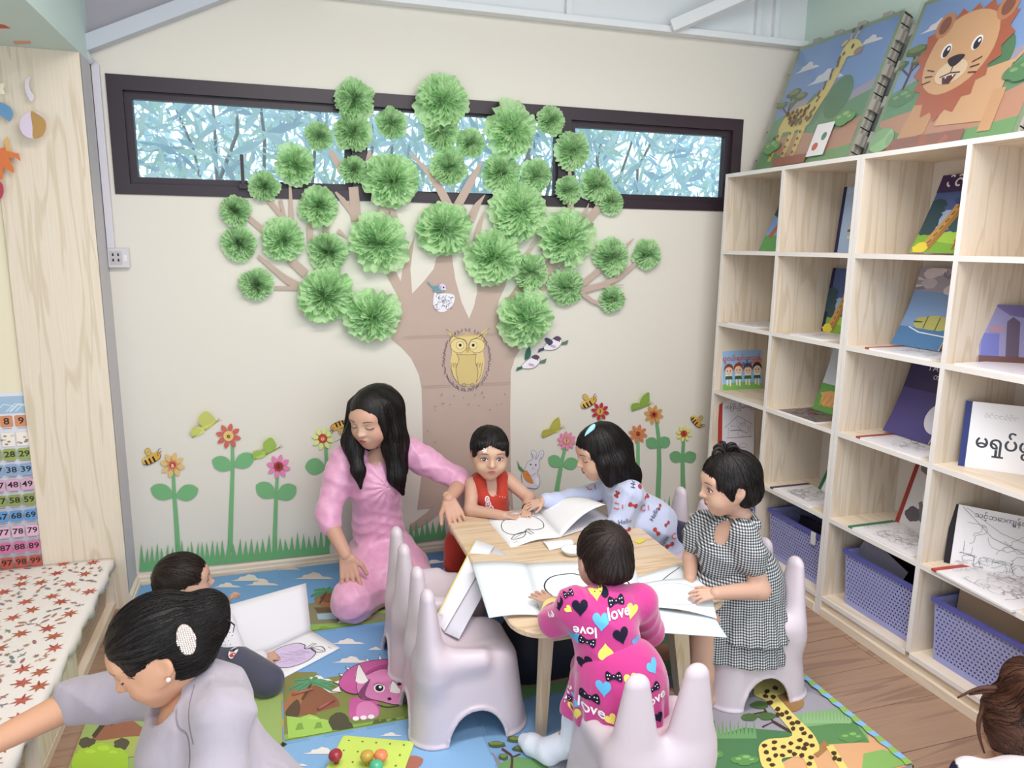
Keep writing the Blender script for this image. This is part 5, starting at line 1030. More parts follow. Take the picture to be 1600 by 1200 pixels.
for i_ in range(14): x = 130 + i_ * 18; a.poly(GL([(x, 450), (x + 9, 385 - 20 * (i_ % 2)), (x + 22, 450)]), '#6d9a66')
for x in range(590, 800, 16): a.poly(GL([(x, 385), (x + 8, 325), (x + 18, 380)]), '#8fb884')
a.poly(GL([(500, 560), (660, 480), (850, 470), (1000, 470), (1100, 620), (450, 640)]), '#d9a67c').poly(GL([(870, 520), (960, 500), (1050, 540), (1100, 600), (860, 620)]), '#86b062')
for x, y, s in ((815, 450, 24), (170, 530, 24), (330, 555, 24)): pbush(a, *Gz(x, y), s, '#5f8f52', '#86b46e', g)
for P, w in (([(410, 400), (460, 375), (415, 310)], 2.4), ([(460, 375), (520, 410), (545, 420)], 4), ([(460, 375), (420, 330), (350, 345)], 2)): a.stroke(GL(P), w, '#4a342c')
for x, y in ((400, 300), (350, 355), (430, 350), (150, 380)): a.poly(GL(blob(x, y, 42, 18, g, 12, .14)), '#4f6a3e')
a.poly(GL(ell(530, 290, 70, 42)), '#9a7448').poly(GL([(640, 520), (690, 460), (720, 490), (660, 540)]), '#a5784c')
YL = '#e0cf78'
a.poly(GL(spline([(400, 480), (440, 455), (545, 440), (500, 370), (430, 285), (370, 250), (400, 205), (450, 200), (470, 250), (560, 350), (640, 430), (670, 500), (640, 530), (660, 590), (620, 590), (590, 540), (500, 545), (510, 590), (420, 590), (395, 520)], 4, True)), YL).poly(GL([(700, 490), (730, 480), (800, 590), (760, 590)]), YL).poly(GL(spline([(370, 225), (400, 190), (480, 185), (520, 215), (500, 250), (420, 262)], 4, True)), YL)
for x, y in [(420, 485), (465, 470), (430, 515), (465, 500), (505, 490), (540, 475), (500, 530), (535, 512), (580, 460), (575, 495), (600, 430), (630, 445), (610, 480), (635, 485), (590, 530), (600, 500), (555, 525), (470, 530), (440, 550), (630, 540), (625, 570), (480, 320), (500, 345), (520, 335), (530, 360), (545, 385), (570, 380), (550, 410), (590, 410), (480, 345), (445, 290), (430, 240), (470, 225), (425, 262), (460, 265), (735, 520), (760, 550), (740, 545), (455, 575)]: a.poly(GL(blob(x, y, 13, 10, g, 7, .25)), '#4c3426')
tile_art(t, a, 3, 2, unit=False)
bb = Art(); [bb.poly([(.955, .02 + k * .08), (1, .02 + k * .08), (1, .06 + k * .08), (.965, .06 + k * .08)], '#8fb862').poly([(.965, .06 + k * .08), (1, .06 + k * .08), (1, .10 + k * .08), (.955, .10 + k * .08)], '#86b6e0') for k in range(12)]
bb.build('edge_strip', lambda x, y, h: Vector((TX[3] + .5465 * x, TY[3] + .59 * y, TZ + .006 + h)), M_MATPRINT, t, clip=(0, 0, 1, .99))
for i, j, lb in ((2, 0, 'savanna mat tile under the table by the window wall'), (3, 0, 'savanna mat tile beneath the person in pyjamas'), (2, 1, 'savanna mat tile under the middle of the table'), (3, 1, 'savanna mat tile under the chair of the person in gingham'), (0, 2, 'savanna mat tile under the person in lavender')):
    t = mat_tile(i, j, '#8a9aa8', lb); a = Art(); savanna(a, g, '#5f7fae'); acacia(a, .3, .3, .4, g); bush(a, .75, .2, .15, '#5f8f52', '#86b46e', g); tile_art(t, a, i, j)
# ---------------------------------------------------------------- bench in the alcove
bench = empty('storage_bench', (-.2, -1.0, 0), 'low pale wooden bench with open fronts in the alcove', 'bench')
bx1, bz = 0.030, 0.205; by0, by1 = -0.182, -2.6
box_part('top_board', (-.6, by1, bz - .016), (bx1, by0, bz), M_PALEY, bench); box_part('bottom_board', (-.6, by1, .02), (bx1, by0, .036), M_PALEY, bench); box_part('plinth', (-.58, by1, 0), (bx1 - .004, by0, .02), M_PALEY, bench)
for y in (by0, -.745, -1.13, -1.75, by1 + .016): box_part('divider', (-.6, y - .016, .036), (bx1, y, bz - .016), M_PALE, bench)
box_part('front_panel', (bx1 - .016, -1.13, .036), (bx1 - .001, -.761, bz - .016), M_PALE, bench); box_part('back_panel', (-.605, by1, .02), (-.6, by0, bz), M_PALE, bench)
MW = mat('woven_brown_plastic', '#b59a84', 0.6, 0.3); MW2 = mat('woven_brown_rim', '#a98f7a', 0.55)
basket('woven_basket', (-.135, -.46, .036), .30, .50, .125, MW, MW2, 'brown perforated basket under the yellow board in the bench', 'brown baskets in the bench', .011, .003)
basket('woven_basket', (-.135, -1.44, .036), .30, .52, .125, MW, MW2, 'brown perforated basket at the lower left in the bench', 'brown baskets in the bench', .011, .003)
yb = MB().box((-.15, -.245, 0), (.15, .245, .012), bev=.002).build('yellow_board', mat('mustard_board', '#b5a63e', .5)); yb.location = (-.12, -.462, .1655); yb.rotation_euler = (0, .05, 0); tag(yb, 'mustard yellow board lying on the brown basket in the bench', 'board')
# cloth on the bench, printed with red leaves
cb = empty('bench_cloth', (-.2, -1, bz), 'white cloth printed with red leaves covering the bench', 'cloth'); NY, V, F, prof = 90, [], [], []
for j in range(NY + 1):
    y = by0 + .001 + (by1 - by0) * j / NY; w = .006 * math.sin(y * 31) + .004 * math.sin(y * 77 + 1)
    pr = [(-.595, bz + .003), (-.3, bz + .004 + .001 * math.sin(y * 19)), (bx1 - .01, bz + .004), (bx1 + .006, bz + .001), (bx1 + .008 + w * .3, bz - .012), (bx1 + .009 + w * .6, bz - .030 - w)]
    V += [(x, y, z) for x, z in pr]
k = 6; F = [(j * k + i, j * k + i + 1, (j + 1) * k + i + 1, (j + 1) * k + i) for j in range(NY) for i in range(k - 1)]
c_ = MB().add(V, F, None, True).build('cloth', mat('white_cotton', '#ece4e0', .85, .1, bump=.3, bscale=120), cb); c_.modifiers.new('thickness', 'SOLIDIFY').thickness = .0015
a = Art(); g = random.Random(77)
def maple(s, g): p = []; [p.append((s * (1 if k % 2 else .42) * math.cos(2 * PI * k / 14), s * (1 if k % 2 else .42) * math.sin(2 * PI * k / 14) * (.9))) for k in range(14)]; return p
pts = []
for k in range(1700):
    x, y = g.uniform(-.58, bx1 - .012), g.uniform(-1.7, by0 - .01); big = k < 260
    if any((x - q[0]) ** 2 + (y - q[1]) ** 2 < (q[2] + (.026 if big else .011)) ** 2 for q in pts): continue
    pts.append((x, y, .028 if big else .009)); r = g.uniform(0, 6.28)
    if big: a.poly(xf(maple(.029, g), x, y, 1, r), g.choice(['#b5584c', '#c0665a', '#b86a50'])); a.stroke(xf([(0, 0), (-.02, -.02)], x, y, 1, r), .003, '#8a4a42')
    else:
        c = g.choice(['#8f8a92', '#9c7f70', '#b9826c', '#7d8a86', '#c9a48c', '#a5747a']); q = g.random()
        if q < .4: a.poly(xf(ell(0, 0, .014, .005, 8), x, y, 1, r), c)
        elif q < .7: a.stroke(xf([(-.014, 0), (0, .004), (.014, 0)], x, y, 1, r), .004, c); a.stroke(xf([(0, -.008), (0, .01)], x, y, 1, r), .003, c)
        else: a.poly(xf(maple(.011, g), x, y, 1, r), c)
tag(a.build('leaf_print', lambda x, y, h: Vector((x, y, bz + .0062 + h * .02)), M_PAPER, cb), kind='stuff')
# ---------------------------------------------------------------- number chart and paper ornaments in the alcove
yc = -0.168; chart = empty('number_chart', (-.4, yc, .5), 'number chart with coloured squares beside the oak panel', 'chart'); x9 = at(33, 657, yc).x; px_ = x9 - at(10, 657, yc).x
zr = lambda v: at(40, v, yc).z
MB().box((x9 - 5 * px_, yc, bz + .01), (x9 + .026, yc + .0015, zr(612))).build('sheet', mat('chart_vinyl', '#dcdbe6', .35, .5), chart)
a = Art(); a.poly(rect(x9 - 5 * px_, zr(645), x9 + .022, zr(618)), '#9db8d4')
for k in range(7): x = x9 - g.uniform(0, .2); a.stroke([(x, zr(642)), (x + .03, zr(630)), (x + .06, zr(634))], .003, '#d3e2ee')
RW = [(657, '#d08a62', 0), (683, '#e0cbb0', 1), (708, '#93a558', 2), (732, '#86a5cc', 3), (755, '#d2a5c2', 4), (779, '#8b9a56', 5), (803, '#5f95cc', 6), (827, '#dcb0cc', 7), (851, '#cc6f9c', 8), (874, '#bb5548', 9)]
for v, col, tens in RW:
    for c in range(5):
        x = x9 - px_ * c; z = zr(v); s = px_ * .44
        if tens == 1: a.poly(rect(x - s, z - .03, x + s, z + .02), '#efe6de'); [a.poly(ell(x + g.uniform(-s, s), z + g.uniform(-.025, .018), .006, .004, 6), g.choice(['#8f8a80', '#c9a48c', '#d9c58a'])) for _ in range(6)]
        else:
            a.poly(rrect(x - s, z - s * 1.05, x + s, z + s * 1.05, .006), col).text(str(tens * 10 + 9 - c) if tens else str(9 - c), x, z, .030 if tens else .034, '#2a2226', bold=.02, sx=1.15)
            a.poly(rect(x - s * .7, z - s * 1.35, x + s * .7, z - s * 1.25), '#7a747c')
a.build('number_squares', frame((0, yc, 0), (1, 0, 0), (0, 0, 1)), M_COVER, chart)
yp = -0.182
def ornament(name, px, col, label, cat, art=None, d=.02, th=.0012):
    P = [(at(u, v, yp - d).x, at(u, v, yp - d).z) for u, v in px]; o = empty(name, (sum(p[0] for p in P) / len(P), yp - d, sum(p[1] for p in P) / len(P)), label, cat)
    MB().prism(P, (0, yp - d, 0), (1, 0, 0), (0, 0, 1), (0, -th, 0), col).build('paper', M_PAPER, o)
    MB().tube([(o.location.x, yp - d, o.location.z), (o.location.x, yp, o.location.z)], .0015, 5).build('mount', M_WHITE, o)
    if art: art.build('paper_face', lambda x, y, h: Vector((at(x, y, yp - d - th).x, yp - d - th - h, at(x, y, yp - d - th).z)), M_PAPER, o)
R3 = lambda L: [(x / 3.75, y / 3.75) for x, y in L]
ornament('paper_moon', R3(spline([(178, 452), (150, 470), (150, 530), (182, 595), (200, 565), (178, 530), (170, 490)], 4, True)), '#dcd3e2', 'white crescent paper moon on the oak panel', 'moon')
a = Art(); a.poly(R3(spline([(180, 655), (215, 665), (260, 700), (270, 750), (245, 800), (195, 808), (190, 740)], 4, True)), '#b58f5a')
ornament('paper_planet', R3(ell(190, 732, 75, 78, 24)), '#d9c9de', 'round paper planet, half lilac and half gold', 'planet', a, d=.045)
ornament('paper_cloud', R3(spline([(-20, 600), (20, 605), (60, 630), (78, 670), (55, 712), (30, 690), (-20, 660)], 3, True)), '#6f9ac2', 'ragged blue paper cloud at the left edge', 'cloud')
ornament('paper_star', R3([(-20, 500), (10, 488), (30, 490), (20, 520), (30, 552), (-20, 550)]), '#efe6d2', 'cream paper star at the left edge', 'star')
ornament('paper_leaf', R3([(-40, 880), (30, 862), (30, 885), (110, 900), (122, 945), (95, 925), (50, 925), (80, 985), (82, 1015), (20, 980), (15, 1050), (-40, 1060)]), '#d97a4c', 'orange paper maple leaf at the left edge', 'leaf')
ornament('paper_leaf', R3([(25, 820), (45, 800), (65, 890), (35, 885)]), '#e0b070', 'small amber paper leaf above the orange leaf', 'leaf', d=.012)
ornament('paper_ball', R3(ell(-10, 1115, 32, 55, 18)), '#b5485c', 'crimson paper ball at the left edge', 'ball')
def soffit_leaf(px, col, label):
    P = [atz(u, v, 2.0115) for u, v in px]; o = MB().prism([(p.x, p.y) for p in P], (0, 0, 2.0105), (1, 0, 0), (0, 1, 0), (0, 0, .001), col).build('paper_leaf', M_PAPER); tag(o, label, 'leaf')
soffit_leaf([(-5, 37), (7, 39), (16, 44), (4, 44), (-5, 44)], '#d0645c', 'red paper leaf stuck under the soffit')
soffit_leaf([(20, 64), (47, 64), (48, 68), (24, 69)], '#e2a58e', 'faded orange paper leaf stuck under the soffit')
# ================================================================ table, chairs and what lies on them
M_PINE = wood('pine_top', '#dfcab0', '#cbae8e', 'X', 1.3, 0.42)
M_PINEZ = wood('pine_leg', '#dcc8ae', '#c8ad8e', 'Z', 1.3, 0.45)
TT = 0.363; tx0, tx1, ty0, ty1 = 1.247, 1.925, -1.415, -0.500
table = empty('kids_table', ((tx0 + tx1) / 2, (ty0 + ty1) / 2, 0), 'low pine childrens table with rounded corners in the middle', 'table')
MB().prism(rrect(tx0, ty0, tx1, ty1, 0.10, 8), (0, 0, TT - 0.020), (1, 0, 0), (0, 1, 0), (0, 0, 0.020)).build('table_top', M_PINE, table).modifiers.new('edge', 'BEVEL').width = .004
def leg(top, foot, w0, w1):
    V = [Vector(top) + Vector((i * w0, j * w0, 0)) for i, j in ((-1, -1), (1, -1), (1, 1), (-1, 1))] + [Vector(foot) + Vector((i * w1, j * w1, 0)) for i, j in ((-1, -1), (1, -1), (1, 1), (-1, 1))]
    MB().add(V, [(0, 1, 2, 3), (7, 6, 5, 4), (0, 4, 5, 1), (1, 5, 6, 2), (2, 6, 7, 3), (3, 7, 4, 0)]).build('leg', M_PINEZ, table)
leg((1.352, -1.345, TT - .02), (1.338, -1.352, TZ), .017, .013); leg((1.76, -1.345, TT - .02), (1.815, -1.335, TZ), .026, .020); leg((1.35, -.58, TT - .02), (1.33, -.56, TZ), .017, .013); leg((1.83, -.58, TT - .02), (1.85, -.56, TZ), .017, .013)
box_part('apron', (1.37, -1.355, TT - .065), (1.74, -1.34, TT - .02), M_PINE, table)
# ---------------------------------------------------------------- moulded plastic chairs with two ears
M_CHAIR = mat('pale_pink_plastic', '#cdbfc8', 0.36, 0.45, sss=0.0)
def chair_mesh(h=0.0042):
    lo = np.array([-.20, -.18, -.006]); hi = np.array([.20, .18, .46]); n = np.ceil((hi - lo) / h).astype(int) + 1; X, Y, Z = [(lo[i] + h * np.arange(n[i])) for i in range(3)]; X = X[:, None, None]; Y = Y[None, :, None]; Z = Z[None, None, :]
    f = np.clip(Z / .25, 0, 1.2); hx = .172 - .026 * f; hy = .152 - .026 * f; r = .075
    qx, qy = np.abs(X) - hx + r, np.abs(Y) - hy + r; d2 = np.sqrt(np.maximum(qx, 0) ** 2 + np.maximum(qy, 0) ** 2) + np.minimum(np.maximum(qx, qy), 0) - r
    seat = .252 - .016 * np.exp(-((X - .02) ** 2 / .009 + Y ** 2 / .008)); body = smax(d2 + 0 * Z, Z - seat, .055)
    def cone(a, b, ra, rb, fx):
        a, b = np.array(a), np.array(b); ba = b - a; px, py, pz = X - a[0], Y - a[1], Z - a[2]; t = np.clip((px * ba[0] + py * ba[1] + pz * ba[2]) / (ba @ ba), 0, 1)
        return (np.sqrt(((px - t * ba[0]) / fx) ** 2 + (py - t * ba[1]) ** 2 + (pz - t * ba[2]) ** 2) - (ra + (rb - ra) * t)) * fx
    for s in (-1, 1): body = smin(body, cone((-.108, s * .072, .20), (-.116, s * .076, .415), .072, .031, .66), .03)
    for s in (-1, 1): body = smin(body, cone((-.09, s * .10, .235), (.03, s * .118, .235), .03, .018, .8), .04)
    aS = np.sqrt(((X - .01) / 1.0) ** 2 + (np.maximum(Z + .01, 0) * .80) ** 2) - .083; aF = np.sqrt(Y ** 2 + (np.maximum(Z + .01, 0) * .80) ** 2) - .075
    arch = np.minimum(np.where(np.abs(Y) > .06, aS, 1), np.where(np.abs(X) > .07, aF, 1))
    lip = np.maximum(body - .0055, np.minimum(np.abs(arch) - .010, Z - .010)); out = smin(np.maximum(body, -1), lip, .004)
    inner = np.maximum(body + .007, Z - .243)
    D = np.maximum(out, -inner); D = np.maximum(D, -arch); D = np.maximum(D, -Z)
    return surface_nets(D.astype(np.float32), lo, h)
_cv, _cf = chair_mesh()
_cm = np_mesh('seat_shell', _cv, _cf, M_CHAIR); _cm.data.name = 'chair_shell'; _first_chair = [True]
CG = 'pale pink plastic chairs round the table'
def chair(x, y, rz, label):
    o = empty('kids_chair', (x, y, TZ), label, 'chair', CG, rot=(0, 0, rz))
    c = _cm if _first_chair[0] else inst(_cm, o); _first_chair[0] = False; c.parent = o; c.matrix_parent_inverse = Matrix(); return o
chair(1.135, -.855, 0, 'pale pink plastic chair left of the table, nearer the wall')
chair(1.145, -1.185, 0, 'empty pale pink plastic chair left of the table, nearer the camera')
chair(1.475, -1.68, PI / 2, 'pale pink plastic chair under the person in magenta, its back to the camera')
chair(2.052, -1.285, PI, 'pale pink plastic chair under the person in gingham')
chair(2.06, -.76, PI + .1, 'pale pink plastic chair behind the person in gingham')
chair(1.455, -.335, -PI / 2, 'pale pink plastic chair under the person in red')
# ---------------------------------------------------------------- paper sheets
M_SHEET = vcol_mat('white_paper', 0.7, 0.2)
def patch(P, nu=8, nv=8, bulge=None):      # bilinear patch of 4 corners (world), bulge(s,t) lifts it
    P = [Vector(p) for p in P]; V = []
    def f(s, t): q = (P[0] * (1 - s) + P[1] * s) * (1 - t) + (P[3] * (1 - s) + P[2] * s) * t; return q + (bulge(s, t) if bulge else Vector())
    return f
def sheet(name, f, parent, art=None, col='#eeeef2', th=.0014, nu=8, nv=8, W=1, Hh=1):
    V = []; n = nu + 1
    nrm = (f(1, 0) - f(0, 0)).cross(f(0, 1) - f(0, 0)).normalized(); nrm = nrm if nrm.z > 0 else -nrm
    for k in (0, 1): V += [f(i / nu, j / nv) - nrm * th * k for j in range(nv + 1) for i in range(n)]
    m = n * (nv + 1); F = []
    for j in range(nv):
        for i in range(nu): q = j * n + i; F += [(q, q + 1, q + n + 1, q + n), (m + q + n, m + q + n + 1, m + q + 1, m + q)]
    for i in range(nu): F += [(i + 1, i, m + i, m + i + 1), (nv * n + i, nv * n + i + 1, m + nv * n + i + 1, m + nv * n + i)]
    for j in range(nv): F += [(j * n, (j + 1) * n, m + (j + 1) * n, m + j * n), ((j + 1) * n + nu, j * n + nu, m + j * n + nu, m + (j + 1) * n + nu)]
    o = MB().add(V, F, col, True).build(name, M_SHEET, parent)
    if art:
        A2 = Art()
        for v, ff, c in art.L:
            for j in range(nv):
                for i in range(nu):
                    vv, f2 = clip_layer(v, ff, (i / nu, j / nv, (i + 1) / nu, (j + 1) / nv))
                    if vv: A2.L.append((vv, f2, c))
        A2.build('line_drawing', lambda x, y, h: f(x, y) + nrm * (.0006 + h * .02), M_PAPER, o)['kind'] = 'stuff'
    return o
def apple(flip=1, color=None, rot=0):
    a = Art(); T = lambda L: xf([(flip * (x - .5), flip * (y - .5)) for x, y in L], .5, .5, 1, rot)
    ap = spline([(.5, .66), (.38, .72), (.18, .66), (.10, .45), (.20, .22), (.42, .14), (.62, .15), (.82, .24), (.90, .48), (.80, .68), (.62, .72)], 5, True)
    if color: a.poly(T(ap), color); g_ = random.Random(3); [a.stroke(T([(x, y), (x + .12, y + .08), (x + .03, y + .1), (x + .16, y + .15)]), .010, '#c3add6') for x, y in [(g_.uniform(.18, .7), g_.uniform(.22, .52)) for _ in range(26)]]
    a.stroke(T(ap), .014, '#3c3a40', True).stroke(T([(.50, .66), (.46, .82), (.52, .84), (.55, .67)]), .013, '#3c3a40').stroke(T(spline([(.56, .72), (.68, .84), (.88, .80), (.76, .70), (.56, .72)], 4)), .013, '#3c3a40').stroke(T([(.58, .73), (.84, .79)]), .008, '#3c3a40')
    a.stroke(T([(.06, .06), (.2, .06)]), .008, '#8a8890').stroke(T([(.8, .9), (.9, .9)]), .008, '#8a8890'); return a
zt = TT + .001
T_ = lambda u, v, dz=0: atz(u, v, zt + dz)
# the toddler's open colouring book
b = empty('colouring_book', T_(830, 820), 'open apple colouring book before the person in red', 'colouring book'); S0, S1 = T_(837, 795, .006), T_(877, 838, .006)
sheet('left_page', patch([T_(762, 812), T_(798, 855), S1, S0], bulge=lambda s, t: Vector((0, 0, .010 * math.sin(PI * t) ** 2))), b, apple(-1, rot=PI / 2), th=.004)
sheet('right_page', patch([S0, S1, atz(945, 788, zt + .085), atz(918, 778, zt + .075)], bulge=lambda s, t: Vector((0, 0, .022 * math.sin(PI * t)))), b)
sheet('back_cover', patch([S0, S1, T_(960, 812, .001), T_(915, 782, .001)]), b, col='#d9d6dc', th=.003)
# folded white sheet beside it, paper bowl behind the head, yellow slip
o = sheet('folded_paper', patch([T_(847, 846, .002), T_(858, 859, .002), T_(898, 851, .006), T_(892, 842, .006)], bulge=lambda s, t: Vector((0, 0, .006 * math.sin(PI * s)))), None, th=.003); tag(o, 'small folded white paper next to the apple colouring book', 'paper')
p = T_(893, 866); o = MB().lathe([(.0, .002), (.022, .002), (.034, .016), (.036, .020), (.033, .018), (.020, .005), (0, .005)], p, 24).build('paper_bowl', M_WHITE); tag(o, 'small white bowl half hidden by the person in magenta', 'bowl')
o = MB().box((-.02, -.012, 0), (.02, .012, .004), bev=.001).build('yellow_slip', mat('yellow_card', '#e0d05c', .6)); o.location = T_(1000, 846); o.rotation_euler = (0, 0, .5); tag(o, 'small yellow card beside the person in pyjamas', 'card')
# booklet sliding off the left edge down to the chair
b = empty('leaning_booklet', atz(735, 900, .33), 'white booklet tilted between table edge and empty chair', 'booklet'); zc = .262
A0, A1, B0, B1, C0, C1 = atz(743, 843, TT + .022), atz(772, 853, TT + .012), atz(680, 968, zc + .004), atz(694, 986, zc + .004), atz(790, 864, TT + .004), atz(717, 998, zc)
sheet('front_page', patch([A0, A1, B1, B0]), b, col='#e6e6ee'); sheet('back_page', patch([A1 - Vector((0, 0, .004)), C0, C1, B1 - Vector((0, 0, .003))]), b, col='#d2d0dc'); MB().tube([A0, (A0 + B0) / 2, B0], .002, 5).build('yellow_spine', mat('yellow_card', '#e0d05c', .6), b)
# the book of the person in magenta: blank left page over the table edge, apple on the right page
b = empty('colouring_book', T_(800, 920), 'large open colouring book under the hand of the person in magenta', 'colouring book'); S0, S1 = T_(822, 880, .008), T_(846, 960, .008)
sheet('left_page', patch([T_(737, 879, .012), T_(764, 964, .010), S1, S0], bulge=lambda s, t: Vector((0, 0, .006 * math.sin(PI * t)))), b, col='#e4ecf4', th=.004)
sheet('right_page', patch([S0, S1, T_(1010, 948, .004), T_(990, 880, .004)], bulge=lambda s, t: Vector((0, 0, .006 * math.sin(PI * t)))), b, apple(-1, rot=PI / 2 + PI), col='#e9eef4', th=.004)
# the booklet of the person in gingham hanging over the table corner
b = empty('colouring_book', T_(1050, 930), 'white open colouring booklet before the person in gingham', 'colouring book')
a = Art(); a.stroke(ell(.5, .45, .36, .40, 30), .010, '#b9bec6', True)
sheet('far_page', patch([T_(975, 908, .002), T_(1010, 940, .002), T_(1102, 905, .010), T_(1060, 882, .006)]), b, Art().stroke(spline([(.2, .1), (.5, .35), (.3, .7), (.15, .95)], 6), .02, '#4a4850'), col='#e6edf4')
sheet('middle_page', patch([T_(985, 915, .014), T_(1005, 948, .010), atz(1120, 966, zt + .004), T_(1106, 904, .020)], bulge=lambda s, t: Vector((0, 0, .01 * math.sin(PI * t)))), b, a, col='#e4ecf2')
sheet('near_page', patch([T_(1002, 946, .003), T_(1012, 986, .004), atz(1136, 995, zt - .020), T_(1116, 964, .001)]), b, col='#dde6ee', th=.003)
# the boy's open book on the floor
zf2 = TZ + .006; b = empty('colouring_book', atz(450, 1010, zf2), 'open colouring book with a lilac apple, before the dotted shirt', 'colouring book'); S0, S1 = atz(486, 985, zf2), atz(392, 1062, zf2) ; S1 = atz(380, 1034, zf2)
wp0, wp1 = at(478, 911, S0.y + .13), at(358, 945, S1.y + .16)
sheet('upright_page', patch([S0, wp0, wp1, S1], bulge=lambda s, t: Vector((0, -.01 * math.sin(PI * s), 0))), b, col='#e6e4ea')
sheet('coloured_page', patch([S1, atz(440, 1060, zf2), atz(531, 1012, zf2), S0]), b, apple(1, '#d9c6e6', rot=0), th=.004)
# ---------------------------------------------------------------- crayons and peg board on the floor
def crayon(p, q, col, label):
    a_, b_ = atz(*p, TZ + .005), atz(*q, TZ + .005); o = empty('crayon', (a_ + b_) / 2, label, 'crayon'); d = (b_ - a_); MB().tube([a_, b_], .0045, 10).build('wrapper', mat('crayon_' + col, col, .5), o); MB().tube([b_, b_ + d * .06, b_ + d * .14], [.0038, .0032, .001], 10).build('tip', mat('crayon_tip_' + col, col, .4), o)
crayon((457, 1085), (486, 1077), '#a86e60', 'brown crayon by the palm tree print, nearer the dotted shirt'); crayon((497, 1108), (521, 1094), '#a5605c', 'reddish crayon by the triceratops print')
pb = empty('peg_board', atz(575, 1180, TZ), 'lime green peg board at the bottom edge', 'peg board'); c0, c1, c2 = atz(536, 1153, TZ), atz(648, 1163, TZ), atz(503, 1200, TZ); ua = (c1 - c0); W = ua.length; ua.normalize(); va = Vector((ua.y, -ua.x, 0)); Hh = .19
MB().prism(rrect(0, 0, W, Hh, .012), c0 + Vector((0, 0, .001)), ua, va, (0, 0, .010)).build('board', mat('lime_plastic', '#cbe06a', .4, .4), pb).modifiers.new('edge', 'BEVEL').width = .003
a = Art(); [a.poly(ell((.12 + .19 * i) * W, (.12 + .22 * j) * Hh, .003, .003, 10), '#6f7a3c') for i in range(5) for j in range(4)]
a.build('peg_holes', lambda x, y, h: c0 + ua * x + va * y + Vector((0, 0, .0112 + h)), M_PAPER, pb)
def peg(u, v, col, tilt, label, flat=False):
    p = atz(u, v, TZ + .012); o = empty('mushroom_peg', p, label, 'peg', 'mushroom pegs on the lime board'); m = mat('peg_' + col, col, .25, .5); R_ = Matrix.Rotation(tilt[0], 3, 'X') @ Matrix.Rotation(tilt[1], 3, 'Y')
    MB().lathe([(.006, 0), (.007, .018), (.007, .02)], p, 14, ax=R_).build('peg_stem', m, o); MB().lathe([(.007, .018), (.017, .020), (.019, .026), (.016, .034), (.009, .039), (0, .040)], p, 18, ax=R_).build('peg_cap', m, o)
peg(526, 1192, '#a53240', (.1, -.1), 'dark red mushroom peg at the left corner of the lime board'); peg(574, 1195, '#c9a548', (0, 0), 'mustard mushroom peg on the lime board'); peg(594, 1194, '#ee8a5c', (0, .1), 'orange mushroom peg on the lime board'); peg(588, 1210, '#56b58a', (0, 0), 'green mushroom peg at the front of the lime board')

# dark bag shape, made up to stand in for shade under the table
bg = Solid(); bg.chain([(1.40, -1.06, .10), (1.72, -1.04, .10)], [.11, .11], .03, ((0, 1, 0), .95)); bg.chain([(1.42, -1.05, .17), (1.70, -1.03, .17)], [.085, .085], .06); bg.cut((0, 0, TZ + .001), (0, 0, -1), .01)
bag = empty('added_shade_bag', (1.56, -1.05, TZ), 'dark navy bag shape added to stand in for shade under the table', 'shade filler')
np_mesh('bag_body', *bg.mesh(.006), mat('shade_navy', '#1c1a28', .6, .3, bump=.4, bscale=30), bag); MB().tube([Vector(q) for q in ((1.48, -1.14, .21), (1.50, -1.15, .245), (1.56, -1.15, .262), (1.62, -1.15, .245), (1.64, -1.14, .21))], .006, 8).build('bag_handle', mat('shade_navy'), bag)
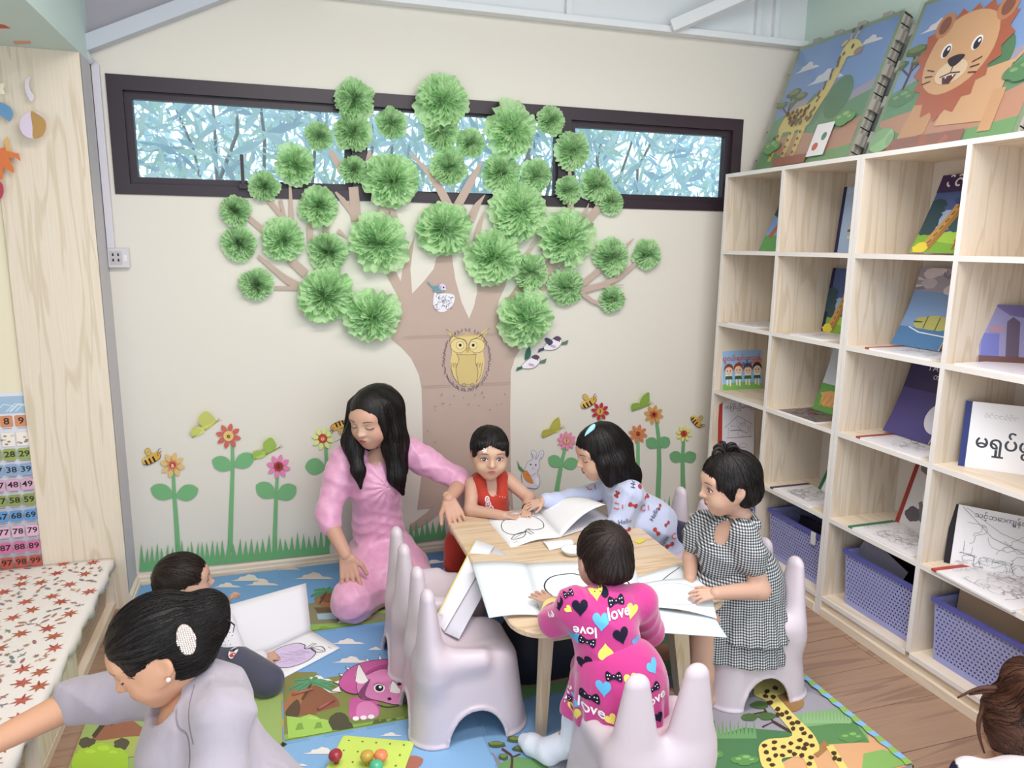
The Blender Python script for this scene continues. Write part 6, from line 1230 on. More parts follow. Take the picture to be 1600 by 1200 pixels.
# ================================================================ people
def vnorm(v): v = np.array(v, float); return v / np.linalg.norm(v)
def P3(p): return np.array((p[0], p[1], p[2]), float)
J = lambda u, v, y: P3(at(u, v, y))
class Head:
    """head frame: a to the person's right, b forward, c up; unit = head height chin to crown, origin at its middle"""
    def __init__(s, C, f, u, S):
        s.C = P3(C); s.f = vnorm(f); u = np.array(u, float); s.u = vnorm(u - s.f * (u @ s.f)); s.r = np.cross(s.f, s.u); s.S = S; s.M = np.stack([s.r, s.f, s.u], 1)
    def loc(s, a, b, c): return s.C + (s.r * a + s.f * b + s.u * c) * s.S
    def ball(s, so, c, r, k=.02, op='+', tilt=0, yaw=0):
        M = s.M
        if tilt: q = np.array([[1, 0, 0], [0, math.cos(tilt), -math.sin(tilt)], [0, math.sin(tilt), math.cos(tilt)]]); M = M @ q
        if yaw: q = np.array([[math.cos(yaw), -math.sin(yaw), 0], [math.sin(yaw), math.cos(yaw), 0], [0, 0, 1]]); M = M @ q
        so.ball(s.loc(*c), np.array(r if hasattr(r, '__len__') else [r] * 3) * s.S, k * s.S, M, op); return s
    def cone(s, so, a, b, ra, rb, k=.02, flat=None, op='+'):
        so.cone(s.loc(*a), s.loc(*b), ra * s.S, rb * s.S, k * s.S, ((s.M @ np.array(flat[0], float)), flat[1]) if flat else None, op); return s
    def local(s, V): return (V - s.C) @ s.M / s.S
    def solid(s, child=True, blown=False):
        so = Solid(); B = s.ball; ck = 1.12 if child else 1.0
        B(so, (0, -.06, .10), (.355, .43, .40)); B(so, (0, .08, -.13), (.285 * ck ** .5, .31, .36 if not child else .345), .12); B(so, (0, .215, -.385), (.125, .115, .10), .14)
        for q in (-1, 1):
            B(so, (q * .165, .205, -.18), (.13 * ck, .12, .135 * ck), .12); B(so, (q * .29, .02, -.05), (.06, .14, .16), .1)
        B(so, (0, .30, .13), (.24, .085, .11), .12)
        for q in (-1, 1): B(so, (q * .150, .425, .005), (.095, .055, .042), .07, '-'); B(so, (q * .148, .295, -.002), (.080, .078, .070), .03)
        s.cone(so, (0, .375, .04), (0, .425, -.115), .022, .042, .07); B(so, (0, .44, -.115), (.045, .042, .038), .03)
        for q in (-1, 1): B(so, (q * .048, .405, -.128), (.032, .036, .026), .025)
        B(so, (0, .345, -.255), (.11, .045, .06), .05); B(so, (0, .385, -.232), (.078, .028, .020), .02); B(so, (0, .378, -.277), (.062, .030, .022), .02); B(so, (0, .425, -.256), (.085, .03, .005), .012, '-')
        for q in (-1, 1): B(so, (q * .352, -.055, -.05), (.030, .075, .115), .025, '+', .15, q * .35); B(so, (q * .385, -.035, -.035), (.016, .038, .065), .02, '-', .15, q * .35)
        s.cone(so, (0, -.10, -.25), (0, -.14, -.62), .165 if child else .175, .155 if child else .165, .1)
        return so
def decal(art, bvh, org, ax, ay, dirn, name, parent, m=None, cell=.01, off=.0008, maxd=1.0, bend=None):
    """lay 2-D shapes (metres) on a surface by casting along dirn from the plane through org"""
    org, ax, ay, dirn = [Vector(q) for q in (org, ax, ay, dirn)]; dirn.normalize(); mb = MB(); n = 0
    for i, (v, f, c) in enumerate(art.L):
        xs = [p[0] for p in v]; ys = [p[1] for p in v]; i0, i1, j0, j1 = [int(math.floor(q / cell)) for q in (min(xs), max(xs), min(ys), max(ys))]
        for a in range(i0, i1 + 1):
            for b in range(j0, j1 + 1):
                vv, ff = clip_layer(v, f, (a * cell, b * cell, (a + 1) * cell, (b + 1) * cell))
                if not vv: continue
                H_ = []
                for x, y in vv:
                    h = bvh.ray_cast(org + ax * x + ay * y, dirn, maxd); H_.append(None if h[0] is None else h[0] - dirn * (off + .00006 * i) + h[1] * .0)
                g_ = [q for q in ff if all(H_[k] is not None for k in q) and max((H_[k] - H_[q[0]]).length for k in q) < cell * 5]
                if g_:
                    idx = {}; W = []
                    for q in g_:
                        for k in q:
                            if k not in idx: idx[k] = len(W); W.append(H_[k])
                    mb.add(W, [tuple(idx[k] for k in q) for q in g_], c, True); n += 1
    return mb.build(name, m or M_PAPER, parent) if n else None
def bvh_of(V, F): return BVHTree.FromPolygons([tuple(p) for p in V], [tuple(int(i) for i in q) for q in F])
LASH = '#1f1618'
def face_art(eyes='open', lips='#b5655f', brow='#5c443a', look=(0, 0), white='#e6ddda', mouth=1.0):
    out = []; Lp = Art()
    for q in (-1, 1):
        x = q * .150; E = Art(); Br = Art(); out += [(E, 'eye'), (Br, 'eyebrow')]
        if eyes == 'open':
            al = spline([(x - q * .068, -.010), (x - q * .035, .024), (x + q * .005, .033), (x + q * .045, .022), (x + q * .075, .002), (x + q * .040, -.024), (x, -.030), (x - q * .040, -.024)], 3, True)
            E.poly(al, white); E.poly(ell(x + look[0], look[1] + .002, .036, .034, 16), '#2a1a16'); E.poly(ell(x + look[0] + .01, look[1] + .012, .008, .008, 8), '#ffffff')  # the small white dot is a painted catchlight on the iris
            E.stroke(spline([(x - q * .070, -.012), (x - q * .035, .026), (x + q * .005, .036), (x + q * .045, .025), (x + q * .080, .002)], 4), .014, LASH); E.stroke(spline([(x - q * .055, .03), (x, .056), (x + q * .07, .032)], 4), .005, '#9a6a58')
        else:
            E.stroke(spline([(x - q * .068, -.005), (x - q * .03, -.024), (x + q * .01, -.030), (x + q * .05, -.022), (x + q * .078, -.004)], 4), .014, LASH); E.stroke(spline([(x - q * .06, .03), (x, .045), (x + q * .07, .028)], 4), .005, '#9a6a58')
        Br.stroke(spline([(x - q * .072, .110), (x - q * .01, .122), (x + q * .055, .118), (x + q * .090, .100)], 4), [.010, .016, .018, .018, .018, .018, .017, .016, .014, .012, .010, .008, .006][:13], brow)
    w = .082 * mouth
    Lp.poly(spline([(-w, -.255), (-w * .5, -.232), (-.018, -.222), (0, -.228), (.018, -.222), (w * .5, -.232), (w, -.255), (0, -.258)], 3, True), lips); Lp.poly(spline([(-w, -.255), (0, -.259), (w, -.255), (w * .55, -.290), (0, -.302), (-w * .55, -.290)], 3, True), lips); Lp.stroke(spline([(-w, -.255), (-w * .4, -.257), (0, -.260), (w * .4, -.257), (w, -.255)], 3), .005, '#6f2f30')
    return out + [(Lp, 'lips')]
def skin_colors(Hd, base, paint=()):
    def fn(V, C):
        C[:] = lin(base); L = Hd.local(V); k = np.exp(-(((np.abs(L[:, 0]) - .19) / .10) ** 2 + ((L[:, 1] - .30) / .16) ** 2 + ((L[:, 2] + .16) / .10) ** 2)); C[:, 0] *= 1 + .05 * k; C[:, 1] *= 1 - .05 * k; C[:, 2] *= 1 - .06 * k
        for (a, b, c), (ra, rb, rc), col, amt in paint:
            w = np.clip(1.6 - 1.6 * np.sqrt(((L[:, 0] - a) / ra) ** 2 + ((L[:, 1] - b) / rb) ** 2 + ((L[:, 2] - c) / rc) ** 2), 0, 1)[:, None] * amt; C[:, :3] = C[:, :3] * (1 - w) + np.array(lin(col)[:3]) * w
        return C
    return fn
def hand(so, W, d, n, L, s=1, curl=(.25, .3, .3), spread=.10, thumb=.6):
    """W wrist, d towards the fingertips, n out of the back of the hand, s side of the thumb along d x n"""
    W = P3(W); d = vnorm(d); n = np.array(n, float); n = vnorm(n - d * (n @ d)); w = np.cross(d, n)
    so.cone(W - d * .10 * L, W + d * .08 * L, .125 * L, .135 * L, .03 * L, (n, .75))
    for i in range(4):
        o = s * (.185 - .120 * i); kn = W + d * (.50 - .018 * abs(i - 1.2)) * L + w * o * L; so.cone(W + d * .06 * L + w * o * .55 * L, kn, .088 * L, .062 * L, .05 * L, (n, .85))
        ln = (.40, .45, .42, .33)[i] * L; p = kn; a = 0; dd = vnorm(d + w * s * spread * (1.2 - i) * .8); r = (.058, .058, .055, .048)[i] * L
        for j, q in enumerate((.45, .30, .25)):
            a += curl[j] * (1 + .12 * i); e = p + (dd * math.cos(a) - n * math.sin(a)) * ln * q; so.cone(p, e, r * (1 - .08 * j), r * (.92 - .10 * j), .012 * L); p = e
    t0 = W + d * .12 * L + w * s * .14 * L; td = vnorm(d * .62 + w * s * thumb - n * .25); t1 = t0 + td * .26 * L; t2 = t1 + vnorm(d * .85 + w * s * .25 - n * .3) * .24 * L
    so.cone(W + d * .10 * L + w * s * .06 * L, t0, .09 * L, .085 * L, .04 * L); so.cone(t0, t1, .085 * L, .062 * L, .03 * L); so.cone(t1, t2, .060 * L, .048 * L, .015 * L)
def foot(so, heel, d, L, up=(0, 0, 1), r=.16):
    heel = P3(heel); d = vnorm(d); u = np.array(up, float); so.chain([heel + u * r * L, heel + d * .45 * L + u * .15 * L, heel + d * .80 * L + u * .12 * L], [r * L, .15 * L, .12 * L], .06 * L, (u, .9))
    w = np.cross(d, u)
    for i in range(5): b = heel + d * (.82 - .03 * abs(i - 1)) * L + w * (.12 - .06 * i) * L + u * .085 * L; so.cone(b, b + d * (.16 - .02 * i) * L, (.06 - .006 * i) * L, (.05 - .006 * i) * L, .02 * L)
def strands(Hd, n=70, amp=.010, crown=(0, -.08, .52), wob=.25):
    """shallow grooves that fan out from the crown"""
    def post(D, X, Y, Z):
        p = [X - Hd.C[0], Y - Hd.C[1], Z - Hd.C[2]]; a, b, c = [(p[0] * Hd.M[0, i] + p[1] * Hd.M[1, i] + p[2] * Hd.M[2, i]) / Hd.S for i in range(3)]
        th = np.arctan2(a - crown[0], b - crown[1]); rr = np.sqrt((a - crown[0]) ** 2 + (b - crown[1]) ** 2); q = n * th + 4 * np.sin(3 * th + 5 * c) + 6 * c * wob
        return D + Hd.S * amp * .5 * (np.sin(q) * .5 + .5 * np.sin(1.7 * q + 1 + 3 * c)) * np.clip(rr * 5, 0, 1)
    return post
def hair_cap(Hd, so, grow=1.0, front=.21, low=-.28, c=(0, -.075, .115), cut=True, depth=.30, wide=.325):
    Hd.ball(so, c, (.385 * grow, .455 * grow, .415 * grow)); Hd.ball(so, (0, -.20, -.12), (.33 * grow, .30 * grow, .30), .08)
    if cut:
        Hd.ball(so, (0, .42, front - .42), (wide, .42 * depth / .30 * .9, .42), .02, '-')
        for q in (-1, 1): Hd.ball(so, (q * .36, .06, -.10), (.10, .11, .17), .02, '-')
        so.cut(Hd.loc(0, -.2, low), -Hd.u + Hd.f * .0)
def hair_mat(name, col, rough=.38):
    m = mat(name, col, rough, .32); n, l = nt(m); b = n['Principled BSDF']
    if 'hb' not in n:
        tc = n.new('ShaderNodeTexCoord'); mp = n.new('ShaderNodeMapping'); mp.inputs['Scale'].default_value = (520, 520, 22); l.new(tc.outputs['Object'], mp.inputs[0]); nz = n.new('ShaderNodeTexNoise'); nz.inputs['Scale'].default_value = 1; l.new(mp.outputs[0], nz.inputs['Vector'])
        bp = n.new('ShaderNodeBump'); bp.name = 'hb'; bp.inputs['Strength'].default_value = .9; bp.inputs['Distance'].default_value = .0015; l.new(nz.outputs['Fac'], bp.inputs['Height']); l.new(bp.outputs[0], b.inputs['Normal'])
    return m
M_HAIR = hair_mat('black_hair', '#150f10', .42); M_HAIR2 = hair_mat('dark_brown_hair', '#241814', .45); M_HAIR3 = hair_mat('brown_hair', '#553528', .45)
def wisps(name, Hd, roots, m, parent, r=.004):
    mb = MB()
    for pts in roots: q = [Vector(Hd.loc(*p)) for p in pts]; k = len(q); mb.tube(q, [r * Hd.S * (1 - .75 * i / (k - 1)) for i in range(k)], 6)
    return mb.build(name, m, parent)
def hair_strands(Hd, hv, m, parent, crown, n=420, steps=9, step=.045, grav=.25, seed=1, r=.0040, tail=0.0, keep=None):
    """thin locks that follow the hair surface away from the crown"""
    rng = np.random.default_rng(seed); V, F = hv; bv = bvh_of(V, F); S = Hd.S; mb = MB(); idx = rng.integers(0, len(V), n); cw = Hd.loc(*crown)
    for i in idx:
        p = V[i]; l = Hd.local(p[None])[0]
        if l[2] < -.35 and grav < .5: continue
        pts = []; d = None; o = rng.uniform(.0002, .0016)
        for k in range(steps):
            loc, nrm, _, _ = bv.find_nearest(Vector(p))
            if loc is None: break
            nrm = np.array(nrm); pts.append(Vector(np.array(loc) + nrm * (o + .0004)))
            t = (np.array(loc) - cw); t = t / (np.linalg.norm(t) + 1e-6) - Hd.u * 0 + np.array((0, 0, -grav)); t = t - nrm * (t @ nrm); L = np.linalg.norm(t)
            if L < 1e-5: break
            t = t / L; d = t if d is None else vnorm(d * .6 + t * .4); d = vnorm(d + rng.normal(0, .10, 3)); p = np.array(loc) + d * step * S
        if len(pts) < 4: continue
        kk = len(pts); mb.tube(pts, [r * S * (.35 + .65 * math.sin(PI * min(.98, (q + .6) / kk))) for q in range(kk)], 4, None, False)
    o_ = mb.build('hair_strands', m, parent); o_['kind'] = 'stuff'; return o_
def person(loc, label): return empty('person', loc, label, 'person')
def finish(p, Hd, body_parts, base, paint=(), child=True, eyes='open', lips='#b5655f', look=(0, 0), hh=.0026, face=True, mouth=1.0, extra=None):
    so = Hd.solid(child)
    if extra: extra(so)
    hv = so.mesh(hh); V, F = merge([hv] + body_parts)
    o = np_mesh('body', V, F, M_SKIN, p, base, skin_colors(Hd, base, paint))
    if face:
        bv = bvh_of(*hv); S = Hd.S
        for art, nm in face_art(eyes, lips, look=look, mouth=mouth):
            A2 = Art(); A2.L = [([(x * S, y * S) for x, y in v], f, c) for v, f, c in art.L]
            decal(A2, bv, Hd.loc(0, .8, 0), Hd.r, Hd.u, -Hd.f, nm, p, M_FACE, .006 * S / .2, .0003, .9 * S * 1.0)
    return o
M_FACE = vcol_mat('face_paint', .35, .4)
def creases(m, scale=16, dist=.011, strength=.55):
    n, l = nt(m); b = n['Principled BSDF']; old = b.inputs['Normal'].links[0].from_node if b.inputs['Normal'].links else None
    tc = n.new('ShaderNodeTexCoord'); mp = n.new('ShaderNodeMapping'); mp.inputs['Rotation'].default_value = (.5, .4, .3); mp.inputs['Scale'].default_value = (1, 1, .55); l.new(tc.outputs['Object'], mp.inputs[0]); nz = n.new('ShaderNodeTexNoise'); nz.noise_type = 'RIDGED_MULTIFRACTAL' if hasattr(nz, 'noise_type') else nz.noise_type; nz.inputs['Scale'].default_value = scale; nz.inputs['Detail'].default_value = 2.5; nz.inputs['Distortion'].default_value = .8; l.new(mp.outputs[0], nz.inputs['Vector'])
    bp = n.new('ShaderNodeBump'); bp.inputs['Strength'].default_value = strength; bp.inputs['Distance'].default_value = dist; l.new(nz.outputs['Fac'], bp.inputs['Height'])
    if old: l.new(old.outputs[0], bp.inputs['Normal'])
    l.new(bp.outputs[0], b.inputs['Normal']); return m
def cloth_mat(name, col, rough=.8, sheen=.3, bump=.25, bscale=350, var=0, vscale=40, spec=.2):
    if name in MATS: return MATS[name]
    return creases(mat(name, col, rough, spec, bump=bump, bscale=bscale, var=var, vscale=vscale, sheen=sheen))
def folds(parts):
    """parts: (direction, wavelength m, amplitude m, phase) ridges"""
    def post(D, X, Y, Z):
        for d, wl, amp, ph in parts:
            d = vnorm(d); q = (X * d[0] + Y * d[1] + Z * d[2]) * (2 * PI / wl) + ph + 1.3 * np.sin(X * 23 + ph) + 1.1 * np.sin(Z * 19 + 2 * ph) + .9 * np.sin(Y * 21)
            md = np.clip(.45 + .9 * np.sin(X * 17 + 3 * ph + 6 * Y) * np.sin(Z * 15 + 2 * ph), 0, 1.2); D = D + amp * 2.6 * md * (np.abs(np.sin(q * .5)) - .6)
        return D
    return post
def gingham():
    m = bpy.data.materials.new('black_gingham'); m.use_nodes = True; n, l = nt(m); b = n['Principled BSDF']; b.inputs['Roughness'].default_value = .85; b.inputs['Specular IOR Level'].default_value = .15
    tc = n.new('ShaderNodeTexCoord'); mp = n.new('ShaderNodeMapping'); mp.inputs['Rotation'].default_value = (0, 0, .35); l.new(tc.outputs['Object'], mp.inputs[0]); sp = n.new('ShaderNodeSeparateXYZ'); l.new(mp.outputs[0], sp.inputs[0]); outs = []
    for i in (0, 2):
        mu = n.new('ShaderNodeMath'); mu.operation = 'MULTIPLY'; mu.inputs[1].default_value = 1 / .0078; l.new(sp.outputs[i], mu.inputs[0]); fr_ = n.new('ShaderNodeMath'); fr_.operation = 'FRACT'; l.new(mu.outputs[0], fr_.inputs[0]); gt = n.new('ShaderNodeMath'); gt.operation = 'GREATER_THAN'; gt.inputs[1].default_value = .5; l.new(fr_.outputs[0], gt.inputs[0]); outs.append(gt)
    ad = n.new('ShaderNodeMath'); ad.operation = 'ADD'; l.new(outs[0].outputs[0], ad.inputs[0]); l.new(outs[1].outputs[0], ad.inputs[1]); dv = n.new('ShaderNodeMath'); dv.operation = 'MULTIPLY'; dv.inputs[1].default_value = .5; l.new(ad.outputs[0], dv.inputs[0])
    cr = n.new('ShaderNodeValToRGB'); cr.color_ramp.interpolation = 'CONSTANT'; cr.color_ramp.elements[0].color = lin('#34363c'); e = cr.color_ramp.elements.new(.25); e.color = lin('#77787e'); cr.color_ramp.elements[-1].position = .75; cr.color_ramp.elements[-1].color = lin('#cfd1d0'); l.new(dv.outputs[0], cr.inputs[0]); l.new(cr.outputs[0], b.inputs['Base Color']); return creases(m, 18, .009)
SKIN_T, SKIN_A, SKIN_F = '#c9a08c', '#c59a86', '#d0a288'
def spline3(P, n=4):
    P = [np.array(p, float) for p in P]; out = []
    for i in range(len(P) - 1):
        a, b, c, d = P[max(i - 1, 0)], P[i], P[i + 1], P[min(i + 2, len(P) - 1)]
        for j in range(n): t = j / n; out.append(.5 * (2 * b + (c - a) * t + (2 * a - 5 * b + 4 * c - d) * t * t + (3 * b - a - 3 * c + d) * t ** 3))
    return out + [P[-1]]
# ---------------------------------------------------------------- toddler in the red pinafore
def toddler():
    Hd = Head(J(765, 707, -.45), (-.14, -.97, -.10), (.02, -.1, 1), .196)
    p = person((1.45, -.36, 0), 'person in a red pinafore seated behind the table, facing the camera')
    nk = Hd.loc(0, -.13, -.55); ch = J(765, 782, -.425); hp = P3((1.452, -.36, .30)); shL, shR = J(738, 757, -.425), J(794, 750, -.425)
    b = Solid(); b.chain([nk, ch, hp], [.034, .052, .070], .03); b.cone(shL, shR, .028, .028, .03)
    for s in (-1, 1): b.chain([hp + (s * .045, 0, -.02), P3((1.452 + s * .065, -.475, .285)), P3((1.452 + s * .06, -.50, .10)), P3((1.452 + s * .06, -.51, .035))], [.05, .042, .032, .022], .02); foot(b, (1.452 + s * .06, -.50, TZ), (0, -1, 0), .11)
    wl, wr = J(788, 806, -.60), J(823, 797, -.575); el, er = J(735, 797, -.50), J(826, 778, -.50); wl[2] = max(wl[2], TT + .022); wr[2] = max(wr[2], TT + .03)
    b.chain([shL, el, wl], [.029, .025, .017], .012); b.chain([shR, er, wr], [.029, .025, .017], .012)
    bp = [b.mesh(.0045)]
    for W, d, s in ((wl, (1, -.42, -.1), -1), (wr, (-.35, -.9, -.25), 1)): h = Solid(); hand(h, W, d, (0, -.05, 1), .082, s, (.35, .4, .4)); bp.append(h.mesh(.0022))
    th = [((q * .19, .30, -.15), (.11, .2, .10), '#e3cfa8', .55) for q in (-1, 1)] + [((0, .36, .16), (.18, .2, .08), '#e0c9a6', .4), ((0, .44, -.06), (.05, .1, .10), '#e3cfa8', .4)]
    finish(p, Hd, bp, SKIN_T, th, eyes='open', look=(.006, -.002), lips='#b56a62', hh=.0024)
    so = Solid(); hair_cap(Hd, so, 1.0, .235, -.26); Hd.ball(so, (-.16, .31, .26), (.16, .07, .10), .05); Hd.ball(so, (.18, .25, .25), (.15, .10, .12), .05); Hd.ball(so, (.30, .12, .06), (.06, .10, .16), .04); Hd.ball(so, (-.30, .12, .06), (.06, .10, .16), .04); so.post = strands(Hd, 60, .012); hv = so.mesh(.003); np_mesh('hair', *hv, M_HAIR, p); hair_strands(Hd, hv, M_HAIR, p, (0, -.1, .52), 420)
    a = Art(); [a.poly(xf(ell(.010, 0, .009, .0045, 8), -.0, 0, 1, 2 * PI * k / 5), '#efe6ea') for k in range(5)]; a.poly(ell(0, 0, .004, .004), '#d9c6d2'); c = Hd.loc(.17, .42, .22); a.build('hair_bow', lambda x, y, h: Vector(c + Hd.r * x * .6 + Hd.u * y * .6 + Hd.f * (h + .006)), M_PAPER, p)
    d = Solid(); d.chain([ch + (0, 0, .052), ch + (0, 0, .01), ch + (0, .005, -.04), hp], [.046, .066, .074, .088], .03); d.cone(hp + (0, -.02, .0), P3((1.452, -.47, .275)), .088, .088, .03, ((0, 0, 1), .75)); d.chain([P3((1.40, -.42, .29)), J(722, 850, -.45), J(712, 880, -.46)], [.06, .062, .05], .04)
    for s in (-1, 1): q = (shL if s < 0 else shR) * .62 + nk * .38; d.chain([q + (0, .022, .006), q + (0, -.016, .012), ch + (s * .036, -.042, .028)], [.022, .023, .030], .014)
    d.ball(ch + (0, -.062, .072), (.024, .05, .040), .006, None, '-'); d.post = folds([((.3, .2, 1), .05, .0016, .5), ((1, .2, .1), .045, .0014, 1.7)])
    dv = d.mesh(.004); dr = np_mesh('pinafore', *dv, cloth_mat('red_cloth', '#b3392c', .75, .2, var=.08, vscale=30), p); bv = bvh_of(*dv)
    a = Art(); rg = random.Random(4)
    for x, y, s in ((-.030, .022, .011), (-.026, .002, .013), (-.016, -.016, .012), (-.012, -.03, .008)): a.stroke(ell(x, y, s * .7, s, 14), .004, '#e9dfe4', True); a.poly(ell(x, y, s * .35, s * .45, 10), '#cfc2d0'); a.stroke([(x, y - s), (x + .008, y - s * 1.6)], .0025, '#e9dfe4')
    decal(a, bv, ch + (0, -.3, .01), (1, 0, 0), (0, 0, 1), (0, 1, 0), 'flower_embroidery', dr, None, .006)
    a = Art(); [a.poly(ell(.012 + .010 * k, .030 - .002 * k, .0018, .0018, 6), '#e6c9a8') for k in range(4)]; decal(a, bv, ch + (0, -.3, .01), (1, 0, 0), (0, 0, 1), (0, 1, 0), 'buttons', dr, None, .006)
    MB().tube([Vector(wr + np.array(q) * .019) for q in [(math.cos(t), .3 * math.sin(t), math.sin(t)) for t in np.linspace(0, 2 * PI, 15)]], .0022, 6).build('bracelet', mat('dark_bead', '#3a2320', .4), p)
toddler()
# ---------------------------------------------------------------- woman in the pink dress
def pink_woman():
    Hd = Head(J(582, 652, -.36), (-.62, -.74, -.27), (-.12, -.14, .97), .220)
    p = person((1.03, -.35, 0), 'person in a long pink dress kneeling beside the wall')
    nk = Hd.loc(0, -.16, -.62); shA, shB = J(537, 722, -.29), J(640, 708, -.26); ch = J(588, 752, -.30); wa = J(590, 818, -.26); hp = J(600, 875, -.22)
    elA, wrA = J(510, 808, -.37), J(541, 868, -.50); elB, wrB = J(722, 752, -.36), J(701, 780, -.50); kA, kB = J(552, 938, -.53), J(652, 912, -.50)
    b = Solid(); b.chain([nk, ch, wa, hp], [.045, .085, .075, .11], .05, ((0, 1, 0), .85)); b.cone(shA, shB, .042, .042, .04); b.chain([shA, elA, wrA], [.042, .034, .023], .015); b.chain([shB, elB, wrB], [.042, .034, .023], .015)
    b.chain([hp, kA], [.09, .055], .03); b.chain([hp, kB], [.09, .055], .03); bp = [b.mesh(.006)]
    h = Solid(); hand(h, wrA, J(548, 912, -.545) - wrA, (-.35, -.9, .35), .155, -1, (.08, .12, .15), .14); bp.append(h.mesh(.003))
    h = Solid(); hand(h, wrB, J(714, 812, -.56) - wrB, (-.1, -.75, .65), .150, 1, (.15, .25, .25), .10); bp.append(h.mesh(.003))
    finish(p, Hd, bp, '#c79a86', [((0, .3, -.05), (.30, .3, .36), '#dcb9a4', .6)], child=False, eyes='down', lips='#c25a5a', hh=.003, mouth=.8)
    so = Solid(); hair_cap(Hd, so, 1.0, .30, -.5, cut=False); Hd.ball(so, (0, .46, -.20), (.30, .40, .52), .02, '-'); Hd.ball(so, (0, .44, .16), (.20, .2, .2), .03, '-')
    fl_ = ((0, 1, 0), .55)
    L1 = [Hd.loc(.34, -.02, .18), Hd.loc(.385, -.02, -.25), J(556, 705, -.375), J(560, 735, -.405), J(564, 762, -.41)]; so.chain(L1, [.024, .026, .025, .022, .006], .02, fl_); so.chain([Hd.loc(.34, -.15, .1), J(550, 690, -.33), J(554, 725, -.34)], [.04, .034, .02], .03)
    L2 = [Hd.loc(-.30, .02, .25), Hd.loc(-.37, .0, -.25), J(613, 700, -.39), J(620, 745, -.40), J(630, 772, -.40)]; so.chain(L2, [.030, .034, .036, .030, .006], .02, fl_); Hd.ball(so, (-.32, .08, -.02), (.085, .16, .36), .05); so.chain([Hd.loc(-.25, -.25, .1), J(620, 690, -.33), J(628, 735, -.34)], [.05, .042, .024], .03); so.chain([Hd.loc(.0, -.3, .1), J(592, 700, -.25), J(592, 760, -.20)], [.08, .075, .05], .03)
    so.post = strands(Hd, 90, .008, wob=.1); hv = so.mesh(.0042); np_mesh('hair', *hv, M_HAIR, p); hair_strands(Hd, hv, M_HAIR, p, (0, .15, .5), 620, 16, .055, 2.5)
    wisps('loose_strands', Hd, [[(.36, .05, .1), (.44, .12, -.2), (.62, .1, -.42), (.85, .1, -.55)], [(.36, .1, 0), (.47, .12, -.3), (.7, .1, -.5)], [(-.42, .1, -.4), (-.44, .12, -.8), (-.52, .1, -1.0)], [(.40, .15, -.4), (.36, .2, -.75), (.30, .2, -.95)]], M_HAIR, p, .012)
    d = Solid(); d.chain([J(589, 722, -.285), ch, wa, hp], [.070, .101, .088, .13], .06, ((0, 1, 0), .85)); d.cone(shA, shB, .050, .050, .04)
    for sh, el, s in ((shA, elA, .0), (shB, elB, 0)): m_ = sh * .72 + el * .28; d.chain([sh + (0, 0, .012), m_, el * .92 + sh * .08, el * .80 + (wrA if el is elA else wrB) * .20], [.055, .056, .045, .042], .025)
    d.chain([hp, hp * .5 + kA * .5, kA, J(560, 958, -.50)], [.125, .105, .072, .05], .05); d.chain([hp, hp * .5 + kB * .5, kB], [.125, .11, .078], .05); d.chain([hp + (0, .04, -.10), P3((1.02, -.18, .09)), P3((.99, -.42, .07))], [.12, .10, .08], .06)
    d.ball(J(583, 716, -.37), (.024, .05, .032), .01, None, '-'); d.cut((0, 0, TZ + .004), (0, 0, -1), .01)
    pr = folds([((.25, .1, 1), .050, .0019, .3), ((.5, .3, -.8), .044, .0015, 2.1), ((1, .2, .2), .05, .0012, 4.)])
    def post(D, X, Y, Z):
        D = pr(D, X, Y, Z); c = J(606, 758, -.38); r2 = (X - c[0]) ** 2 + (Z - c[2]) ** 2; th = np.arctan2(Z - c[2], X - c[0]); return D + .0045 * np.sin(15 * th + 2) * np.exp(-r2 / .012) * (Y < c[1] + .16)
    d.post = post
    m = cloth_mat('pink_brocade', '#dd9fc0', .42, .35, bump=.5, bscale=45, var=.20, vscale=38, spec=.5); np_mesh('dress', *d.mesh(.0052), m, p)
pink_woman()
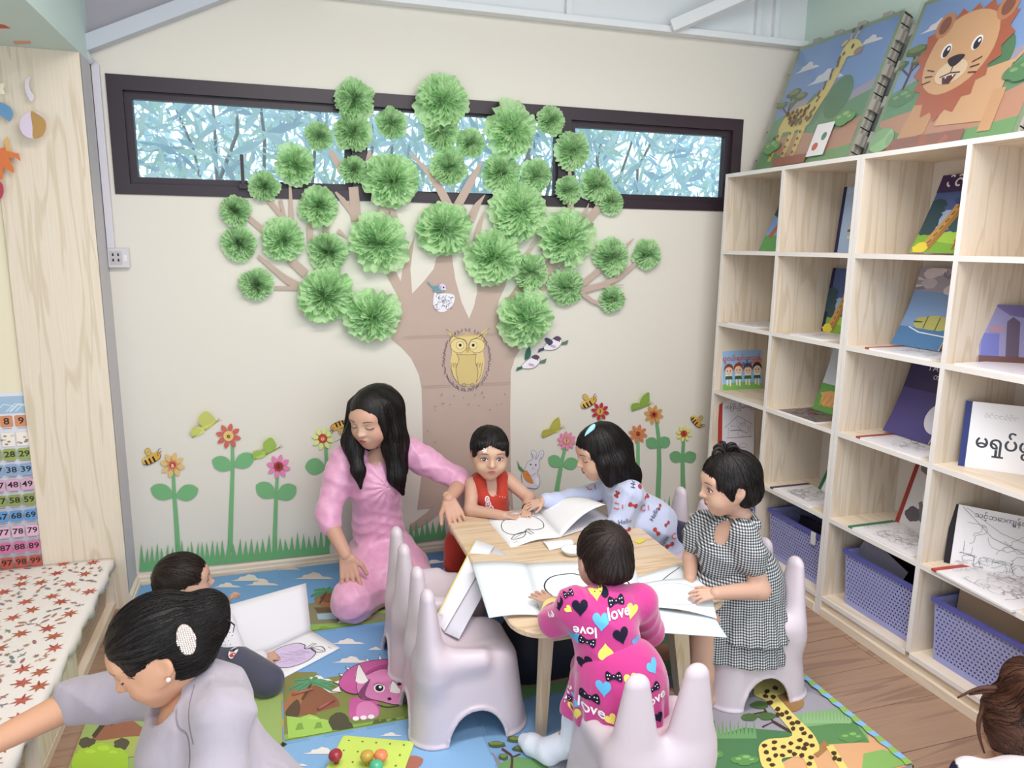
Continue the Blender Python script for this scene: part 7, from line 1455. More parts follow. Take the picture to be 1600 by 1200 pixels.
# ---------------------------------------------------------------- girl in the pale blue pyjamas
def pyjama_girl():
    Hd = Head(J(936, 706, -.66), (-.95, .02, -.28), (-.28, .0, .95), .205)
    p = person((2.02, -.74, TZ), 'person in pale blue bow print pyjamas leaning over the table')
    nk = Hd.loc(0, -.16, -.60); ch = J(985, 796, -.70); hp = J(1030, 862, -.72); shN, shF = J(985, 772, -.77), J(955, 764, -.60)
    elN, wrN = J(965, 826, -.78), P3(atz(925, 846, TT + .03)); elF, wrF = J(895, 780, -.56), J(848, 783, -.58)
    b = Solid(); b.chain([nk, ch, hp], [.036, .070, .080], .04); b.cone(shN, shF, .035, .035, .03); b.chain([shF, elF, wrF], [.030, .026, .018], .012); b.chain([shN, elN, wrN], [.030, .026, .018], .012); b.chain([hp, P3((2.02, -.66, .33)), P3((2.14, -.66, .29))], [.07, .05, .035], .02); b.chain([hp, P3((2.04, -.76, .32)), P3((2.14, -.78, .29))], [.07, .045, .035], .02)
    bp = [b.mesh(.005)]; h = Solid(); hand(h, wrF, (-1, -.15, -.12), (0, -.4, .9), .088, -1, (.2, .25, .3)); bp.append(h.mesh(.0023)); h = Solid(); hand(h, wrN, (-.9, .3, -.2), (0, 0, 1), .085, 1); bp.append(h.mesh(.0024))
    th = [((q * .2, .26, -.16), (.13, .22, .13), '#e0c8a4', .6) for q in (-1, 1)] + [((0, .42, -.08), (.06, .14, .14), '#dfc6a2', .4)]
    finish(p, Hd, bp, SKIN_T, th, eyes='down', lips='#a85a56', hh=.0025)
    so = Solid(); hair_cap(Hd, so, 1.04, .26, -.5, cut=False); Hd.ball(so, (0, .44, -.17), (.30, .36, .42), .02, '-'); Hd.ball(so, (0, -.18, -.25), (.37, .30, .34), .08); Hd.ball(so, (-.31, -.02, -.25), (.10, .22, .32), .05); so.chain([Hd.loc(-.26, -.2, -.2), Hd.loc(-.28, -.38, -.55), J(994, 756, -.74)], [.055, .04, .012], .03); so.chain([Hd.loc(.0, -.38, -.1), Hd.loc(.0, -.46, -.5)], [.06, .03], .03); so.chain([Hd.loc(-.36, .10, -.1), Hd.loc(-.34, .06, -.5)], [.026, .014], .02)
    so.post = strands(Hd, 80, .008, wob=.1); hv = so.mesh(.0035); np_mesh('hair', *hv, M_HAIR, p); hair_strands(Hd, hv, M_HAIR, p, (0, .05, .52), 520, 13, .05, 1.2)
    bv = bvh_of(*hv); cp = J(922, 673, -.9); dv = vnorm(ray(922, 673)); q = bv.ray_cast(Vector(CAM), Vector(dv))[0] or Vector(Hd.loc(.3, .2, .3)); ax = vnorm(J(929, 664, q.y) - J(915, 683, q.y)); M_ = np.stack([ax, vnorm(np.cross(dv, ax)), dv], 1); c = Solid(); c.ball(P3(q), (.031, .011, .005), .001, M_); np_mesh('hair_clip', *c.mesh(.0015), mat('sky_blue_plastic', '#9fd0ee', .3, .5), p)
    d = Solid(); d.chain([nk * .6 + ch * .4, ch, hp, J(1042, 890, -.73)], [.050, .082, .094, .100], .04); d.cone(hp, P3((2.0, -.74, .34)), .094, .105, .04); d.cone(shN, shF, .048, .046, .04); d.chain([shF, elF, wrF * .85 + elF * .15], [.046, .038, .030], .02); d.chain([shN, elN, wrN * .8 + elN * .2], [.050, .044, .036], .02); d.cone(nk + (0, 0, .012), nk + (.01, 0, -.01), .046, .052, .015)
    d.post = folds([((.6, .2, 1), .07, .0025, 1.2), ((1, .3, -.6), .05, .0016, .2)]); dv_ = d.mesh(.0048); o = np_mesh('pyjama_top', *dv_, cloth_mat('pale_blue_fleece', '#c2c9e6', .9, .5, bump=.3, bscale=420), p)
    tr = Solid(); tr.chain([hp + (0, 0, -.02), P3((2.02, -.66, .335)), P3((2.15, -.66, .30))], [.08, .055, .042], .03); tr.chain([hp + (0, 0, -.03), P3((2.04, -.76, .325)), P3((2.15, -.78, .30))], [.08, .055, .042], .03); np_mesh('trousers', *tr.mesh(.006), cloth_mat('navy_cotton', '#2c2a44', .85), p)
    bv = bvh_of(*dv_); a = Art(); S = lambda L, u, v, s=1, r=0: xf(L, (u - 990) * .00235, -(v - 800) * .00235, s, r)
    def bow(u, v, s, r):
        for q in (-1, 1): a.poly(S(spline([(0, 0), (q * .012, .009), (q * .019, .004), (q * .018, -.007), (q * .010, -.008)], 3, True), u, v, s, r), '#c0403c'); a.stroke(S(spline([(0, 0), (q * .012, .009), (q * .019, .004), (q * .018, -.007), (q * .010, -.008), (0, 0)], 3), u, v, s, r), .0012, '#5a2a30')
        a.poly(S(ell(0, 0, .005, .005, 10), u, v, s, r), '#d0504a')
    for u, v, s, r in ((963, 731, .8, .4), (998, 751, .9, .9), (983, 783, .9, -.3), (1022, 826, .8, -.9), (1046, 851, .9, .4), (974, 822, .8, .2), (960, 768, .6, 1.2), (1000, 870, .8, .2), (1010, 775, .7, .2), (1040, 815, .6, .6), (990, 840, .8, -.5), (940, 790, .6, .3), (1030, 790, .5, 1)): bow(u, v, s, r)
    for u, v in ((958, 785), (1003, 790), (924, 765), (1010, 848), (1053, 836)): a.stroke(S(ell(0, 0, .011, .010, 14, .3, .5, 5.2), u, v), .004, '#cf6a62'); a.stroke(S([(.012, .008), (.013, -.008)], u + 3, v), .004, '#cf6a62')
    for u, v, r, t in ((985, 745, 1.4, 'Hello'), (970, 808, .1, 'Hello'), (1036, 845, 1.2, 'Hello'), (1020, 800, 1.0, 'Hello')): vv, ff = text_mesh(t); a.L.append((S(vv, u, v, .024, r), ff, '#3a3650'))
    f_ = vnorm(_F); rr_, uu_ = vnorm(_R), vnorm(_U); decal(a, bv, J(990, 800, -.75) - f_ * .35, rr_, uu_, f_, 'bow_print', o, None, .008, .0012, .9)
pyjama_girl()
# ---------------------------------------------------------------- girl in the gingham dress
def gingham_girl():
    Hd = Head(J(1138, 755, -1.30), (-.95, .22, -.16), (-.14, .02, 1), .192)
    p = person((2.03, -1.28, TZ), 'person in a black gingham dress seated on a chair, facing left')
    nk = Hd.loc(0, -.16, -.58); ch = J(1132, 858, -1.285); wa = J(1138, 918, -1.285); hp = P3((2.05, -1.285, .315)); shN, shF = J(1163, 834, -1.36), J(1098, 818, -1.20)
    elN, wrN = J(1188, 922, -1.40), J(1118, 927, -1.42); elF, wrF = J(1080, 872, -1.20), J(1078, 905, -1.28)
    b = Solid(); b.chain([nk, ch, wa, hp], [.032, .066, .062, .075], .03); b.cone(shN, shF, .030, .030, .03); b.chain([shN, elN, wrN], [.031, .029, .019], .014); b.chain([shF, elF, wrF], [.030, .026, .018], .012)
    for y in (-1.345, -1.25): k_ = P3((1.862, y, .285)); b.chain([hp, k_, P3((1.852, y - .02, .12)), P3((1.862, y - .03, .045))], [.06, .047, .036, .025], .02); foot(b, (1.885, y - .03, TZ), (-1, -.25, 0), .125)
    bp = [b.mesh(.0048)]
    for W, d, n, s in ((wrN, (-1, .15, -.05), (0, -.5, .85), 1), (wrF, (-.8, -.3, -.3), (0, 0, 1), -1)): h = Solid(); hand(h, W, d, n, .088, s, (.3, .35, .35)); bp.append(h.mesh(.0024))
    th = [((q * .2, .24, -.17), (.14, .22, .14), '#e2cba8', .65) for q in (-1, 1)] + [((0, .36, .16), (.18, .2, .08), '#e0c8a4', .4), ((0, .43, -.06), (.05, .12, .12), '#e2cba8', .4)]
    finish(p, Hd, bp, SKIN_T, th, eyes='open', look=(0, -.006), lips='#b0665f', hh=.0024)
    so = Solid(); hair_cap(Hd, so, 1.03, .25, -.36, cut=False); Hd.ball(so, (0, .44, -.20), (.34, .37, .46), .02, '-'); Hd.ball(so, (-.345, -.02, -.10), (.075, .10, .15), .03, '-'); Hd.ball(so, (0, -.26, -.14), (.34, .26, .26), .06); so.chain([Hd.loc(-.33, .12, .06), Hd.loc(-.35, .08, -.12)], [.014, .006], .02)
    so.post = strands(Hd, 70, .010); hv = so.mesh(.003); np_mesh('hair', *hv, M_HAIR, p); hair_strands(Hd, hv, M_HAIR, p, (0, 0, .52), 460)
    T = [[(0, -.02, .50), (.05, .05, .62), (.08, .14, .60), (.06, .16, .53)], [(0, -.02, .50), (-.03, -.06, .64), (-.02, -.16, .62), (0, -.20, .52)], [(0, -.02, .5), (.02, .0, .66), (.06, .06, .68)], [(0, -.02, .5), (-.05, -.05, .60), (-.09, -.16, .60), (-.12, -.22, .46)], [(0, -.02, .5), (0, .10, .60), (-.02, .20, .55), (-.02, .22, .46)], [(0, 0, .5), (-.02, -.14, .58), (-.02, -.24, .52)]]
    wisps('topknot', Hd, [[tuple(q) for q in np.array(spline3(t))] for t in T], M_HAIR, p, .045); MB().tube([Vector(Hd.loc(.05 * math.cos(t), -.02 + .05 * math.sin(t), .515)) for t in np.linspace(0, 2 * PI, 13)], .0035, 6).build('hair_tie', mat('cream_band', '#e6d9b8', .6), p)
    g_ = gingham(); d = Solid(); d.chain([nk * .35 + ch * .65, ch, wa], [.060, .080, .074], .03); d.cone(shN * .9 + shF * .1, shF * .9 + shN * .1, .040, .040, .03)
    for sh, el in ((shN, elN), (shF, elF)): d.chain([sh, sh * .62 + el * .38, sh * .46 + el * .54], [.042, .048, .040], .02)
    cd = vnorm(np.array((-.93, -.30, 0))); sd = np.array((-.30, .93, 0)) * -1; d.ball(nk * .66 + ch * .34 + cd * .062, (.028, .028, .048), .006, None, '-'); d.post = folds([((.4, .3, 1), .05, .0014, .7)]); o = np_mesh('bodice', *d.mesh(.004), g_, p)
    co = Solid()
    for s in (1, -1): co.chain([nk - cd * .040 + (0, 0, .0), nk + sd * s * .052 + (0, 0, -.012), nk + sd * s * .050 + cd * .034 + (0, 0, -.034), nk + sd * s * .012 + cd * .070 + (0, 0, -.074)], [.012, .017, .017, .007], .010)
    np_mesh('collar', *co.mesh(.003), g_, o); q = nk * .35 + ch * .65 + cd * .086; MB().lathe([(0, 0), (.006, 0), (.006, .002), (0, .003)], q, 12).build('button', M_WHITE, o)
    s_ = Solid(); ky = -1.285
    def ring_post(D, X, Y, Z):
        th = np.arctan2(Y - ky, X - 2.03); return D + .0035 * np.sin(24 * th + 9 * Z) * np.clip((.40 - Z) * 8, 0, 1)
    s_.chain([wa, P3((2.035, ky, .375)), P3((2.02, ky, .335))], [.078, .108, .122], .03); s_.cone(P3((2.02, ky, .335)), P3((1.93, ky, .325)), .12, .105, .03, ((0, 0, 1), .7)); s_.chain([P3((2.02, ky, .33)), P3((2.02, ky, .22))], [.138, .172], .03); s_.hem = ((1.9, 0, .232), (-.10, 0, -1)); s_.post = ring_post; np_mesh('upper_ruffle', *s_.mesh(.0042), g_, o)
    s2 = Solid(); s2.chain([P3((2.02, ky, .30)), P3((2.02, ky, .16))], [.125, .168], .03); s2.chain([P3((1.95, ky, .30)), P3((1.925, ky, .25)), P3((1.915, ky, .16))], [.104, .112, .118], .03); s2.hem = ((1.9, 0, .160), (-.10, 0, -1)); s2.post = ring_post; np_mesh('lower_ruffle', *s2.mesh(.0045), g_, o)
gingham_girl()
# ---------------------------------------------------------------- child in the magenta outfit, from behind
def magenta_child():
    Hd = Head(J(944, 872, -1.475), (.06, .90, -.36), (.0, .36, .93), .185)
    p = person((1.475, -1.66, TZ), 'person in a magenta heart print outfit, back to the camera'); cx = 1.462
    nk = Hd.loc(0, -.12, -.56); ch = J(946, 975, -1.555); hp = P3((1.468, -1.625, .315)); shL, shR = J(897, 945, -1.535), J(1000, 940, -1.535)
    elL, wrL = J(866, 972, -1.475), P3(atz(862, 942, TT + .046)); elR, wrR = J(1015, 985, -1.47), P3((1.55, -1.40, TT + .03))
    b = Solid(); b.chain([nk, ch, hp], [.030, .064, .075], .03); b.cone(shL, shR, .030, .030, .03); b.chain([shL, elL, wrL], [.028, .025, .017], .012); b.chain([shR, elR, wrR], [.028, .025, .017], .012)
    ft = P3(atz(858, 1178, TZ + .03)); b.chain([hp, P3((1.405, -1.52, .28)), P3((1.375, -1.52, .12)), ft], [.06, .045, .033, .025], .02); b.chain([hp, P3((1.53, -1.52, .28)), P3((1.55, -1.53, .12)), P3((1.55, -1.54, .04))], [.06, .045, .033, .025], .02)
    bp = [b.mesh(.0048)]; h = Solid(); hand(h, wrL, P3(atz(822, 917, TT + .036)) - wrL, (0, -.25, 1), .100, 1, (.02, .06, .08), .18); bp.append(h.mesh(.0021)); h = Solid(); hand(h, wrR, (-.7, .5, -.2), (0, 0, 1), .075, -1); bp.append(h.mesh(.0024))
    finish(p, Hd, bp, SKIN_T, (), eyes='down', hh=.0028)
    so = Solid(); hair_cap(Hd, so, 1.0, .235, -.30, c=(0, -.075, .115)); Hd.ball(so, (0, -.24, -.14), (.27, .24, .22), .08); so.post = strands(Hd, 64, .010, (.06, -.34, .34), .2); hv = so.mesh(.003); np_mesh('hair', *hv, M_HAIR2, p); hair_strands(Hd, hv, M_HAIR2, p, (.06, -.40, .30), 480, 8)
    mg = cloth_mat('magenta_fleece', '#c23a86', .9, .5, bump=.3, bscale=450); d = Solid(); d.chain([nk * .7 + ch * .3, ch, J(948, 1040, -1.59)], [.050, .080, .082], .04, ((0, 1, 0), .95)); d.cone(shL, shR, .042, .042, .04); d.chain([shL, elL, wrL * .55 + elL * .45], [.044, .038, .031], .02); d.chain([shR, elR, wrR * .8 + elR * .2], [.044, .038, .030], .02); d.cone(nk + (0, -.004, .006), nk + (0, -.006, -.012), .040, .048, .012)
    d.post = folds([((.5, .2, 1), .07, .0022, .4), ((1, 0, -.5), .055, .0014, 1.1)]); dv = d.mesh(.0042); o = np_mesh('jacket', *dv, mg, p)
    s_ = Solid(); w = J(948, 1045, -1.59); s_.chain([w + (0, 0, .01), P3((1.455, -1.615, .33)), P3((1.452, -1.62, .27))], [.080, .102, .116], .03); s_.cone(P3((1.455, -1.61, .315)), P3((1.455, -1.53, .30)), .105, .095, .03, ((0, 0, 1), .7)); s_.chain([P3((1.40, -1.56, .27)), P3((1.375, -1.55, .215))], [.055, .052], .03)
    def post(D, X, Y, Z): th = np.arctan2(Y + 1.62, X - 1.468); return D + .005 * np.sin(15 * th + 2 + 6 * Z) * np.clip((w[2] - Z) * 14, 0, 1)
    s_.hem = ((0, 0, .205), (0, 0, -1)); s_.post = post; sv = s_.mesh(.0045); so_ = np_mesh('skirt', *sv, mg, p)
    cu = Solid(); e = vnorm(wrL - elL); cq = wrL * .50 + elL * .50; cu.cone(cq, wrL * .68 + elL * .32, .033, .029, .004); np_mesh('cuff', *cu.mesh(.003), cloth_mat('yellow_rib', '#ecd97c', .85), o)
    sk = Solid(); sk.chain([P3((1.375, -1.52, .16)), P3((1.372, -1.52, .10)), ft + (0, 0, .012)], [.040, .037, .033], .012); sk.chain([ft + (.0, 0, .004), ft + (-.030, .055, -.004), ft + (-.042, .080, -.008)], [.032, .028, .020], .012); sk.cut((0, 0, TZ + .001), (0, 0, -1), .004); np_mesh('sock', *sk.mesh(.0035), cloth_mat('white_knit', '#dfe2ee', .9, .3, bump=.6, bscale=260), p)
    sk = Solid(); sk.chain([P3((1.55, -1.53, .16)), P3((1.55, -1.535, .10)), P3((1.55, -1.54, .045))], [.040, .037, .033], .012); sk.chain([P3((1.55, -1.54, .045)), P3((1.555, -1.47, .038))], [.032, .024], .012); sk.cut((0, 0, TZ + .001), (0, 0, -1), .004); np_mesh('sock', *sk.mesh(.0045), cloth_mat('white_knit', '#dfe2ee'), p)
    # hearts, polka dot bows and the word love
    sc = .00150; X0, Y0 = 945, 1010; S = lambda L, u, v, s=1, r=0: xf(L, (u - X0) * sc, -(v - Y0) * sc, s, r); Z3 = lambda x, y: (800 + x / 3, 800 + y / 3); K1, BL, YE, WH = '#1f1c30', '#62b2e2', '#ecdc6c', '#f2eef2'
    H1 = [(320, 463, K1, .0215, .05), (420, 522, BL, .022, .0), (518, 588, K1, .0215, .25), (440, 655, YE, .021, 3.2), (583, 492, YE, .018, -.4), (350, 735, K1, .020, .5), (210, 455, K1, .018, .3), (430, 380, K1, .021, 3.1), (300, 620, BL, .015, .4), (405, 398, YE, .020, .05), (600, 630, BL, .012, .3), (265, 470, YE, .010, 1)]
    H2 = [(278, 785, YE, .019, .6), (422, 815, BL, .019, .05), (552, 768, YE, .018, .2), (665, 725, BL, .016, .4), (255, 805, K1, .013, .5), (210, 860, BL, .016, 1.2), (300, 1000, YE, .016, .2), (630, 910, BL, .016, .9), (690, 960, K1, .014, .4), (300, 945, BL, .012, 1.4), (455, 950, YE, .015, .5), (640, 1000, YE, .014, .2)]
    def make(HL, BW, LV):
        a = Art()
        for x, y, c, s, r in HL: u, v = Z3(x, y); a.poly(S(heart(0, 0, s), u, v, 1, r), c)
        for x, y, s, r in BW:
            u, v = Z3(x, y)
            for q in (-1, 1):
                a.poly(S(spline([(0, 0), (q * .014, .013), (q * .021, .006), (q * .020, -.009), (q * .011, -.008)], 3, True), u, v, s, r), K1)
                for dx, dy in ((.010, .004), (.016, .004), (.015, -.004)): a.poly(S(ell(q * dx, dy, .0016, .0016, 7), u, v, s, r), WH)
            a.poly(S(ell(0, .001, .005, .006, 10), u, v, s, r), K1); a.poly(S(ell(0, .002, .0015, .0015, 6), u, v, s, r), WH)
        for x, y, s, r in LV: u, v = Z3(x, y); vv, ff = text_mesh('love', 'CENTER', .02); a.L.append((S(vv, u, v, s, r), ff, WH))
        return a
    dn = vnorm(_F); rr_, uu_ = vnorm(_R), vnorm(_U); org = J(X0, Y0, -1.64) - dn * .35
    decal(make(H1, [(503, 437, 1.0, .1), (352, 615, .95, 3.0), (545, 710, 1.05, .2), (265, 400, .6, .4)], [(512, 482, .036, .1), (343, 570, .034, 3.2), (165, 480, .034, -1.1)]), bvh_of(*dv), org, rr_, uu_, dn, 'heart_print', o, None, .007, .0012, .9)
    decal(make(H2, [(360, 873, 1.05, .05), (655, 815, .95, .4), (470, 755, .9, .1), (260, 950, .7, -.5)], [(367, 923, .036, -.05), (672, 858, .033, .3), (255, 935, .03, 1.2)]), bvh_of(*sv), org, rr_, uu_, dn, 'heart_print', so_, None, .007, .0012, .9)
magenta_child()
# ---------------------------------------------------------------- boy sitting on the floor
def boy():
    Hd = Head(J(289, 908, -.62), (.90, .18, .02), (.05, -.02, 1), .19)
    p = person((.42, -.68, TZ), 'person in a dotted white shirt sitting on the floor, facing right')
    nk = Hd.loc(0, -.14, -.58); ch = J(318, 990, -.66); hp = P3((.36, -.68, .085)); shN, shF = J(345, 975, -.74), J(335, 962, -.56); elN, wrN = J(372, 1035, -.80), J(412, 1028, -.76); elF, wrF = J(352, 985, -.50), J(352, 948, -.46)
    b = Solid(); b.chain([nk, ch, hp], [.032, .064, .075], .03); b.cone(shN, shF, .030, .030, .03); b.chain([shN, elN, wrN], [.028, .025, .017], .012); b.chain([shF, elF, wrF], [.028, .025, .017], .012); kN = P3(atz(418, 1064, .05)); b.chain([hp, kN, P3((.48, -.72, .045))], [.055, .036, .03], .02); b.chain([hp, P3((.50, -.60, .05)), P3((.44, -.66, .045))], [.055, .032, .03], .02); bp = [b.mesh(.005)]
    h = Solid(); hand(h, wrN, (.9, .35, -.1), (0, -.4, .9), .08, 1, (.6, .7, .6)); bp.append(h.mesh(.0024)); h = Solid(); hand(h, wrF, (.5, .2, .8), (-.6, 0, .6), .08, -1, (.5, .6, .5)); bp.append(h.mesh(.0024))
    finish(p, Hd, bp, SKIN_T, (), eyes='open', hh=.0027)
    so = Solid(); hair_cap(Hd, so, 1.0, .22, -.24, depth=.27, wide=.5); so.post = strands(Hd, 56, .007, (-.02, -.36, .30), .15); hv = so.mesh(.003); np_mesh('hair', *hv, M_HAIR2, p); hair_strands(Hd, hv, M_HAIR2, p, (-.02, -.40, .25), 420, 7, .04, .1)
    d = Solid(); d.chain([nk * .65 + ch * .35, ch, hp + (0, 0, .04)], [.050, .080, .086], .04); d.cone(shN, shF, .042, .042, .04); d.chain([shN, elN, wrN * .8 + elN * .2], [.042, .036, .028], .02); d.chain([shF, elF, wrF * .8 + elF * .2], [.042, .036, .028], .02); d.post = folds([((.3, .4, 1), .05, .0015, .2)]); dv = d.mesh(.0045); o = np_mesh('shirt', *dv, cloth_mat('white_cotton_shirt', '#e4e0e6', .85), p)
    tr = Solid(); tr.chain([hp, kN, P3((.48, -.73, .05))], [.066, .044, .036], .03); tr.chain([hp, P3((.50, -.60, .050)), P3((.44, -.66, .045))], [.066, .038, .036], .03); tr.cut((0, 0, TZ + .001), (0, 0, -1), .005); np_mesh('trousers', *tr.mesh(.005), cloth_mat('slate_cotton', '#4a4a5c', .85), p)
    a = Art(); rg = random.Random(6); sc = .00205
    for i in range(26):
        for j in range(22): x, y = (i - 13 + .5 * (j % 2)) * .0125 + rg.uniform(-.001, .001), (j - 11) * .011; a.poly(ell(x, y, .0015, .0015, 6), rg.choice(['#4a4860', '#6a4a50', '#4a4860']))
    a.poly(ell(.068, -.045, .011, .015, 14), '#e9e4e8').stroke(ell(.068, -.045, .011, .015, 14), .0015, '#3a3440', True).poly(ell(.069, -.05, .008, .006, 10), '#b5483f').poly(ell(.067, -.038, .007, .005, 10), '#3a3440')
    decal(a, bvh_of(*dv), J(345, 985, -.74) - vnorm(_F) * .3, vnorm(_R), vnorm(_U), vnorm(_F), 'dot_print', o, None, .01, .001, .9)
boy()
# ---------------------------------------------------------------- woman in lavender reaching to the bench
def lavender_woman():
    Hd = Head(J(245, 1016, -1.66), (-.87, -.14, -.46), (-.46, .02, .88), .202)
    p = person((.62, -1.72, 0), 'person in a lavender grey blouse bending and reaching left'); nk = Hd.loc(0, -.18, -.60)
    ch = J(312, 1170, -1.68); hp = P3((.655, -1.76, .15)); shN, shF = J(348, 1118, -1.76), J(242, 1085, -1.50); elF, wrF = J(128, 1092, -1.46), J(-35, 1172, -1.52); elN, wrN = J(338, 1230, -1.82), P3((.50, -1.80, .26))
    b = Solid(); b.chain([nk, ch, hp], [.045, .095, .12], .05); b.cone(shN, shF, .042, .040, .04); b.chain([shF, elF, wrF], [.040, .036, .024], .015); b.chain([shN, elN, wrN], [.042, .036, .025], .015); bp = [b.mesh(.006)]
    h = Solid(); hand(h, wrF, (-1, -.1, -.25), (0, -.3, 1), .155, 1, (.2, .3, .3)); bp.append(h.mesh(.0035)); h = Solid(); hand(h, wrN, (-.8, .1, -.4), (-.3, 0, 1), .155, -1); bp.append(h.mesh(.0035))
    finish(p, Hd, bp, '#d3a083', (), child=False, eyes='down', lips='#c06a60', hh=.0028)
    so = Solid(); hair_cap(Hd, so, 1.02, .26, -.42, cut=False); Hd.ball(so, (0, .46, -.18), (.34, .40, .50), .02, '-'); Hd.ball(so, (-.35, .0, -.08), (.09, .10, .16), .03, '-'); Hd.ball(so, (.35, .0, -.08), (.09, .10, .16), .03, '-'); Hd.ball(so, (0, -.26, -.12), (.31, .27, .28), .08); so.chain([Hd.loc(0, -.44, .04), Hd.loc(.02, -.54, .04), Hd.loc(.0, -.52, -.12)], [.045, .040, .03], .02)
    so.post = strands(Hd, 84, .007, (0, -.5, .05), .1); hv = so.mesh(.0034); np_mesh('hair', *hv, M_HAIR, p); hair_strands(Hd, hv, M_HAIR, p, (0, .34, .22), 620, 12, .05, .0)
    wisps('loose_curls', Hd, [[(0, -.52, -.02), (-.06, -.66, -.08), (-.10, -.70, -.20), (-.04, -.64, -.28)], [(0, -.52, .1), (-.02, -.70, .06), (-.06, -.74, -.06)]], M_HAIR2, p, .014)
    q = bvh_of(*hv).ray_cast(CAM, ray(291, 1000))[0] or Vector(Hd.loc(-.38, -.2, .1)); q = P3(q); dn = vnorm(ray(291, 1000)); ax = vnorm(J(285, 978, q[1]) - J(297, 1022, q[1])); bx = vnorm(np.cross(dn, ax)); cl = empty('pearl_clip', q); child(cl, p); pts = []; L, Wd = .033, .016
    MB().prism([(x * L * 1.02, y * Wd * 1.02) for x, y in ell(0, 0, 1, 1, 24)], q - dn * .003, ax, bx, -dn * .004).build('clip_base', mat('clip_base', '#b9a49c', .4), cl); ms = None
    for i in range(-8, 9):
        for j in range(-4, 5):
            x, y = (i + .5 * (j % 2)) * .0042, j * .0038
            if (x / L) ** 2 + (y / Wd) ** 2 < .95:
                if ms is None: s_ = Solid(); s_.ball((0, 0, 0), .0022, 0); pv = s_.mesh(.0008); ms = np_mesh('pearl', *pv, mat('pearl', '#ece0da', .2, .6)); o_ = ms
                else: o_ = ms.copy(); COL.objects.link(o_)
                o_.parent = cl; o_.matrix_parent_inverse = cl.matrix_world.inverted(); o_.location = q + ax * x + bx * y - dn * .008
    er = Hd.loc(-.385, -.02, -.17); s_ = Solid(); s_.ball(er, .0045, 0); np_mesh('earring', *s_.mesh(.0012), mat('pearl'), p)
    MB().tube([Vector(Hd.loc(a, b, c)) for a, b, c in ((-.20, -.10, -.44), (-.19, .06, -.52), (-.10, .16, -.62), (.0, .17, -.66), (.1, .14, -.62))], .0012, 5).build('necklace', mat('silver', '#c9c3bd', .2, .8), p)
    m = cloth_mat('lavender_cotton', '#aaa1ad', .8, .25, bump=.2, var=.05, vscale=20); d = Solid(); d.chain([nk * .85 + ch * .15 + (.015, 0, 0), nk * .5 + ch * .5, ch, hp], [.058, .082, .105, .125], .05); d.cone(shN, shF, .050, .050, .05); d.chain([shF, shF * .3 + elF * .7, elF * .97 + wrF * .03], [.055, .050, .052], .02); d.chain([shN, elN, elN * .6 + wrN * .4], [.052, .050, .048], .03); d.chain([hp, P3((.55, -1.80, .13)), P3((.40, -1.62, .10))], [.14, .10, .085], .05); d.chain([hp, P3((.52, -1.58, .12))], [.13, .09], .05)
    d.ball(nk + Hd.f * .050 + np.array((-.02, -.02, .005)), (.046, .044, .045), .010, None, '-'); d.cut((0, 0, .002), (0, 0, -1), .01); d.post = folds([((.5, .3, 1), .085, .0036, .4), ((1, .2, -.7), .07, .0026, 1.5)]); bvl = d.mesh(.0055); o = np_mesh('blouse', *bvl, m, p)
    a = Art(); sc = .0013; S = lambda L: [((x - 270) * sc, -(y - 1150) * sc) for x, y in L]; a.stroke(S(spline([(247, 1108), (262, 1150), (284, 1160), (292, 1200)], 5)), .0035, '#8f8593').stroke(S(spline([(272, 1104), (284, 1140), (296, 1165)], 5)), .0025, '#8f8593')
    decal(a, bvh_of(*bvl), J(270, 1150, -1.80) - vnorm(_F) * .3, vnorm(_R), vnorm(_U), vnorm(_F), 'placket_seam', o, None, .01, .001, .9)
lavender_woman()
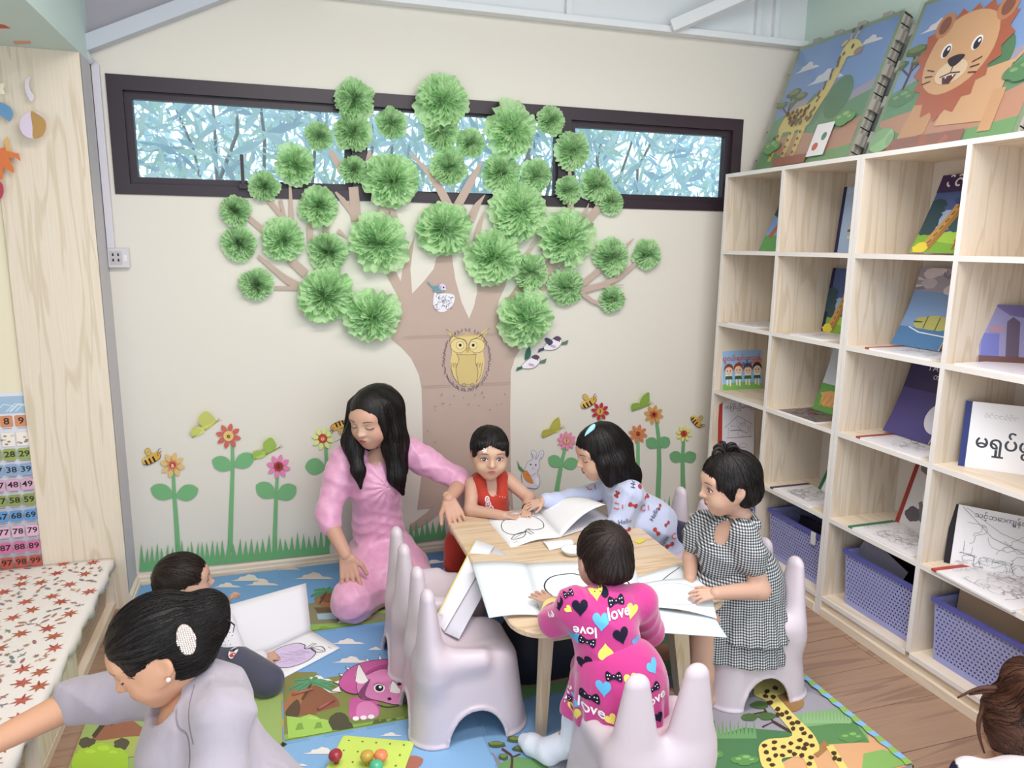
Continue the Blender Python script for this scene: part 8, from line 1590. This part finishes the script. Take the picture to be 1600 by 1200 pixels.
# ---------------------------------------------------------------- person at the lower right edge
def corner_person():
    Hd = Head(J(1590, 1135, -1.92), (.62, .62, -.42), (.25, .35, .9), .212)
    p = person((2.42, -1.98, 0), 'person in a white and navy shirt at the lower right corner'); nk = Hd.loc(0, -.14, -.58); ch = nk + np.array((-.03, -.03, -.13)); hp = P3((ch[0] - .01, ch[1] - .02, .10)); shL = nk + np.array((-.125, .03, .012)); shR = nk + np.array((.075, -.09, -.045))
    b = Solid(); b.chain([nk, ch, hp], [.034, .075, .09], .04); b.cone(shL, shR, .034, .034, .03)
    for sh, s in ((shL, 1), (shR, -1)): e = sh + np.array((.02, .04, -.15)); w_ = e + np.array((.10, .08, .02)); b.chain([sh, e, w_], [.032, .028, .019], .012)
    b.chain([hp, hp + (.15, .10, .0), hp + (.05, .16, -.05)], [.07, .05, .035], .02); b.chain([hp, hp + (.16, -.04, .0), hp + (.08, .06, -.05)], [.07, .05, .035], .02); bp = [b.mesh(.006)]
    for sh in (shL, shR): e = sh + np.array((.12, .12, -.13)); h = Solid(); hand(h, e, (.8, .5, -.2), (0, 0, 1), .09, 1); bp.append(h.mesh(.004))
    finish(p, Hd, bp, SKIN_T, (), eyes='down', hh=.003)
    so = Solid(); hair_cap(Hd, so, 1.02, .22, -.30); so.chain([Hd.loc(0, -.30, .38), Hd.loc(.05, -.40, .56), Hd.loc(.12, -.52, .50), Hd.loc(.14, -.56, .30)], [.05, .05, .045, .02], .03); so.post = strands(Hd, 60, .010, (0, -.3, .42), .2); hv = so.mesh(.0035); np_mesh('hair', *hv, M_HAIR3, p); hair_strands(Hd, hv, M_HAIR3, p, (0, .3, .1), 420, 10, .05, .0); hair_strands(Hd, hv, M_HAIR2, p, (0, .3, .1), 260, 10, .05, .0, 2)
    wisps('loose_strands', Hd, [spline3([(-.1, -.3, .42), (-.35, -.36, .40), (-.50, -.36, .34), (-.66, -.34, .22)]), spline3([(-.1, -.28, .4), (-.34, -.34, .36), (-.54, -.33, .28)]), spline3([(-.3, -.2, .25), (-.41, -.2, .05), (-.42, -.18, -.15), (-.36, -.14, -.36)])], M_HAIR3, p, .04)
    d = Solid(); d.chain([nk * .6 + ch * .4, ch, hp], [.055, .092, .10], .05); d.cone(shL, shR, .046, .046, .04)
    for sh in (shL, shR): e = sh + np.array((.02, .04, -.15)); d.chain([sh, sh * .35 + e * .65], [.046, .044], .02)
    dv = d.mesh(.005)
    def cf(V, C): k = ((V - shL) @ vnorm((-.6, .3, -.75)) > .0) & ((V - shL) @ vnorm((-.6, .3, -.75)) < .03); C[:] = lin('#e9e3e8'); C[k] = lin('#23223a'); return C
    np_mesh('shirt', *dv, vcol_mat('colour_block_shirt', .85, .2), p, '#ffffff', cf)
corner_person()
